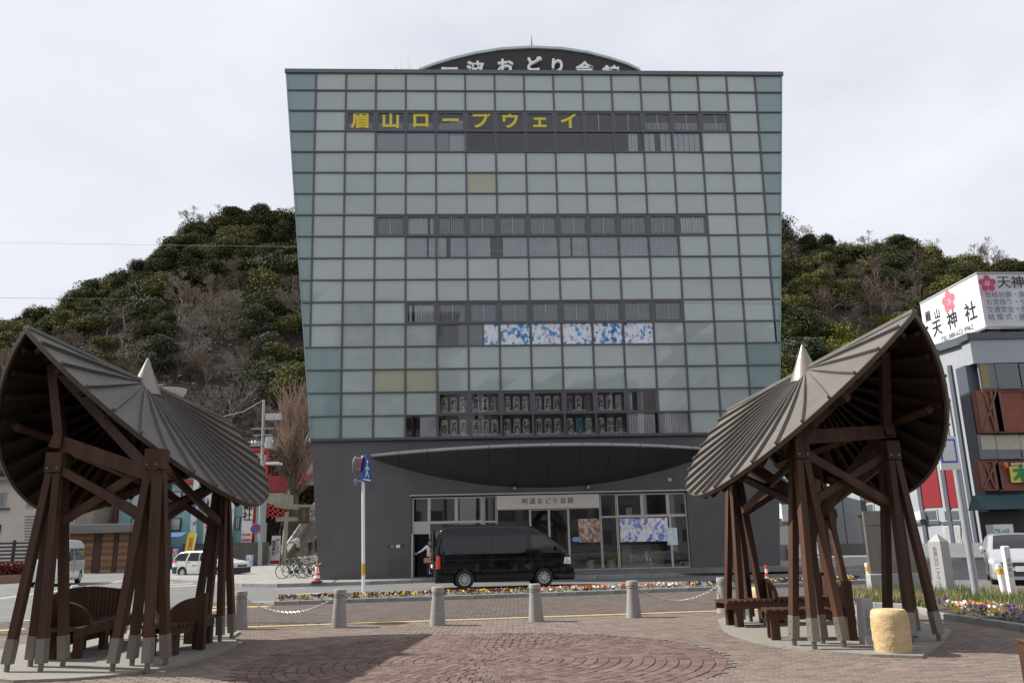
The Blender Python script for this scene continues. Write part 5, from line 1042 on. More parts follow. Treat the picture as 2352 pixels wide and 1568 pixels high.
# vending machines under a blue awning
for u0, u1, cm_, lb in ((360, 377, (.7, .72, .72), 'white vending machine at the left under the blue awning'), (379, 398, (.45, .05, .05), 'red and white vending machine under the blue awning'), (399, 416, (.05, .1, .35), 'blue vending machine at the right under the blue awning')):
    Yv = 66; p = at((u0 + u1) / 2, 1262, Yv); p.z = 0; x0, x1, _, z1 = yrect(u0, u1, 1237, 1262, Yv); z1 = 1.85; t = wthing('vending_machine', p, lb, 'vending machine', 'vending machines by the turquoise building')
    MB().box((p.x, Yv, z1 / 2), (x1 - x0, .7, z1)).build('cabinet', mat('vending ' + str(u0), cm_, .4), t); MB().box((p.x, Yv - .36, z1 * .7), ((x1 - x0) * .8, .02, z1 * .42)).build('display', printmat('cans ' + str(u0), u0 * .3, ((.1, .12, .3), (.8, .8, .8), (.6, .1, .05), (.2, .4, .2), (.85, .8, .7))), t); MB().box((p.x, Yv - .36, z1 * .17), ((x1 - x0) * .6, .02, z1 * .12)).build('slot', winf, t)
a = at(360, 1225, 65.3); b = at(418, 1233, 65.3); tag(MB().hexa([(a.x, 66.4, a.z), (b.x, 66.4, a.z), (b.x, 65, a.z - .35), (a.x, 65, a.z - .35)], [(a.x, 66.4, a.z + .08), (b.x, 66.4, a.z + .08), (b.x, 65, a.z - .27), (a.x, 65, a.z - .27)]).build('blue_awning', mat('awning blue', (.04, .09, .25), .6)), 'small blue awning over the vending machines', 'awning')
p = at(438, 1262, 64); p.z = 0; t = wthing('advertising_flag', p, 'leaning yellow advertising flag behind the white wagon', 'flag'); q = at(452, 1224, 64); MB().tube([p, Vector((q.x, 64, q.z))], .03, 6).build('flagpole', white, t); d = Vector((q.x, 64, q.z)) - p; s_ = Vector((-.65, 0, .1)); MB().add([p + d * .42, p + d * .98, p + d * .98 + s_, p + d * .42 + s_], [(0, 1, 2, 3)]).build('flag_cloth', mat('flag yellow', (.75, .55, .03), .7), t); text('営業中', 'lettering', redi, t, p + d * .68 + s_ * .5 + Vector((0, -.02, 0)), .42, (1, 0, -.1), vertical=True, gap=.8)
# beige house, boarded box, timber building, dark fence
HY = 70.; x0, x1, z0, z1 = yrect(-70, 212, 1100, 1300, HY); hs = wthing('beige_house', ((x0 + x1) / 2, HY, 0), 'beige stucco house at the left edge behind the dark fence', 'house'); MB().box(((x0 + x1) / 2, HY + 5, z1 / 2), (x1 - x0, 10, z1)).build('wall', mat('beige stucco', (.52, .46, .42), .9, var=.07, scale=1), hs)
MB().box(((x0 + x1) / 2, HY + 4.6, z1 + .15), (x1 - x0 + .8, 11, .3)).build('roof', mat('house roof', (.18, .17, .17), .7), hs); window(-12, 16, 1130, 1162, HY, hs, mat('alu frame', (.35, .35, .35), .4)); window(-20, 3, 1204, 1226, HY, hs); window(60, 100, 1135, 1165, HY, hs, mat('alu frame', (.35, .35, .35), .4)); ybox(-12, 18, 1166, 1170, HY - .3, .5, 'window_hood', winf, hs)
x0, x1, z0, z1 = yrect(160, 219, 1120, 1300, HY - 1); MB().box(((x0 + x1) / 2, HY + 3, z1 / 2), (x1 - x0, 8, z1)).build('side_wing', mat('tan stucco', (.26, .22, .18), .9, var=.12, scale=1), hs); window(196, 207, 1128, 1150, HY - 1, hs)
boardg = mat('grey boarding', (.17, .165, .16), .8, var=.25, scale=2, stretch=(.2, .2, 4)); t = wthing('boarded_roof_screen', at(110, 1240, HY - 4), 'grey horizontal boarded screen in front of the beige house', 'screen')
for k in range(9): ybox(56, 168, 1182 + k * 6.6, 1188 + k * 6.6, HY - 4, .1, 'board', boardg, t)
LY = 65.; x0, x1, z0, z1 = yrect(150, 296, 1222, 1320, LY); lw = wthing('timber_building', ((x0 + x1) / 2, LY, 0), 'low flat roofed timber clad building behind the white minibus', 'building'); z1 = at(220, 1224, LY).z
tw = [mat('cladding %d' % k, c, .75, var=.25, scale=2, stretch=(.2, .2, 3)) for k, c in enumerate(((.22, .115, .06), (.27, .15, .085), (.17, .09, .05), (.31, .19, .11)))]
MB().box(((x0 + x1) / 2, LY + 3, z1 / 2), (x1 - x0, 5.8, z1)).build('core_wall', mat('timber core', (.08, .05, .035), .8), lw); nb_ = 12
for k in range(nb_):
    for (xa, xb) in ((x0, x0 + (x1 - x0) * .26), (x0 + (x1 - x0) * .26, x0 + (x1 - x0) * .42), (x0 + (x1 - x0) * .56, x0 + (x1 - x0) * .76), (x0 + (x1 - x0) * .84, x1)):
        MB().box(((xa + xb) / 2, LY + .05, z1 * (k + .5) / nb_), (xb - xa - .02, .06, z1 / nb_ - .012)).build('cladding_board', tw[(k * 7 + int(xa * 3)) % 4], lw)
MB().box((x0 + (x1 - x0) * .49, LY + .06, z1 * .42), ((x1 - x0) * .12, .06, z1 * .82)).build('door', mat('door brown', (.06, .025, .018), .6), lw); MB().box((x0 + (x1 - x0) * .80, LY + .06, z1 * .45), ((x1 - x0) * .06, .06, z1 * .9)).build('door', mat('door brown', (.06, .025, .018), .6), lw)
MB().box(((x0 + x1) / 2 + .2, LY + 2.2, z1 + .3), (x1 - x0 + 1.2, 7.5, .6)).build('roof_fascia', boardg, lw); MB().box(((x0 + x1) / 2 + .2, LY + 2.4, z1 + .64), (x1 - x0 + .8, 7, .08)).build('roof', mat('roof grey', (.3, .31, .33), .6), lw)
t = wthing('dark_board_fence', at(20, 1318, 63), 'dark stained board fence left of the minibus', 'fence')
for k in range(9): ybox(-60, 108, 1243 + k * 8.6, 1251 + k * 8.6, 63, .12, 'fence_board', mat('fence dark', (.035, .034, .036), .8, var=.3, scale=2, rnd=.2), t)
for k in range(5): ybox(-50 + k * 38, -46 + k * 38, 1240, 1322, 63.13, .12, 'fence_post', winf, t)
# brick planter with a red hedge
a = gnd(-40, 1342); b = gnd(74, 1336); t = wthing('brick_planter', (a + b) / 2, 'long low brick planter left of the minibus', 'planter'); d = (b - a).normalized(); nn = Vector((-d.y, d.x, 0)); L_ = (b - a).length
bm2 = brickmat('planter brick', (.33, .16, .10), (.27, .12, .08), (.3, .27, .24), .3, .1, .01, plane='XZ'); MB().hexa([a, b, b + nn * 2.4, a + nn * 2.4], [q + Vector((0, 0, .45)) for q in (a, b, b + nn * 2.4, a + nn * 2.4)]).build('brickwork', bm2, t)
rg = random.Random(8); B = MB()
for k in range(5200):
    p = a + d * rg.uniform(.1, L_ - .1) + nn * rg.uniform(.3, 2.2) + Vector((0, 0, .45 + rg.random() ** .6 * .65)); e = Vector((rg.gauss(0, 1), rg.gauss(0, 1), rg.gauss(0, 1))).normalized() * .08; f = e.orthogonal().normalized() * .05; B.add([p - e, p + f, p + e, p - f], [(0, 1, 2, 3)])
stuff(B.build('red_hedge', mat('red hedge leaf', (.14, .012, .02), .6, island=.4)), 'dark red low hedge growing in the brick planter', 'hedge')
# torii, steps, shrine
SY = 80.; tp_ = at(654, 1289, SY - 2); tp_.z = .1; t = wthing('stone_torii', tp_, 'grey stone torii gate at the foot of the shrine stairs', 'torii gate'); W2 = 4.6; zk = at(654, 1172, SY - 2).z
for x in (0, W2): MB().tube([(tp_.x + x + (-.16 if x == 0 else .16), SY - 2, .1), (tp_.x + x, SY - 2, zk - .1)], [.24, .19], 16).build('pillar', stone, t, True); MB().lathe([(.36, 0), (.36, .18), (.28, .2)], 16, (tp_.x + x + (-.16 if x == 0 else .16), SY - 2, .05)).build('pillar_base', stone, t)
B = MB(); n = 12; B.loft([[Vector((tp_.x - 1.15 + (W2 + 2.3) * i / n, SY - 2 + y, zk + dz + .35 * ((2 * i / n - 1) ** 2))) for y, dz in ((-.25, 0), (.25, 0), (.3, .5), (-.3, .5))] for i in range(n + 1)], True, True).build('top_lintel', stone, t)
MB().box((tp_.x + W2 / 2, SY - 2, at(654, 1192, SY - 2).z), (W2 + 2.0, .3, .38)).build('tie_beam', stone, t); gp = at(698, 1183, SY - 2.35); MB().box(gp, (1.0, .12, 1.5)).build('name_tablet', mat('tablet brown', (.09, .05, .035), .7), t); text('天神社', 'lettering', mat('gold ink', (.25, .18, .06), .6), t, gp + Vector((0, -.07, 0)), .4, vertical=True, gap=.9)
st = wthing('shrine_stairs', (tp_.x + 2.3, SY, .1), 'long stone stairway climbing behind the torii', 'stairs'); NS = 50; sxl, sxr = tp_.x - .5, tp_.x + 5.6
stepm = mat('step stone', (.24, .22, .185), .9, var=.25, scale=1.5, bump=.3, rnd=.12)
def stepz(y): return .15 + max(0, (y - SY)) / .42 * .175
for k in range(NS): MB().box(((sxl + sxr) / 2, SY + .42 * k + .5, .15 + .175 * k + .04), (sxr - sxl, 1.0, .27)).build('step', stepm, st)
for x in (sxl - .3, sxr + .3): MB().hexa([(x - .25, SY - .3, 0), (x + .25, SY - .3, 0), (x + .25, SY + 21.5, 0), (x - .25, SY + 21.5, 0)], [(x - .25, SY - .3, .6), (x + .25, SY - .3, .6), (x + .25, SY + 21.5, 9.6), (x - .25, SY + 21.5, 9.6)]).build('side_wall', mat('stair wall', (.2, .19, .17), .9, var=.25, scale=.8), st)
B = MB(); B.tube([(sxl - .3, SY, 1.35), (sxl - .3, SY + 21, 10.2)], .09, 8).build('handrail', mat('rail white', (.6, .6, .6), .5), st)
for k in range(8): y = SY + .5 + k * 2.9; MB().tube([(sxl - .3, y, stepz(y)), (sxl - .3, y, stepz(y) + 1.0)], .045, 6).build('rail_post', mat('rail white', (.6, .6, .6), .5), st)
a = at(652, 1222, SY - 1); b = at(732, 1236, SY - 1); B = MB(); n = 10
B.loft([[a.lerp(b, i / n) + Vector((0, y, z + .35 * sin(pi * i / n * .55))) for y, z in ((0, -.12), (0, .12), (.8, .22), (.8, .1))] for i in range(n + 1)], True, True)
# visitors on the stairs
def onstep(u, v, Y):
    p = at(u, v, Y); k = round((p.z - .15 - .175) / .175); y = SY + .42 * k + .21; q = at(u, v, y); return Vector((q.x, y, .15 + .175 * k + .175))
bj = mat('pale jacket', (.62, .6, .56), .8); blk = mat('black clothes', (.014, .014, .016), .8); jean = mat('dark jeans', (.03, .035, .05), .8)
def clad(J, topm, legm, sl=True): return [(shoe, lambda c: c.z < .09), (legm, lambda c: c.z < .9), (skin, lambda c: c.z > 1.43), (skin, handz(J, .1)), (topm, lambda c: True)]
J1 = dict(stand); J1.update(elL=(.2, -.12, 1.12), wrL=(.08, -.28, 1.12), haL=(.02, -.31, 1.13), knR=(-.1, -.08, .48), anR=(-.1, .0, .07))
q1 = onstep(682, 1271, SY + 3); person('person in a pale jacket and dark trousers carrying a bag on the stairs', q1, .2, 1.68, J1, clad(J1, bj, jean), 'visitors on the shrine stairs')
tag(MB().loft([[q1 + Vector((.16 + x, -.22 + y, .55)) for x, y in ((-.18, -.06), (.18, -.06), (.18, .06), (-.18, .06))], [q1 + Vector((.16 + x, -.22 + y, .95)) for x, y in ((-.16, -.03), (.16, -.03), (.16, .03), (-.16, .03))]], True, True).build('carrier_bag', mat('bag pale pink', (.6, .5, .5), .6)), 'pale carrier bag held by the person in the pale jacket', 'bag')
J2 = dict(stand); J2.update(elR=(-.24, -.06, 1.12), wrR=(-.1, -.25, 1.2), haR=(-.05, -.28, 1.22))
person('person in black clothes with short hair on the lower stairs, left of the pair', onstep(711, 1276, SY + 2.5), .6, 1.66, stand, clad(stand, blk, blk), 'visitors on the shrine stairs'); person('person in black with long hair raising a hand on the stairs, right of the pair', onstep(725, 1270, SY + 3.2), -.3, 1.66, J2, clad(J2, blk, jean), 'visitors on the shrine stairs', hair=1)
# signs and pillars by the shrine road
p = at(596, 1290, 76); p.z = .05; t = wthing('shrine_name_pillar', p, 'tall square stone pillar with black shrine name by the utility pole', 'stone pillar'); zt_ = at(596, 1200, 76).z; MB().cbox(p + Vector((0, 0, zt_ / 2)), (.85, .6, zt_), .1).build('shaft', mat('pale pillar stone', (.42, .37, .28), .85, var=.12), t); MB().box(p + Vector((0, 0, .25)), (1.5, 1.2, .5)).build('plinth', stone, t); text('徳島天神社', 'lettering', ink, t, p + Vector((0, -.31, zt_ * .52)), .62, vertical=True, gap=.95, bold=.01)
p = at(632, 1289, 77); p.z = .05; t = wthing('white_shrine_sign', p, 'narrow white standing sign with red and black lettering beside the torii', 'sign'); zt_ = at(632, 1231, 77).z; MB().box(p + Vector((0, 0, zt_ / 2)), (.8, .1, zt_)).build('panel', white, t); MB().box(p + Vector((0, -.055, .2)), (.8, .02, .4)).build('red_foot', redi, t); text('縁むすび', 'lettering', redi, t, p + Vector((.17, -.06, zt_ * .62)), .36, vertical=True, gap=.95, bold=.01); text('姫宮神社', 'lettering', ink, t, p + Vector((-.18, -.06, zt_ * .58)), .36, vertical=True, gap=.95, bold=.01)
a = at(606, 1262, 76); b = at(622, 1262, 80); tag(MB().box(((a.x + b.x) / 2, 79, .9), (.9, 6, 1.8)).build('concrete_gate_wall', concrete), 'short pale concrete wall right of the stone name pillar', 'wall')
p = at(624, 1289, 70); p.z = 0
p = at(566, 1301, 68); tag(MB().box(at(573, 1290, 67), (.5, .25, 1.1)).build('poster_stand', printmat('stand print', 77, ((.2, .2, .5), (.8, .8, .85), (.5, .5, .7), (.3, .3, .6), (.85, .85, .9)))), 'small pale poster stand right of the yellow scooter', 'poster stand')
# utility pole
UY = 70.; p = at(597, 1292, UY); p.z = 0; q = at(606, 918, UY); t = wthing('utility_pole', p, 'grey utility pole with transformers left of the bare brown tree', 'utility pole'); up_m = mat('pole concrete', (.36, .35, .33), .8, var=.1)
MB().tube([p, Vector((q.x, UY, q.z))], [.19, .11], 12).build('pole', up_m, t, True)
def onp(v): f = (1292 - v) / (1292 - 918.); return p.lerp(Vector((q.x, UY, q.z)), f)
for v, w_ in ((985, 2.0), (1000, 1.6), (1022, 1.9)): c = onp(v); MB().bar(c + Vector((-w_ / 2, -.15, 0)), c + Vector((w_ / 2, -.15, 0)), .1, .1).build('crossarm', up_m, t)
for dx in (-.9, -.6, .6, .9): c = onp(1020) + Vector((dx, -.15, .2)); MB().lathe([(.05, -.12), (.12, -.06), (.06, 0), (.1, .05), (.03, .12)], 10, c).build('insulator', white, t)
c = onp(958) + Vector((.9, 0, 0)); MB().box(c, (1.3, .5, .55)).build('switch_box', mat('box grey', (.45, .46, .47), .5), t); c = onp(1012) + Vector((.55, -.1, -.2)); MB().lathe([(.3, -.5), (.32, -.45), (.32, .45), (.25, .5)], 14, c).build('transformer', mat('box grey', (.45, .46, .47), .5), t); MB().tube([onp(1085), onp(1045) + Vector((.3, -.1, 0))], .1, 8).build('cable_guard', up_m, t)
MB().disc(onp(1208) + Vector((-.35, -.25, 0)), (0, -1, 0), .42, .03, 24).build('round_road_sign', sblue, t); B = MB(); c = onp(1208) + Vector((-.35, -.285, 0)); B.tube([c + Vector((.38 * cos(a_ * pi / 12), 0, .38 * sin(a_ * pi / 12))) for a_ in range(25)], .055, 6, False); B.bar(c + Vector((-.27, 0, .27)), c + Vector((.27, 0, -.27)), .02, .09, (0, 1, 0)); B.build('red_ring', redi, t)
wire = mat('cable black', (.03, .03, .03), .6); wireg = mat('cable grey', (.3, .3, .31), .6)
a = Vector((q.x, UY, q.z)); b = at(505, 958, 60); tag(MB().tube([a, a.lerp(b, .5) - Vector((0, 0, .3)), b], .035, 5).build('overhead_cable', wireg), 'pale cable running down left from the utility pole top', 'cable', 'overhead cables')
# red shrine gallery on the slope
GY = 88.; gz = at(600, 1120, GY).z; t = wthing('red_shrine_gallery', at(600, 1125, GY), 'red posted shrine gallery with grey roof behind the utility pole', 'shrine building')
ybox(515, 606, 1012, 1026, GY - 2.5, 7, 'roof', mat('gallery roof', (.32, .31, .29), .7), t); ybox(515, 612, 1027, 1037, GY - 2.2, .5, 'red_beam', redp, t); ybox(520, 604, 1040, 1054, GY - 1.8, .3, 'screen_panel', mat('pale panel', (.5, .48, .43), .7), t)
for u in (545, 578, 612): ybox(u - 4, u + 4, 1036, 1112, GY - 2, .4, 'post', redp, t)
ybox(540, 640, 1058, 1064, GY - 1.5, .2, 'rail', redp, t); ybox(540, 640, 1092, 1100, GY - 1.7, .3, 'rail', redp, t); ybox(607, 642, 1092, 1130, GY - 2.2, 3, 'balcony_box', mat('balcony red', (.3, .03, .035), .6), t); ybox(600, 645, 1131, 1160, GY - 2.3, 5, 'stone_base', stone, t); ybox(520, 604, 1100, 1160, GY + .5, 4, 'lower_wall', darkst, t); ybox(610, 640, 1060, 1066, GY - 2.6, 1.5, 'pale_eave', white, t)
for k in range(9): u = 545 + k * 11; ybox(u, u + 2, 1064, 1092, GY - 1.55, .1, 'baluster', redp, t)
bl_ = at(576, 1052, GY - 2.3); MB().ball(bl_, .32, 12, 8, (1, 1, 1)).build('round_lamp', white, t)
a = at(604, 1160, 84); b = at(662, 1176, 84); t = wthing('red_stair_railing', (a + b) / 2, 'bright red wooden railing left of the torii top', 'railing')
for z in (.0, -.55, -1.0): MB().bar(a + Vector((0, 0, z + .25)), b + Vector((0, 0, z + .25)), .16, .16).build('rail', redp, t)
for k in range(6): c = a.lerp(b, k / 5.); MB().box(c + Vector((0, 0, -.35)), (.16, .16, 1.4)).build('post', redp, t)
# green-roofed shrine hall glimpsed beside the glass building
GY = 104.; t = wthing('green_roofed_shrine', at(712, 1110, GY), 'vermilion shrine hall with green copper roof at the top of the stairs', 'shrine building'); a = at(680, 1020, GY); zb_ = at(712, 1115, GY).z; r0 = at(712, 985, GY).z; xx = a.x
MB().hexa([(xx, GY - 3, a.z), (xx + 16, GY - 3, a.z), (xx + 16, GY + 6, a.z), (xx, GY + 6, a.z)], [(xx + 2.4, GY + 1, r0 + .8), (xx + 14, GY + 1, r0 + .8), (xx + 14, GY + 2.2, r0 + .8), (xx + 2.4, GY + 2.2, r0 + .8)]).build('roof', mat('copper green', (.30, .37, .30), .7, var=.15, scale=1), t); MB().box((xx + 8, GY + 1.5, (zb_ + a.z) / 2), (12.5, 6, a.z - zb_)).build('wall', mat('shrine plaster', (.5, .46, .42), .8), t)
for k in range(4): MB().tube([(xx + 1.4 + k * 2.2, GY - 2, zb_), (xx + 1.4 + k * 2.2, GY - 2, a.z)], .32, 12).build('pillar', redp, t)
MB().box((xx + 7, GY - 2, a.z - .9), (13, .3, .5)).build('red_beam', redp, t); MB().box((xx + 7, GY - 2, zb_ + 1.0), (13, .3, .35)).build('red_rail', redp, t); MB().tube([(xx + 1.5, GY - 3.2, r0 - .2), (xx + 5, GY - 3.2, r0 + .1)], .4, 10).build('ridge_end', redp, t)
# street lamp behind the dark roofed pavilion
p = gnd(379, 1428, PZ); t = wthing('street_lamp', p, 'round headed street lamp behind the dark roofed pavilion', 'street lamp'); q = at(397, 893, p.y); lampd = mat('lamp navy', (.02, .022, .03), .4)
MB().tube([p, Vector((q.x - .02, p.y, q.z - .1))], [.085, .06], 12).build('pole', lampd, t, True); MB().lathe([(.34, .06), (.35, .02), (.3, -.02), (.26, -.04)], 24, (q.x, p.y, q.z)).build('lamp_rim', lampd, t); MB().lathe([(.33, .02), (.3, -.1), (.18, -.2), (.03, -.22)], 20, (q.x, p.y, q.z - .02)).build('lamp_glass', mat('lamp glass', (.6, .58, .52), .2, coat=.5), t, True)
p = gnd(166, 1400, 0.0); t = wthing('short_marker_post', p, 'short white post with a yellow band behind the slatted bench back', 'marker post', 'white and yellow posts'); z = at(166, 1343, p.y).z; MB().tube([p, p + Vector((0, 0, z))], .09, 12).build('post', white, t); MB().tube([p + Vector((0, 0, z - .38)), p + Vector((0, 0, z - .14))], .092, 12).build('yellow_band', mat('band yellow', (.62, .38, .03), .5), t)
# ================================================================ right background
cgrey = mat('grey corrugated wall', (.36, .38, .41), .5, metal=.05, var=.06, scale=.8); t_ = cgrey.node_tree; wv = t_.nodes.new('ShaderNodeTexWave'); wv.bands_direction = 'DIAGONAL'; wv.inputs['Scale'].default_value = 3.3; tcn = t_.nodes.new('ShaderNodeTexCoord'); mpn = t_.nodes.new('ShaderNodeMapping'); mpn.inputs['Scale'].default_value = (1, .55, 0)
t_.links.new(tcn.outputs['Object'], mpn.inputs[0]); t_.links.new(mpn.outputs[0], wv.inputs['Vector']); bpn = t_.nodes.new('ShaderNodeBump'); bpn.inputs['Strength'].default_value = .5; bpn.inputs['Distance'].default_value = .03; t_.links.new(wv.outputs['Fac'], bpn.inputs['Height']); t_.links.new(bpn.outputs[0], t_.nodes['Principled BSDF'].inputs['Normal'])
dtrim = mat('slate trim', (.085, .095, .125), .5, var=.06); redpn = mat('crimson panel', (.22, .012, .02), .5)
W0 = at(1842, 1270, 74); W1 = at(2330, 1285, 52); W0.z = W1.z = 0
wd = (W1 - W0).normalized(); wn = Vector((wd.y, -wd.x, 0)); wn = wn if wn.dot(-W0) > 0 else -wn
def onwall(u, v, off=0.): d = ray(u, v); o = Vector((0, 0, EYE)); P0 = W0 + wn * off; return o + d * ((P0 - o).dot(wn) / d.dot(wn))
gb = wthing('grey_corrugated_building', (W0 + W1) / 2, 'grey corrugated building with red panels and a brick faced bay window', 'building')
zr = at(2267, 772, 53.2).z - .55
def wquad(u0, u1, v0, v1, name, m_, off=.02, th=.08, par=None, vv=None):
    a = onwall(u0, (v0 + v1) / 2); b = onwall(u1, (v0 + v1) / 2); zt_, zb_ = onwall((u0 + u1) / 2, v0).z, onwall((u0 + u1) / 2, v1).z; a = Vector((a.x, a.y, 0)); b = Vector((b.x, b.y, 0))
    q = lambda p, o, z: Vector((p.x, p.y, z)) + wn * o
    return MB().hexa([q(a, off, zb_), q(b, off, zb_), q(b, off - th, zb_), q(a, off - th, zb_)], [q(a, off, zt_), q(b, off, zt_), q(b, off - th, zt_), q(a, off - th, zt_)]).build(name, m_, par or gb)
bk = Vector((18, 4, 0))
MB().hexa([W0, W1, W1 + bk, W0 + bk], [p + Vector((0, 0, zr)) for p in (W0, W1, W1 + bk, W0 + bk)]).build('long_wall', cgrey, gb)
MB().hexa([W0 + wn * .15, W1 + wn * .15, W1 - wn * .2, W0 - wn * .2], [p for p in (W0 + wn * .15 + Vector((0, 0, .9)), W1 + wn * .15 + Vector((0, 0, .9)), W1 - wn * .2 + Vector((0, 0, .9)), W0 - wn * .2 + Vector((0, 0, .9)))]).build('plinth', mat('plinth grey', (.2, .21, .22), .8, var=.2), gb)
e = Vector((0, 0, zr)); MB().hexa([p + wn * .25 + e for p in (W0, W1)] + [W1 - wn * .6 + e, W0 - wn * .6 + e], [p + wn * .25 + e + Vector((0, 0, .55)) for p in (W0, W1)] + [W1 - wn * .6 + e + Vector((0, 0, .55)), W0 - wn * .6 + e + Vector((0, 0, .55))]).build('eave_band', dtrim, gb)
for u0, u1 in ((1966, 1975), (2012, 2021), (2098, 2106), (2158, 2166), (2210, 2218)): wquad(u0, u1, 830, 1262, 'pilaster_trim', dtrim, .12, .2)
for u0, u1 in ((1975, 2012), (2106, 2158), (2166, 2210)):
    wquad(u0, u1, 1085 if u0 < 2100 else 1070, 1152 if u0 < 2100 else 1165, 'red_panel', redpn, .06, .1); w_ = wquad(u0 + 3, u1 - 3, 1156 if u0 < 2100 else 1170, 1180 if u0 < 2100 else 1196, 'window', mat('alu frame', (.35, .35, .35), .4), .05, .08); wquad(u0 + 6, u1 - 6, 1159 if u0 < 2100 else 1173, 1177 if u0 < 2100 else 1193, 'pane', hglass, .07, .03, w_); wquad(u0 - 2, u1 + 2, 1181 if u0 < 2100 else 1197, 1187 if u0 < 2100 else 1204, 'lintel', dtrim, .1, .2)
wquad(1980, 2010, 1189, 1264, 'doorway', mat('door pale', (.3, .29, .28), .7), .03, .05); sh = wquad(2170, 2209, 1206, 1262, 'roller_shutter', mat('shutter grey', (.5, .5, .5), .5), .05, .05)
for k in range(13): wquad(2171, 2208, 1208 + k * 4.1, 1210.6 + k * 4.1, 'shutter_slat', mat('shutter slat', (.42, .42, .43), .5), .075, .03, sh)
w_ = wquad(1903, 1946, 1072, 1120, 'window', mat('alu frame', (.35, .35, .35), .4), .06, .08)
for k in range(4): wquad(1905 + k * 10.2, 1914 + k * 10.2, 1075, 1117, 'pane', hglass, .08, .03, w_)
w_ = wquad(1868, 1884, 1075, 1120, 'window', mat('alu frame', (.35, .35, .35), .4), .06, .08); wquad(1870, 1882, 1078, 1117, 'pane', hglass, .08, .03, w_)
wquad(1904, 1922, 1180, 1240, 'arched_doorway', winf, .04, .05); a = onwall(1913, 1180, .04); MB().disc(a - wn * .01, wn, abs((onwall(1922, 1180) - onwall(1904, 1180)).length) / 2, .05, 24).build('arch_head', winf, gb)
wquad(1935, 1937, 1060, 1262, 'sheet_joint', dtrim, .015, .03); wquad(2098, 2130, 812, 1000, 'louvre_panel', dtrim, .05, .08)
wquad(2112, 2128, 1174, 1192, 'wall_cowl', white, .5, .5); wquad(2026, 2031, 1090, 1166, 'sheet_joint', dtrim, .015, .03)
MB().tube([onwall(2150, 840, .3), onwall(2152, 900, .3), onwall(2165, 905, .3), onwall(2222, 1262, .3)], .08, 8).build('downpipe', mat('pipe grey', (.3, .31, .32), .5), gb)
# bay front facing the road junction
BY = 50.6; brickp = brickmat('bay brick', (.30, .085, .055), (.26, .07, .045), (.2, .09, .07), .35, .09, .012, plane='XZ'); bframe = mat('brown bay frame', (.20, .085, .055), .6, var=.1)
x1_ = W1.x + 14; bx0 = at(2251, 1005, 50.6).x; zh = at(2290, 833, 50.4).z; zh1 = at(2290, 779, 50.4).z; hx0 = at(2236, 835, 50.4).x; zg = at(2243, 1285, BY).z
MB().box(((bx0 + x1_) / 2, BY + .95, zh / 2), (x1_ - bx0, 1.2, zh)).build('bay_wall', dtrim, gb); MB().box(((hx0 + x1_) / 2, BY + .3, (zh + zh1) / 2), (x1_ - hx0, 1.0, zh1 - zh)).build('bay_head', cgrey, gb); MB().box(((hx0 + x1_) / 2 - .1, BY + .3, zh1 + .22), (x1_ - hx0 + .2, 1.3, .44)).build('eave_band', dtrim, gb)
BB = BY - .35
def bayband(v0, v1, kind):
    if kind == 'win':
        for u0, u1 in ((2254, 2286), (2290, 2342), (2345, 2385)):
            w_ = ybox(u0, u1, v0, v1, BB + .25, .06, 'window', mat('alu frame', (.35, .35, .35), .4), gb); ybox(u0 + 2, u1 - 2, v0 + 2, v1 - 2, BB + .22, .05, 'pane', hglass, w_)
            if v0 > 950: ybox(u0 + 2, u1 - 2, v0 + 2, v0 + (v1 - v0) * .62, BB + .2, .04, 'roller_blind', mat('cream blind', (.5, .47, .36), .8), w_)
            elif u0 < 2270: ybox(u0 + 5, u0 + 13, v0 + 2, v1 - 3, BB + .2, .04, 'curtain', mat('ochre curtain', (.3, .24, .12), .8), w_)
    else:
        for u0, u1 in ((2254, 2290), (2293, 2372)):
            pn = ybox(u0, u1, v0, v1, BB, .4, 'brick_panel', brickp, gb); k = 4
            for (a, b, c, d) in ((u0, u1, v0, v0 + k), (u0, u1, v1 - k, v1), (u0, u0 + k, v0 + k, v1 - k), (u1 - k, u1, v0 + k, v1 - k)): ybox(a, b, c, d, BB - .003, .1, 'frame_rail', bframe, pn, False)
            if u0 < 2260:
                for (ua, va, ub, vb) in ((u0 + k, v0 + k, u1 - k, v1 - k), (u0 + k, v1 - k, u1 - k, v0 + k)): MB().bar(at(ua, va, BB - .06), at(ub, vb, BB - .06), .11, .2, (0, 1, 0)).build('cross_brace', bframe, pn)
bayband(834, 893, 'win'); bayband(895, 994, 'brick'); bayband(997, 1054, 'win'); bayband(1057, 1127, 'brick')
ys_ = ybox(2322, 2380, 1070, 1108, BB - .12, .08, 'yellow_sign', mat('sign yellow', (.78, .62, .12), .6), gb, False); ybox(2322, 2380, 1061, 1070, BB - .12, .08, 'sign_head', mat('sign cream', (.7, .58, .45), .6), gb, False); text('コーティ', 'lettering', redi, ys_, at(2342, 1066, BB - .25), .24, align='CENTER'); text('木', 'lettering', mat('sign green', (.02, .25, .08), .6), ys_, at(2348, 1089, BB - .25), 1.05, bold=.05)
x0, x1, z0, z1 = yrect(2262, 2400, 1132, 1170, BB - 1); aw = MB().hexa([(x0 - .3, BB - 1.4, z0), (x1, BB - 1.4, z0), (x1, BB + .3, z0), (x0 - .3, BB + .3, z0)], [(x0 + .1, BB - .1, z1), (x1, BB - .1, z1), (x1, BB + .3, z1), (x0 + .1, BB + .3, z1)]).build('awning', mat('awning green', (.025, .07, .085), .7, var=.08), gb)
ybox(2268, 2400, 1172, 1290, BB + .28, .1, 'shop_front', mat('shop dark', (.03, .02, .02), .5), gb)
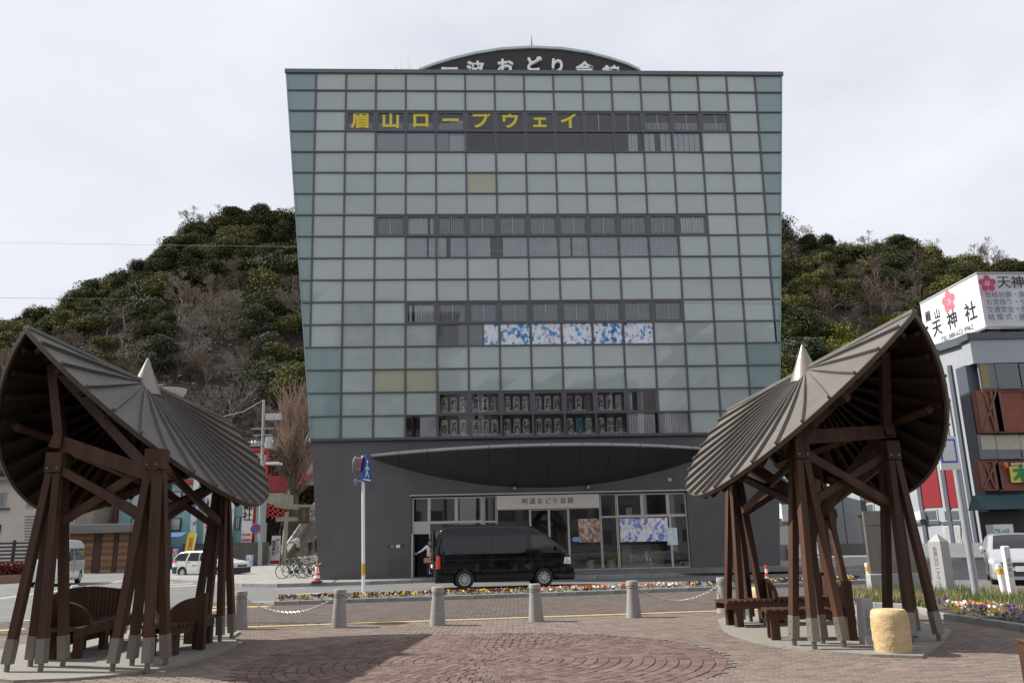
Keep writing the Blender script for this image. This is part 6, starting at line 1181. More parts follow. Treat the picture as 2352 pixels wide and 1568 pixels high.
ol = at(2310, 1068, BB - .35); tag(MB().lathe([(.12, -.15), (.15, .05), (.08, .16), (.02, .2)], 12, ol).build('amber_lamp', mat('amber lamp', (.7, .2, .02), .3)), 'small amber lamp on the lower brick panel of the bay', 'lamp')
p = at(2296, 1215, BB - 1.2); p.z = .1; t = wthing('white_vending_machine', p, 'white vending machine under the green awning', 'vending machine'); MB().box(p + Vector((0, 0, .95)), (1.15, .8, 1.9)).build('cabinet', white, t); MB().box(p + Vector((-.1, -.41, 1.25)), (.8, .03, .8)).build('display', printmat('cans right', 12, ((.1, .3, .3), (.8, .8, .8), (.2, .35, .6), (.2, .4, .2), (.85, .8, .7))), t); MB().box(p + Vector((0, -.41, .35)), (.7, .03, .25)).build('slot', winf, t)
# rooftop billboard
bl = wthing('rooftop_billboard', at(2243, 770, 53), 'large white two sided shrine billboard on the grey corrugated building', 'billboard'); wsign = mat('billboard white', (.72, .72, .73), .6, var=.03)
cT, cB = at(2243, 627, 53), at(2263, 751, 53); cB.x = cT.x; lT, lB = at(2113, 697, 60.5), at(2140, 804, 60.5); lB.x = lT.x; rT, rB = at(2470, 627, 52), at(2470, 750, 52); rB.x = rT.x
ins = Vector((1.2, 2.0, 0))
lf = MB().hexa([lB, cB, cB + Vector((.3, .4, 0)), lB + Vector((.6, .2, 0))], [lT, cT, cT + Vector((.3, .4, 0)), lT + Vector((.6, .2, 0))]).build('left_face', wsign, bl); rf = MB().hexa([cB + Vector((.003, 0, 0)), rB, rB + Vector((0, .5, 0)), cB + Vector((.3, .5, 0))], [cT + Vector((.003, 0, 0)), rT, rT + Vector((0, .5, 0)), cT + Vector((.3, .5, 0))]).build('right_face', wsign, bl)
for a, b in ((lT, cT), (cT, rT), (lB, cB), (cB, rB)): MB().bar(a + Vector((0, -.03, 0)), b + Vector((0, -.03, 0)), .1, .1).build('edge_rail', mat('rail grey', (.4, .41, .42), .5), bl)
lx = (cT - lT); lx.z = 0; lx.normalize(); ln = Vector((lx.y, -lx.x, 0)); ln = ln if ln.y < 0 else -ln
def onl(u, v): d = ray(u, v); o = Vector((0, 0, EYE)); P0 = lT + ln * .03; return o + d * ((P0 - o).dot(ln) / d.dot(ln))
def onr(u, v): return at(u, v, 52.4)
pink = mat('plum pink', (.62, .16, .22), .6); plum = mat('plum red', (.48, .06, .12), .6)
for s_, u, v, z in (('眉', 2131, 728, .85), ('山', 2152, 722, .8), ('天', 2152, 755, 1.32), ('神', 2187, 737, 1.36), ('社', 2229, 718, 1.42)): text(s_, 'lettering', ink, lf, onl(u, v), z, lx, bold=.012)
text('TEL.088-622-9962', 'lettering', mat('grey ink', (.06, .06, .07), .6), lf, onl(2197, 766), .52, (onl(2233, 745) - onl(2148, 782)), Vector((0, 0, 1)), sx=1.05)
def plumf(c, r, m_, rx, par):
    for k in range(5):
        a = pi / 2 + 2 * pi * k / 5; B = MB(); o = c + (rx * cos(a) + Vector((0, 0, 1)) * sin(a)) * r * .62; n_ = 18; nn = rx.cross(Vector((0, 0, 1)))
        B.add([o + (rx * cos(2 * pi * i / n_) + Vector((0, 0, 1)) * sin(2 * pi * i / n_)) * r * .37 for i in range(n_)], [tuple(range(n_))]).build('plum_petal', m_, par)
        MB().bar(c + (rx * cos(a) + Vector((0, 0, 1)) * sin(a)) * r * .04 + nn * .012, c + (rx * cos(a) + Vector((0, 0, 1)) * sin(a)) * r * .24 + nn * .012, .05, .01).build('plum_stamen', m_, par)
plumf(onl(2178, 692), .85, pink, lx, lf); plumf(onr(2268, 651), .62, plum, Vector((1, 0, 0)), rf)
text('天神社', 'lettering', ink, rf, onr(2290, 650), .95, align='LEFT', bold=.01); gi = mat('slate ink', (.10, .12, .18), .6)
for k, s_ in enumerate(('合格祈願・安産', 'お宮詣り・七五三', '交通安全・厄除', '結 婚 式・諸祈願')): text(s_, 'lettering', gi, rf, onr(2262 + k * 2.5, 678 + k * 17), .46, align='LEFT', bold=.004)
for u in (2150, 2200, 2262, 2300, 2340): a = at(u, 800 if u < 2250 else 770, 55.5); MB().bar((a.x + 1.2, 58.0, zr - .2), (a.x + 1.2, 58.0, cB.z + .1), .12, .12).build('support_post', mat('rust steel', (.16, .08, .05), .8, var=.3), bl)
# parking sign, pale wall, globe lamp, blue stand
p = at(1806, 1300, 52); p.z = .1; t = wthing('pale_wall_block', p, 'grey concrete gate wall with pale panel right of the dark tiled wall', 'wall'); 
ybox(1782, 1834, 1250, 1302, 52, 1.0, 'concrete_wall', concrete, t); ybox(1784, 1822, 1207, 1250, 52.1, .8, 'pale_panel', mat('cream panel', (.66, .63, .58), .7), t); mb_ = ybox(1810, 1836, 1252, 1283, 51.9, .2, 'post_box', white, t, False); ybox(1815, 1822, 1262, 1270, 51.68, .02, 'green_label', mat('label green', (.05, .2, .1), .6), mb_, False); ybox(1784, 1796, 1190, 1206, 52.4, .5, 'stone_lantern_head', stone, t)
p = at(1795, 1200, 60); p.z = 0; t = wthing('parking_sign', p, 'round green and blue parking sign on a bracket beside the dark tiled wall', 'parking sign'); c = at(1796, 1127, 60); MB().tube([Vector((c.x + .6, 60, 0)), Vector((c.x + .6, 60, c.z + 1.2))], .09, 8).build('pole', mat('rail grey', (.4, .41, .42), .5), t); MB().loft([[c + Vector((r * .62 * cos(2 * pi * i / 24) + dx, y, r * sin(2 * pi * i / 24))) for i in range(24)] for r, y, dx in ((1.0, -.1, 0), (1.0, .1, .3))], True, True).build('drum', white, t); MB().loft([[c + Vector((r * .6 * cos(2 * pi * i / 24), y, r * sin(2 * pi * i / 24))) for i in range(24)] for r, y in ((.98, -.13), (.98, -.105))], True, True).build('green_ring', mat('sign green', (.02, .25, .08), .6), t); MB().loft([[c + Vector((r * .5 * cos(2 * pi * i / 24), y, r * sin(2 * pi * i / 24))) for i in range(24)] for r, y in ((.92, -.16), (.92, -.135))], True, True).build('blue_face', sblue, t); text('P', 'lettering', white, t, c + Vector((0, -.17, .1)), 1.1, bold=.03, sx=.8)
p = at(1833, 1290, 60); p.z = 0; x0, x1, z0, z1 = yrect(1798, 1842, 1040, 1195, 66); tag(MB().box(((x0 + x1) / 2, 69, (z0 + z1) / 2), (x1 - x0, 6, z1 - z0)).build('pale_corrugated_annex', mat('annex white', (.62, .64, .66), .5, var=.06)), 'pale corrugated annex wall behind the parking sign', 'wall')
p = at(1893, 1290, 40); p.z = 0; t = wthing('globe_lamp', p, 'white globe street lamp half hidden behind the pavilion post', 'street lamp'); c = at(1892, 1141, 40); MB().ball(c, .35, 20, 12).build('globe', mat('opal globe', (.75, .72, .73), .4), t, True); MB().tube([Vector((c.x - .1, 40, 0)), c - Vector((.1, 0, .33))], .06, 10).build('pole', lampd, t); pb = at(1897, 1181, 39.8); MB().box(pb, (.55, .06, .3)).build('street_sign', white, t); MB().box(pb + Vector((0, -.035, 0)), (.45, .02, .18)).build('sign_face', mat('sign navy', (.03, .05, .15), .5), t)
p = gnd(1762, 1291, .30); t = wthing('blue_guide_stand', p, 'narrow bright blue guide stand against the dark tiled wall', 'sign stand'); bl2 = mat('stand blue', (.02, .20, .62), .45); tp2 = at(1757, 1207, p.y); lean = Vector((tp2.x, p.y, tp2.z)); MB().bar(p + Vector((0, 0, .05)), lean, .34, .08, (0, 1, 0)).build('panel', bl2, t); MB().cbox(p + Vector((0, 0, .04)), (1.0, .5, .1), .04).build('base', concrete, t); q = p.lerp(lean, .82); MB().box(q + Vector((0, -.045, 0)), (.22, .01, .28)).build('pictogram', white, t); MB().box(q + Vector((0, -.052, 0)), (.17, .01, .22)).build('pictogram_face', bl2, t); text('P', 'lettering', white, t, q + Vector((0, -.06, 0)), .16); text('立体駐車場', 'lettering', white, t, p.lerp(lean, .42) + Vector((0, -.05, 0)), .15, vertical=True, gap=.9)
# things near the right edge of the plaza
p = gnd(2045, 1362, PZ); t = wthing('steel_information_board', p, 'tall brushed steel information board behind the pavilion posts', 'information board'); z1 = at(2045, 1172, p.y).z; zm_ = at(2045, 1318, p.y).z; xa, xb = at(1990, 1250, p.y).x, at(2100, 1250, p.y).x
MB().box(((xa + xb) / 2, p.y, (zm_ + z1) / 2), (xb - xa, .12, z1 - zm_)).build('steel_panel', steel, t); MB().cbox(((xa + xb) / 2, p.y, zm_ / 2 + .02), (xb - xa + .12, .3, zm_), .02).build('granite_base', granite, t); MB().box(((xa + xb) / 2, p.y - .064, z1 - .38), (xb - xa, .01, .012)).build('panel_groove', winf, t); text('阿波おどり', 'lettering', mat('etched blue', (.05, .12, .35), .5), t, (xb - .22, p.y - .066, z1 - 1.0), .14, vertical=True, gap=1.0)
for (x_, z_) in ((xb - .3, z1 - .15), (xb - .25, zm_ + .35), (xa + .4, zm_ + .5)): MB().disc((x_, p.y - .062, z_), (0, -1, 0), .06, .006, 14).build('blue_motif', mat('etched blue', (.05, .12, .35), .5), t)
p = gnd(2172, 1367, PZ); t = wthing('stone_distance_marker', p, 'square pale stone marker post with pyramid top and engraved side', 'stone marker'); z1 = at(2168, 1252, p.y).z; zp = at(2168, 1244, p.y).z; B = MB(); hx = .18; rr2 = .5; 
R2 = Matrix.Rotation(rr2, 3, 'Z'); sq = [R2 @ Vector(q) for q in ((-hx, -hx, 0), (hx, -hx, 0), (hx, hx, 0), (-hx, hx, 0))]; B.hexa([p + q for q in sq], [p + q * .93 + Vector((0, 0, z1)) for q in sq]); B.build('shaft', granite, t); o = [p + q * .93 + Vector((0, 0, z1)) for q in sq]; MB().add(o + [p + Vector((0, 0, zp + .12))], [(0, 1, 4), (1, 2, 4), (2, 3, 4), (3, 0, 4)]).build('pyramid_top', granite, t)
fx = R2 @ Vector((0, -1, 0)); text('右眉山ロープウエイ', 'inscription', engr, t, p + R2 @ Vector((-hx * .985, 0, 0)) + Vector((-.004, 0, z1 * .5)), .12, R2 @ Vector((0, -1, 0)), vertical=True, gap=1.0)
p = gnd(2245, 1381, PZ); t = wthing('grey_sign_pole', p, 'grey steel pole with a blue and white sign beside the sunlit roofed pavilion', 'sign pole'); q = at(2190, 1006, p.y); MB().tube([p, Vector((p.x - .02, p.y, q.z))], .08, 16).build('pole', mat('galvanised pole', (.36, .38, .41), .4, metal=.3, var=.08), t, True); MB().cbox(p + Vector((0, 0, .02)), (1.5, .9, .08), .02).build('footing', concrete, t); c = at(2178, 1040, p.y - .1); sg_ = MB().box(c, (.46, .03, .78)).build('sign_plate', white, t); MB().box(c + Vector((0, -.018, .05)), (.38, .006, .55)).build('blue_frame', mat('sign mid blue', (.03, .12, .55), .5), sg_); MB().box(c + Vector((0, -.022, .05)), (.3, .006, .47)).build('white_field', white, sg_)
for z in (.28, -.2): MB().bar(c + Vector((.15, .03, z)), Vector((p.x - .02, p.y, c.z + z)), .04, .04).build('bracket', sb, t)
for (u, v, vt), lb in (((2004, 1362, 1292), 'white plastic bollard with yellow bands in the roadway right of the sunlit pavilion'), ((2311, 1376, 1295), 'white bollard with yellow band in front of the silver hatchback')):
    p = gnd(u, v, 0 if u < 2100 else PZ); z = at(u - 8, vt, p.y).z - p.z; t = wthing('banded_bollard', p, lb, 'bollard', 'white and yellow posts'); tl_ = Vector((-.05, 0, z)); MB().tube([p, p + tl_], .075, 14).build('post', white, t, True); MB().tube([p + tl_ * .72, p + tl_ * .88], .077, 14).build('yellow_band', mat('band yellow', (.62, .38, .03), .5), t); MB().tube([p + tl_ * .12, p + tl_ * .17], .077, 14).build('yellow_band', mat('band yellow', (.62, .38, .03), .5), t)
p = gnd(2328, 1378, PZ); t = wthing('white_square_post', p, 'white square post with small black lettering in front of the silver hatchback', 'post'); z = at(2320, 1263, p.y).z; MB().cbox(p + Vector((0, 0, z / 2)), (.13, .13, z), .02).build('shaft', white, t); text('史跡眉山', 'lettering', ink, t, p + Vector((0, -.067, z * .6)), .09, vertical=True, gap=1.2)
p = gnd(1763, 1341); t = wthing('red_white_delineator', p, 'small red and white striped post in the road behind the flower bed', 'post')
for k in range(5): MB().tube([p + Vector((0, 0, k * .13)), p + Vector((0, 0, k * .13 + .13))], .05, 12).build('band', (conr if k % 2 == 0 else white), t)
p = at(2349, 1568, 8.2); t = wthing('near_wooden_post', (p.x + .04, 8.2, PZ), 'dark brown wooden post cut off by the right photo edge', 'post'); MB().cbox((p.x + .12, 8.2, .32), (.14, .14, .58), .02).build('post_body', wood, t); MB().cbox((p.x + .12, 8.2, .62), (.16, .16, .03), .01).build('post_top', wood, t)
# planting island with grass and pansies
isl = [gnd(*q, PZ).xy for q in ((1950, 1390), (2085, 1398), (2165, 1420), (2250, 1432), (2352, 1448), (2420, 1470), (2420, 1372), (2352, 1370), (2200, 1362), (2080, 1352), (1960, 1368))]
pi_ = Vector((*isl[3], PZ)); t = wthing('planting_island', pi_, 'kerbed planting island with dry grass and pansies at the right of the plaza', 'planting bed'); MB().prism([tuple(p) for p in isl], PZ - .03, PZ + .05).build('soil', soil, t)
kerb([tuple(p) for p in isl[:6]], t, PZ + .1, .12)
for o in t.children: o.matrix_parent_inverse = Matrix.Translation(-pi_)
rg = random.Random(4); poly = [tuple(p) for p in isl]; xs2 = [p[0] for p in poly]; ys2 = [p[1] for p in poly]; GB, GD = MB(), MB(); sp1, sp2, sp3 = [], [], []
for k in range(26000):
    x, y = rg.uniform(min(xs2), max(xs2)), rg.uniform(min(ys2), max(ys2))
    if not inside((x, y), poly): continue
    u, v, z = pix((x, y, PZ)); near = v > 1398 + (u - 2150) * .13 and u > 2130
    if near: continue
    b = GD if math.sin(x * 2.3) + math.sin(y * 1.7) + rg.gauss(0, .8) > 0.2 else GB; h = rg.uniform(.08, .26) * (1.4 if rg.random() < .06 else 1); a = rg.random() * 6.28; e = Vector((cos(a), sin(a), 0)); o = Vector((x, y, PZ + .04)); ln_ = Vector((rg.gauss(0, .06), rg.gauss(0, .06), h)); b.add([o - e * .008, o + e * .008, o + ln_ * .6 + e * .005, o + ln_], [(0, 1, 2, 3)])
stuff(GB.build('green_grass', mat('grass green', (.09, .13, .03), .7, island=.35), t)); stuff(GD.build('dry_grass', mat('grass dry', (.30, .24, .12), .8, island=.3), t))
for k in range(900):
    x, y = rg.uniform(min(xs2), max(xs2)), rg.uniform(min(ys2), max(ys2))
    if not inside((x, y), poly): continue
    u, v, z = pix((x, y, PZ)); f = v - (1384 + (u - 2150) * .13)
    if u < 2140 or f < 4: continue
    q = Vector((x, y, 0)); s_ = sin(u * .03) + rg.gauss(0, .4)
    (sp1 if s_ > .4 else sp2 if s_ > -.5 else sp3).append(q)
pansies(sp1, ['mauve', 'violet'], rg, t, .03, .16, z=PZ + .05); pansies(sp2, ['yellow', 'white'], rg, t, .03, .15, z=PZ + .05); pansies(sp3, ['violet', 'orange'], rg, t, .03, .14, z=PZ + .05)
# cables across the square
def cable(pts, Y, r, lb, m_=wire):
    P = [at(u, v, Y) for u, v in pts]; tag(MB().tube(P, r, 5).build('overhead_cable', m_), lb, 'cable', 'overhead cables')
cable([(-700, 540), (0, 557), (380, 563), (790, 568), (1250, 578), (1700, 583), (1790, 584)], 33, .006, 'thin cable crossing the left sky and the middle of the glass front', wireg)
cable([(-700, 672), (0, 684), (700, 690), (1250, 693), (1800, 698), (2120, 703), (2352, 707), (2700, 712)], 33, .007, 'thin cable crossing the glass front to the billboard')
# ================================================================ wooded hill
SKY_L = [(-400, 800), (-200, 765), (0, 715), (75, 692), (140, 655), (240, 606), (300, 562), (370, 502), (480, 490), (580, 485), (680, 490), (900, 470), (1200, 460), (1500, 470), (1790, 494), (1900, 518), (2000, 550), (2100, 540), (2200, 566), (2300, 578), (2400, 590), (2700, 640)]
HY0, HY1, HY2 = 106., 205., 300.
def hz_(u, Y):
    v = interp(SKY_L, u); zt = at(u, v, HY1).z - 6.5; s = max(0., (Y - HY0) / (HY1 - HY0))
    if s > 1: return zt - (Y - HY1) * .05
    lump = 2.2 * sin(u * .011 + Y * .06) * sin(Y * .09 + u * .004) * min(1, s * 4) * (1 - s)
    return 1.0 * min(1, s * 20) + (zt - 1) * (s ** .92) + lump - .1 * (s <= 0)
hillm = mat('hill litter', (.03, .024, .018), .95, var=.45, scale=.25, bump=.6, bscale=1.5)
B = MB(); us = [-420 + 40 * i for i in range(79)]; Ys = [HY0 - 2 + 3.2 * i for i in range(32)] + [HY1 + 2, HY1 + 20, HY2]
B.loft([[Vector(((u - CU) / FPX * Y * 1.0, Y, hz_(u, Y))) for u in us] for Y in Ys], False); struct(B.build('hill', hillm, None, 'all'))
def hill_xy(u, Y): return Vector(((u - CU) / FPX * Y, Y, hz_(u, Y)))
# ---- crowns
def crown(rg, R=4.0, H=6.0, lobes=16, leaves=3600, leaf=.19, flat=.75):
    B = MB(); L2 = []
    for k in range(lobes):
        a = rg.random() * 6.28; h = rg.random(); rad = R * (1 - .55 * h ** 1.6) * sqrt(rg.random()) * .8
        L2.append((Vector((cos(a) * rad, sin(a) * rad, H * (.22 + .72 * h))), R * rg.uniform(.18, .44)))
    for k in range(leaves):
        c, r = rg.choice(L2); d = Vector((rg.gauss(0, 1), rg.gauss(0, 1), rg.gauss(0, 1) + .25)).normalized(); p = c + Vector((d.x, d.y, d.z * flat)) * r * (1.25 - .7 * rg.random() ** 1.3)
        n = (d + Vector((rg.gauss(0, .85), rg.gauss(0, .85), rg.gauss(0, .85) + .35))).normalized(); a = n.orthogonal().normalized(); b = n.cross(a); t = rg.random() * 6.28; e = (a * cos(t) + b * sin(t)) * leaf * rg.uniform(.6, 1.25); f = n.cross(e) * rg.uniform(.45, .8)
        B.add([p - e, p + f, p + e, p - f], [(0, 1, 2, 3)])
    return B
def bare(rg, H=8., spread=.55, depth=6, up=.22, k0=3, r0=.17):
    B = MB()
    def grow(p, d, ln, r, dep):
        q = p + d * ln; m_ = p.lerp(q, .5) + Vector((rg.gauss(0, .04), rg.gauss(0, .04), rg.gauss(0, .03))) * ln
        r = max(r, .02); B.tube([p, m_, q] if dep > 2 else [p, q], [r, r * .85, r * .66] if dep > 2 else [r, r * .6], 3 if dep < 4 else 5, False)
        if dep == 0: return
        for i in range(k0 if dep > 1 else 3):
            n = (d + Vector((rg.gauss(0, spread), rg.gauss(0, spread), rg.gauss(0, spread) + up))).normalized(); grow(p.lerp(q, rg.uniform(.55, 1.0)), n, ln * rg.uniform(.55, .82), r * .6, dep - 1)
    grow(Vector((0, 0, 0)), Vector((rg.gauss(0, .1), rg.gauss(0, .1), 1)).normalized(), H * .34, r0, depth); return B
def bamboo(rg, H=8.):
    B = MB()
    for k in range(26):
        a = rg.random() * 6.28; o = Vector((cos(a), sin(a), 0)) * rg.uniform(.1, 1.8); bend = Vector((rg.gauss(0, .8), rg.gauss(0, .8), 0)); h = H * rg.uniform(.7, 1.05)
        for j in range(75):
            t = rg.uniform(.15, 1); p = o + bend * t * t * 1.2 + Vector((0, 0, h * t)) + Vector((rg.gauss(0, .28), rg.gauss(0, .28), rg.gauss(0, .2))) * (1.15 - t * .6); e = Vector((rg.gauss(0, .6), rg.gauss(0, .6), -.5 + rg.gauss(0, .4))).normalized() * .32; f = e.orthogonal().normalized() * .1; B.add([p - e * .3, p + f, p + e, p - f], [(0, 1, 2, 3)])
    return B
def leafm(name, c): return mat(name, c, .75, var=.25, scale=.5, rnd=.25, island=.32, spec=.15)
rg = random.Random(11)
LM = {'dark': leafm('leaf dark green', (.054, .06, .023)), 'olive': leafm('leaf olive', (.118, .115, .036)), 'grey': leafm('leaf grey green', (.08, .092, .056)), 'mid': leafm('leaf mid green', (.085, .087, .03))}
CR_ = {k: [crown(random.Random(i * 7 + 1 + len(k)), 3.9 + .5 * i, 6.6 - .9 * i, 28 + i * 8, 11500).mesh('crown', LM[k]) for i in range(3)] for k in LM}
barkm = mat('hill bark', (.09, .072, .06), .9, rnd=.25); twigm = mat('bare twig', (.135, .10, .078), .9, rnd=.25); twigp = mat('pale bare twig', (.21, .185, .155), .9, rnd=.2)
TR_ = MB().tube([(0, 0, -1.5), (.1, 0, 1.5), (0, .2, 4)], [.22, .18, .1], 6).mesh('trunk', barkm)
BR_ = [bare(random.Random(30 + i), 8.5).mesh('branches', twigm) for i in range(4)]; BRP = [bare(random.Random(50 + i), 9.5, .5, 6).mesh('branches', twigp) for i in range(2)]
BT_ = MB().tube([(0, 0, -1.5), (0, 0, .4)], [.24, .17], 6).mesh('trunk', barkm)
BM_ = [bamboo(random.Random(70 + i)).mesh('culms', leafm('bamboo leaf', (.17, .165, .03))) for i in range(2)]
NAMES = {'dark': ('evergreen_tree', 'dark green evergreen'), 'olive': ('evergreen_tree', 'olive evergreen'), 'grey': ('evergreen_tree', 'grey green evergreen'), 'mid': ('evergreen_tree', 'mid green evergreen'), 'bare': ('bare_tree', 'leafless brown tree'), 'pale': ('bare_tree', 'pale leafless tree'), 'bamboo': ('bamboo_clump', 'yellow green bamboo')}
def plant(kind, u, Y, s, r, side, dz=0.):
    p = hill_xy(u, Y); p.z += dz; nm, lb = NAMES[kind]
    v = pix(p + Vector((0, 0, 4)))[1]; sk = interp(SKY_L, u); rel = (v - sk) / (1160 - sk); zone = 'on the skyline' if rel < .12 else 'high up' if rel < .36 else 'halfway up' if rel < .62 else 'low down'
    third = 'left hill' if u < 1000 else 'right hill'
    if u < 1000: sub = 'far left' if u < 240 else 'centre' if u < 470 else 'beside the glass building'
    else: sub = 'beside the glass building' if u < 1950 else 'centre' if u < 2130 else 'far right'
    g = '%s, %s' % (nm.replace('_', ' ') + 's of the ' + third, zone)
    t = empty(nm, p, r.random() * 6.28, '%s %s, %s %s' % (lb, zone, third, sub), 'bamboo' if kind == 'bamboo' else 'tree', g); t.scale = (s * r.uniform(.8, 1.4), s * r.uniform(.8, 1.3), s * r.uniform(.72, 1.12))
    if kind == 'bamboo': link(bpy.data.objects.new('culms', r.choice(BM_)), t); return t
    if kind in ('bare', 'pale'): link(bpy.data.objects.new('trunk', BT_), t); link(bpy.data.objects.new('branches', r.choice(BR_ if kind == 'bare' else BRP)), t)
    else: link(bpy.data.objects.new('trunk', TR_), t); link(bpy.data.objects.new('crown', r.choice(CR_[kind])), t)
    return t
def scatter(u0, u1, side, seed, dY=5.4, dX=5.6):
    r = random.Random(seed); Y = HY0 + 3; n = 0
    while Y < HY1 + 8:
        du = dX / Y * FPX; u = u0 + r.random() * du
        while u < u1:
            uu = u + r.gauss(0, du * .22); YY = Y + r.gauss(0, 1.6); p = hill_xy(uu, YY); pv = pix(p + Vector((0, 0, 5)))
            if side == 'L' and 720 < uu + 0 or (side == 'R' and uu < 1775): u += du; continue
            sk = interp(SKY_L, uu); rel = (pv[1] - sk) / (1150 - sk); m_ = math.sin(uu * .021 + 1.3) * math.sin(YY * .07 + uu * .006 + .5) + r.gauss(0, .35)
            if side == 'L':
                if rel < .2: k = 'dark' if r.random() < .66 else 'olive' if r.random() < .4 else 'mid'
                elif uu < 230: k = r.choice(['mid', 'olive', 'dark', 'grey', 'bare', 'bare'])
                elif m_ > .56: k = r.choice(['olive', 'olive', 'mid', 'grey'])
                elif m_ > .34: k = r.choice(['grey', 'dark', 'mid'])
                else: k = 'bare' if r.random() < .8 else 'pale'
            else:
                if rel < .13: k = r.choice(['dark', 'dark', 'dark', 'olive', 'mid', 'bare'])
                elif .13 < rel < .30 and uu > 1880: k = 'bare' if r.random() < .6 else 'olive' if r.random() < .6 else 'mid'
                elif 1925 < uu < 2090 and rel < .72 and m_ > -.4: k = 'bamboo'
                elif rel > .85: k = r.choice(['bare', 'dark', 'bare'])
                else: k = r.choice(['dark', 'mid', 'mid', 'mid', 'olive', 'grey'])
            plant(k, uu, YY, r.uniform(.62, 1.28) * (1.05 if k in ('bare', 'pale') else .92), r, side); n += 1
            u += du
        Y += dY
    return n
n1 = scatter(-70, 715, 'L', 21); n2 = scatter(1770, 2420, 'R', 22)
r_ = random.Random(5)
for kind, u, Y, s in (('pale', 395, 206, 1.1), ('pale', 425, 207, 1.2), ('pale', 460, 206, 1.15), ('pale', 108, 206, .9), ('pale', 90, 206, .75), ('dark', 500, 204, 1.15), ('dark', 545, 204, 1.2), ('dark', 600, 203, 1.35), ('dark', 640, 203, 1.1), ('pale', 1895, 207, .9), ('bare', 1975, 207, .9), ('pale', 2050, 207, 1.0), ('pale', 2075, 207, .95), ('dark', 2120, 205, 1.3), ('dark', 2150, 205, 1.2), ('pale', 2330, 207, 1.35), ('pale', 2300, 206, 1.1), ('bare', 2345, 206, 1.2), ('dark', 1815, 205, 1.2)): plant(kind, u, Y, s, r_, 'x')
# undergrowth mass between the trees
UB, UD = MB(), MB(); rr3 = random.Random(77)
for k in range(80000):
    u = rr3.uniform(-90, 722) if rr3.random() < .58 else rr3.uniform(1772, 2430); Y = rr3.uniform(HY0 - 1, HY1 + 3); p = hill_xy(u, Y) + Vector((0, 0, rr3.random() ** 1.5 * 2.6)); m_ = math.sin(u * .05) * math.sin(Y * .2) + rr3.gauss(0, .5)
    if m_ > .75: e = Vector((rr3.gauss(0, 1), rr3.gauss(0, 1), rr3.gauss(0, .7))).normalized() * rr3.uniform(.2, .5); f = e.orthogonal().normalized() * e.length * .7; UB.add([p - e, p + f, p + e, p - f], [(0, 1, 2, 3)])
    else: e = Vector((rr3.gauss(0, .5), rr3.gauss(0, .5), 1)).normalized() * rr3.uniform(.8, 2.2); f = e.orthogonal().normalized() * .035; UD.add([p - f, p + f, p + e], [(0, 1, 2)])
stuff(UB.build('undergrowth_leaves', leafm('undergrowth leaf', (.04, .048, .02))), 'dark leafy undergrowth between the hillside trees', 'undergrowth'); stuff(UD.build('undergrowth_twigs', mat('brush twig', (.075, .056, .042), .9, island=.4)), 'brown brushwood between the hillside trees', 'undergrowth')
# a mass of shrubs at the hill foot behind the shrine
# ---- the big bare ginkgo beside the stairs
gp_ = at(672, 1185, 92); gz_ = gp_.z; t = wthing('bare_ginkgo_tree', gp_, 'tall leafless brown tree with upright twigs beside the shrine stairs', 'tree'); rg = random.Random(3)
gk = mat('ginkgo twig', (.36, .25, .19), .9, var=.2); gt = mat('ginkgo bark', (.13, .105, .085), .9, var=.25, bump=.4)
top = at(668, 900, 92).z; Hh = top - gz_; B = MB(); base = gp_ - Vector((0, 0, 6)); B.tube([base, gp_ + Vector((0, 0, Hh * .3)), gp_ + Vector((.1, 0, Hh * .7))], [.75, .55, .2], 12); B.build('trunk', gt, t, True)
B = MB(); B2 = MB()
for k in range(170):
    h = rg.random() ** .8; a = rg.random() * 6.28; o = gp_ + Vector((0, 0, Hh * (.12 + .6 * h))); out = Vector((cos(a), sin(a), 0)); ln = Hh * rg.uniform(.16, .36); w_ = 3.3 * (1 - .4 * h) * rg.uniform(.4, 1)
    m1 = o + out * w_ * .6 + Vector((0, 0, ln * .3)); e1 = o + out * w_ + Vector((0, 0, ln)); B.tube([o, m1, e1], [.09, .06, .03], 4, False)
    for j in range(22):
        s_ = rg.uniform(.3, 1); q = (o.lerp(m1, s_ * 1.0) if s_ < .6 else m1.lerp(e1, (s_ - .6) / .4)); d = Vector((rg.gauss(0, .33) + out.x * .3, rg.gauss(0, .33) + out.y * .3, 1)).normalized(); B2.tube([q, q + d * rg.uniform(.8, 2.2)], [.022, .008], 3, False)
B.build('branches', gt, t); stuff(B2.build('twigs', gk, t))
# dark shrubs on the slope behind the shrine
B = MB(); rg = random.Random(9)
for k in range(16000):
    u = rg.uniform(205, 735); Y = rg.uniform(90, 108); ub = interp([(205, 1150), (280, 1120), (520, 1010), (600, 1000), (735, 1060)], u); z0 = at(u, 1190, Y).z; z1 = at(u, ub, Y).z * ((Y - 86) / 22); 
    if Y < 104 and 540 < u: continue
    p = Vector(((u - CU) / FPX * Y, Y, z0 + (max(z1, z0 + 1) - z0) * rg.random())); e = Vector((rg.gauss(0, 1), rg.gauss(0, 1), rg.gauss(0, 1))).normalized() * rg.uniform(.15, .36); f = e.orthogonal().normalized() * e.length * .7; B.add([p - e, p + f, p + e, p - f], [(0, 1, 2, 3)])
stuff(B.build('slope_shrubs', leafm('shrub leaf', (.038, .042, .02))), 'dark shrub mass on the bank behind the shrine gallery', 'shrubs')
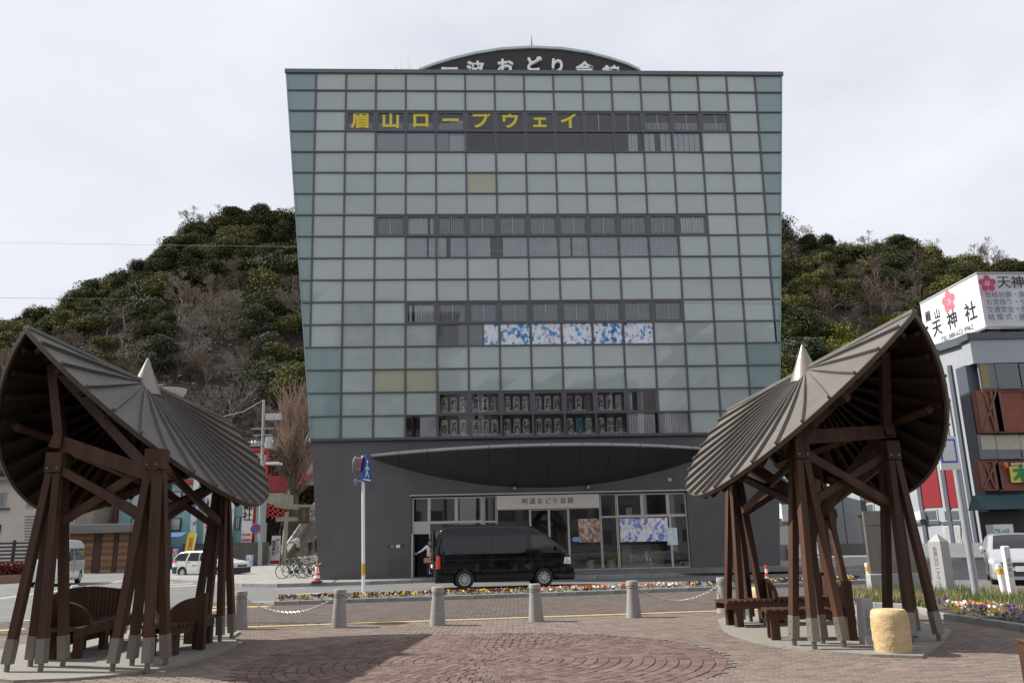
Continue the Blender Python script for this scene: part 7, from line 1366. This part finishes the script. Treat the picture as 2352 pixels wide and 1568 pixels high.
# ================================================================ what stands behind the photographer (seen only in the reflections)
bkm = [mat('rear facade %d' % i, c, .8, var=.08, scale=.5) for i, c in enumerate(((.30, .31, .33), (.42, .43, .45), (.2, .2, .21), (.33, .32, .33)))]
for i, (x, y, w_, d_, h, lb) in enumerate(((-34, -34, 22, 14, 16, 'office block reflected at the left of the glass front'), (-9, -46, 18, 14, 24, 'tall pale tower reflected in the middle of the glass front'), (14, -38, 20, 14, 13, 'dark low block reflected in the entrance glass'), (38, -36, 20, 14, 20, 'brownish block reflected at the right of the glass front'))):
    t = wthing('street_building', (x, y, 0), lb, 'building', 'buildings across the square seen as reflections'); MB().box((x, y, h / 2), (w_, d_, h)).build('wall', bkm[i], t); MB().box((x, y, h + .3), (w_ + .4, d_ + .4, .6)).build('roof', concrete, t)
    for f_ in range(int(h / 3.3)):
        for c in range(int(w_ / 3.2)): MB().box((x - w_ / 2 + 1.8 + c * 3.2, y + d_ / 2 + .02, 2 + f_ * 3.3), (2.0, .1, 1.5)).build('window', hglass, t)
pleaf = mat('palm leaf', (.05, .075, .025), .6, island=.3)
for i, (x, y, h) in enumerate(((-2.6, -14, 12.5), (-6.0, -16, 10.5), (1.2, -17, 11.5))):
    t = wthing('palm_tree', (x, y, 0), ('tallest palm tree reflected in the window rows', 'shorter palm tree reflected left of the tallest one', 'palm tree reflected right of the tallest one')[i], 'palm tree', 'palms behind the photographer'); MB().tube([(x, y, 0), (x + .1, y, h * .5), (x, y, h)], [.3, .22, .2], 10).build('trunk', gt, t); B = MB(); rg = random.Random(i)
    for k in range(34):
        a = rg.random() * 6.28; el = rg.uniform(-.5, 1.2); d = Vector((cos(a) * cos(el), sin(a) * cos(el), sin(el))); L3 = 2.0; c = Vector((x, y, h)); s_ = d.cross(Vector((0, 0, 1))).normalized()
        for q in range(13):
            an = (q - 6) * .17; f = (d * cos(an) + s_ * sin(an)) * L3 * (.55 + .2 * cos(an)) - Vector((0, 0, .25)); b = c + d * L3 * .45; B.add([b, b + f * .5 + s_ * .03, b + f, b + f * .5 - s_ * .03], [(0, 1, 2, 3)])
    B.build('fronds', pleaf, t)
byl = {}
for o in list(COL.objects):
    if o.get('category') in ('tree', 'bamboo') and o.get('group'): byl.setdefault(o['label'], []).append(o)
ORD = ('first', 'second', 'third', 'fourth', 'fifth', 'sixth', 'seventh', 'eighth', 'ninth', 'tenth', 'eleventh', 'twelfth')
for lb, os_ in byl.items():
    if len(os_) > 1:
        os_.sort(key=lambda o: pix(o.location)[0])
        for i, o in enumerate(os_): o['label'] = '%s, %s from the left' % (lb, ORD[i] if i < 12 else '%dth' % (i + 1))
print('trees', n1, n2)
finish_texts()
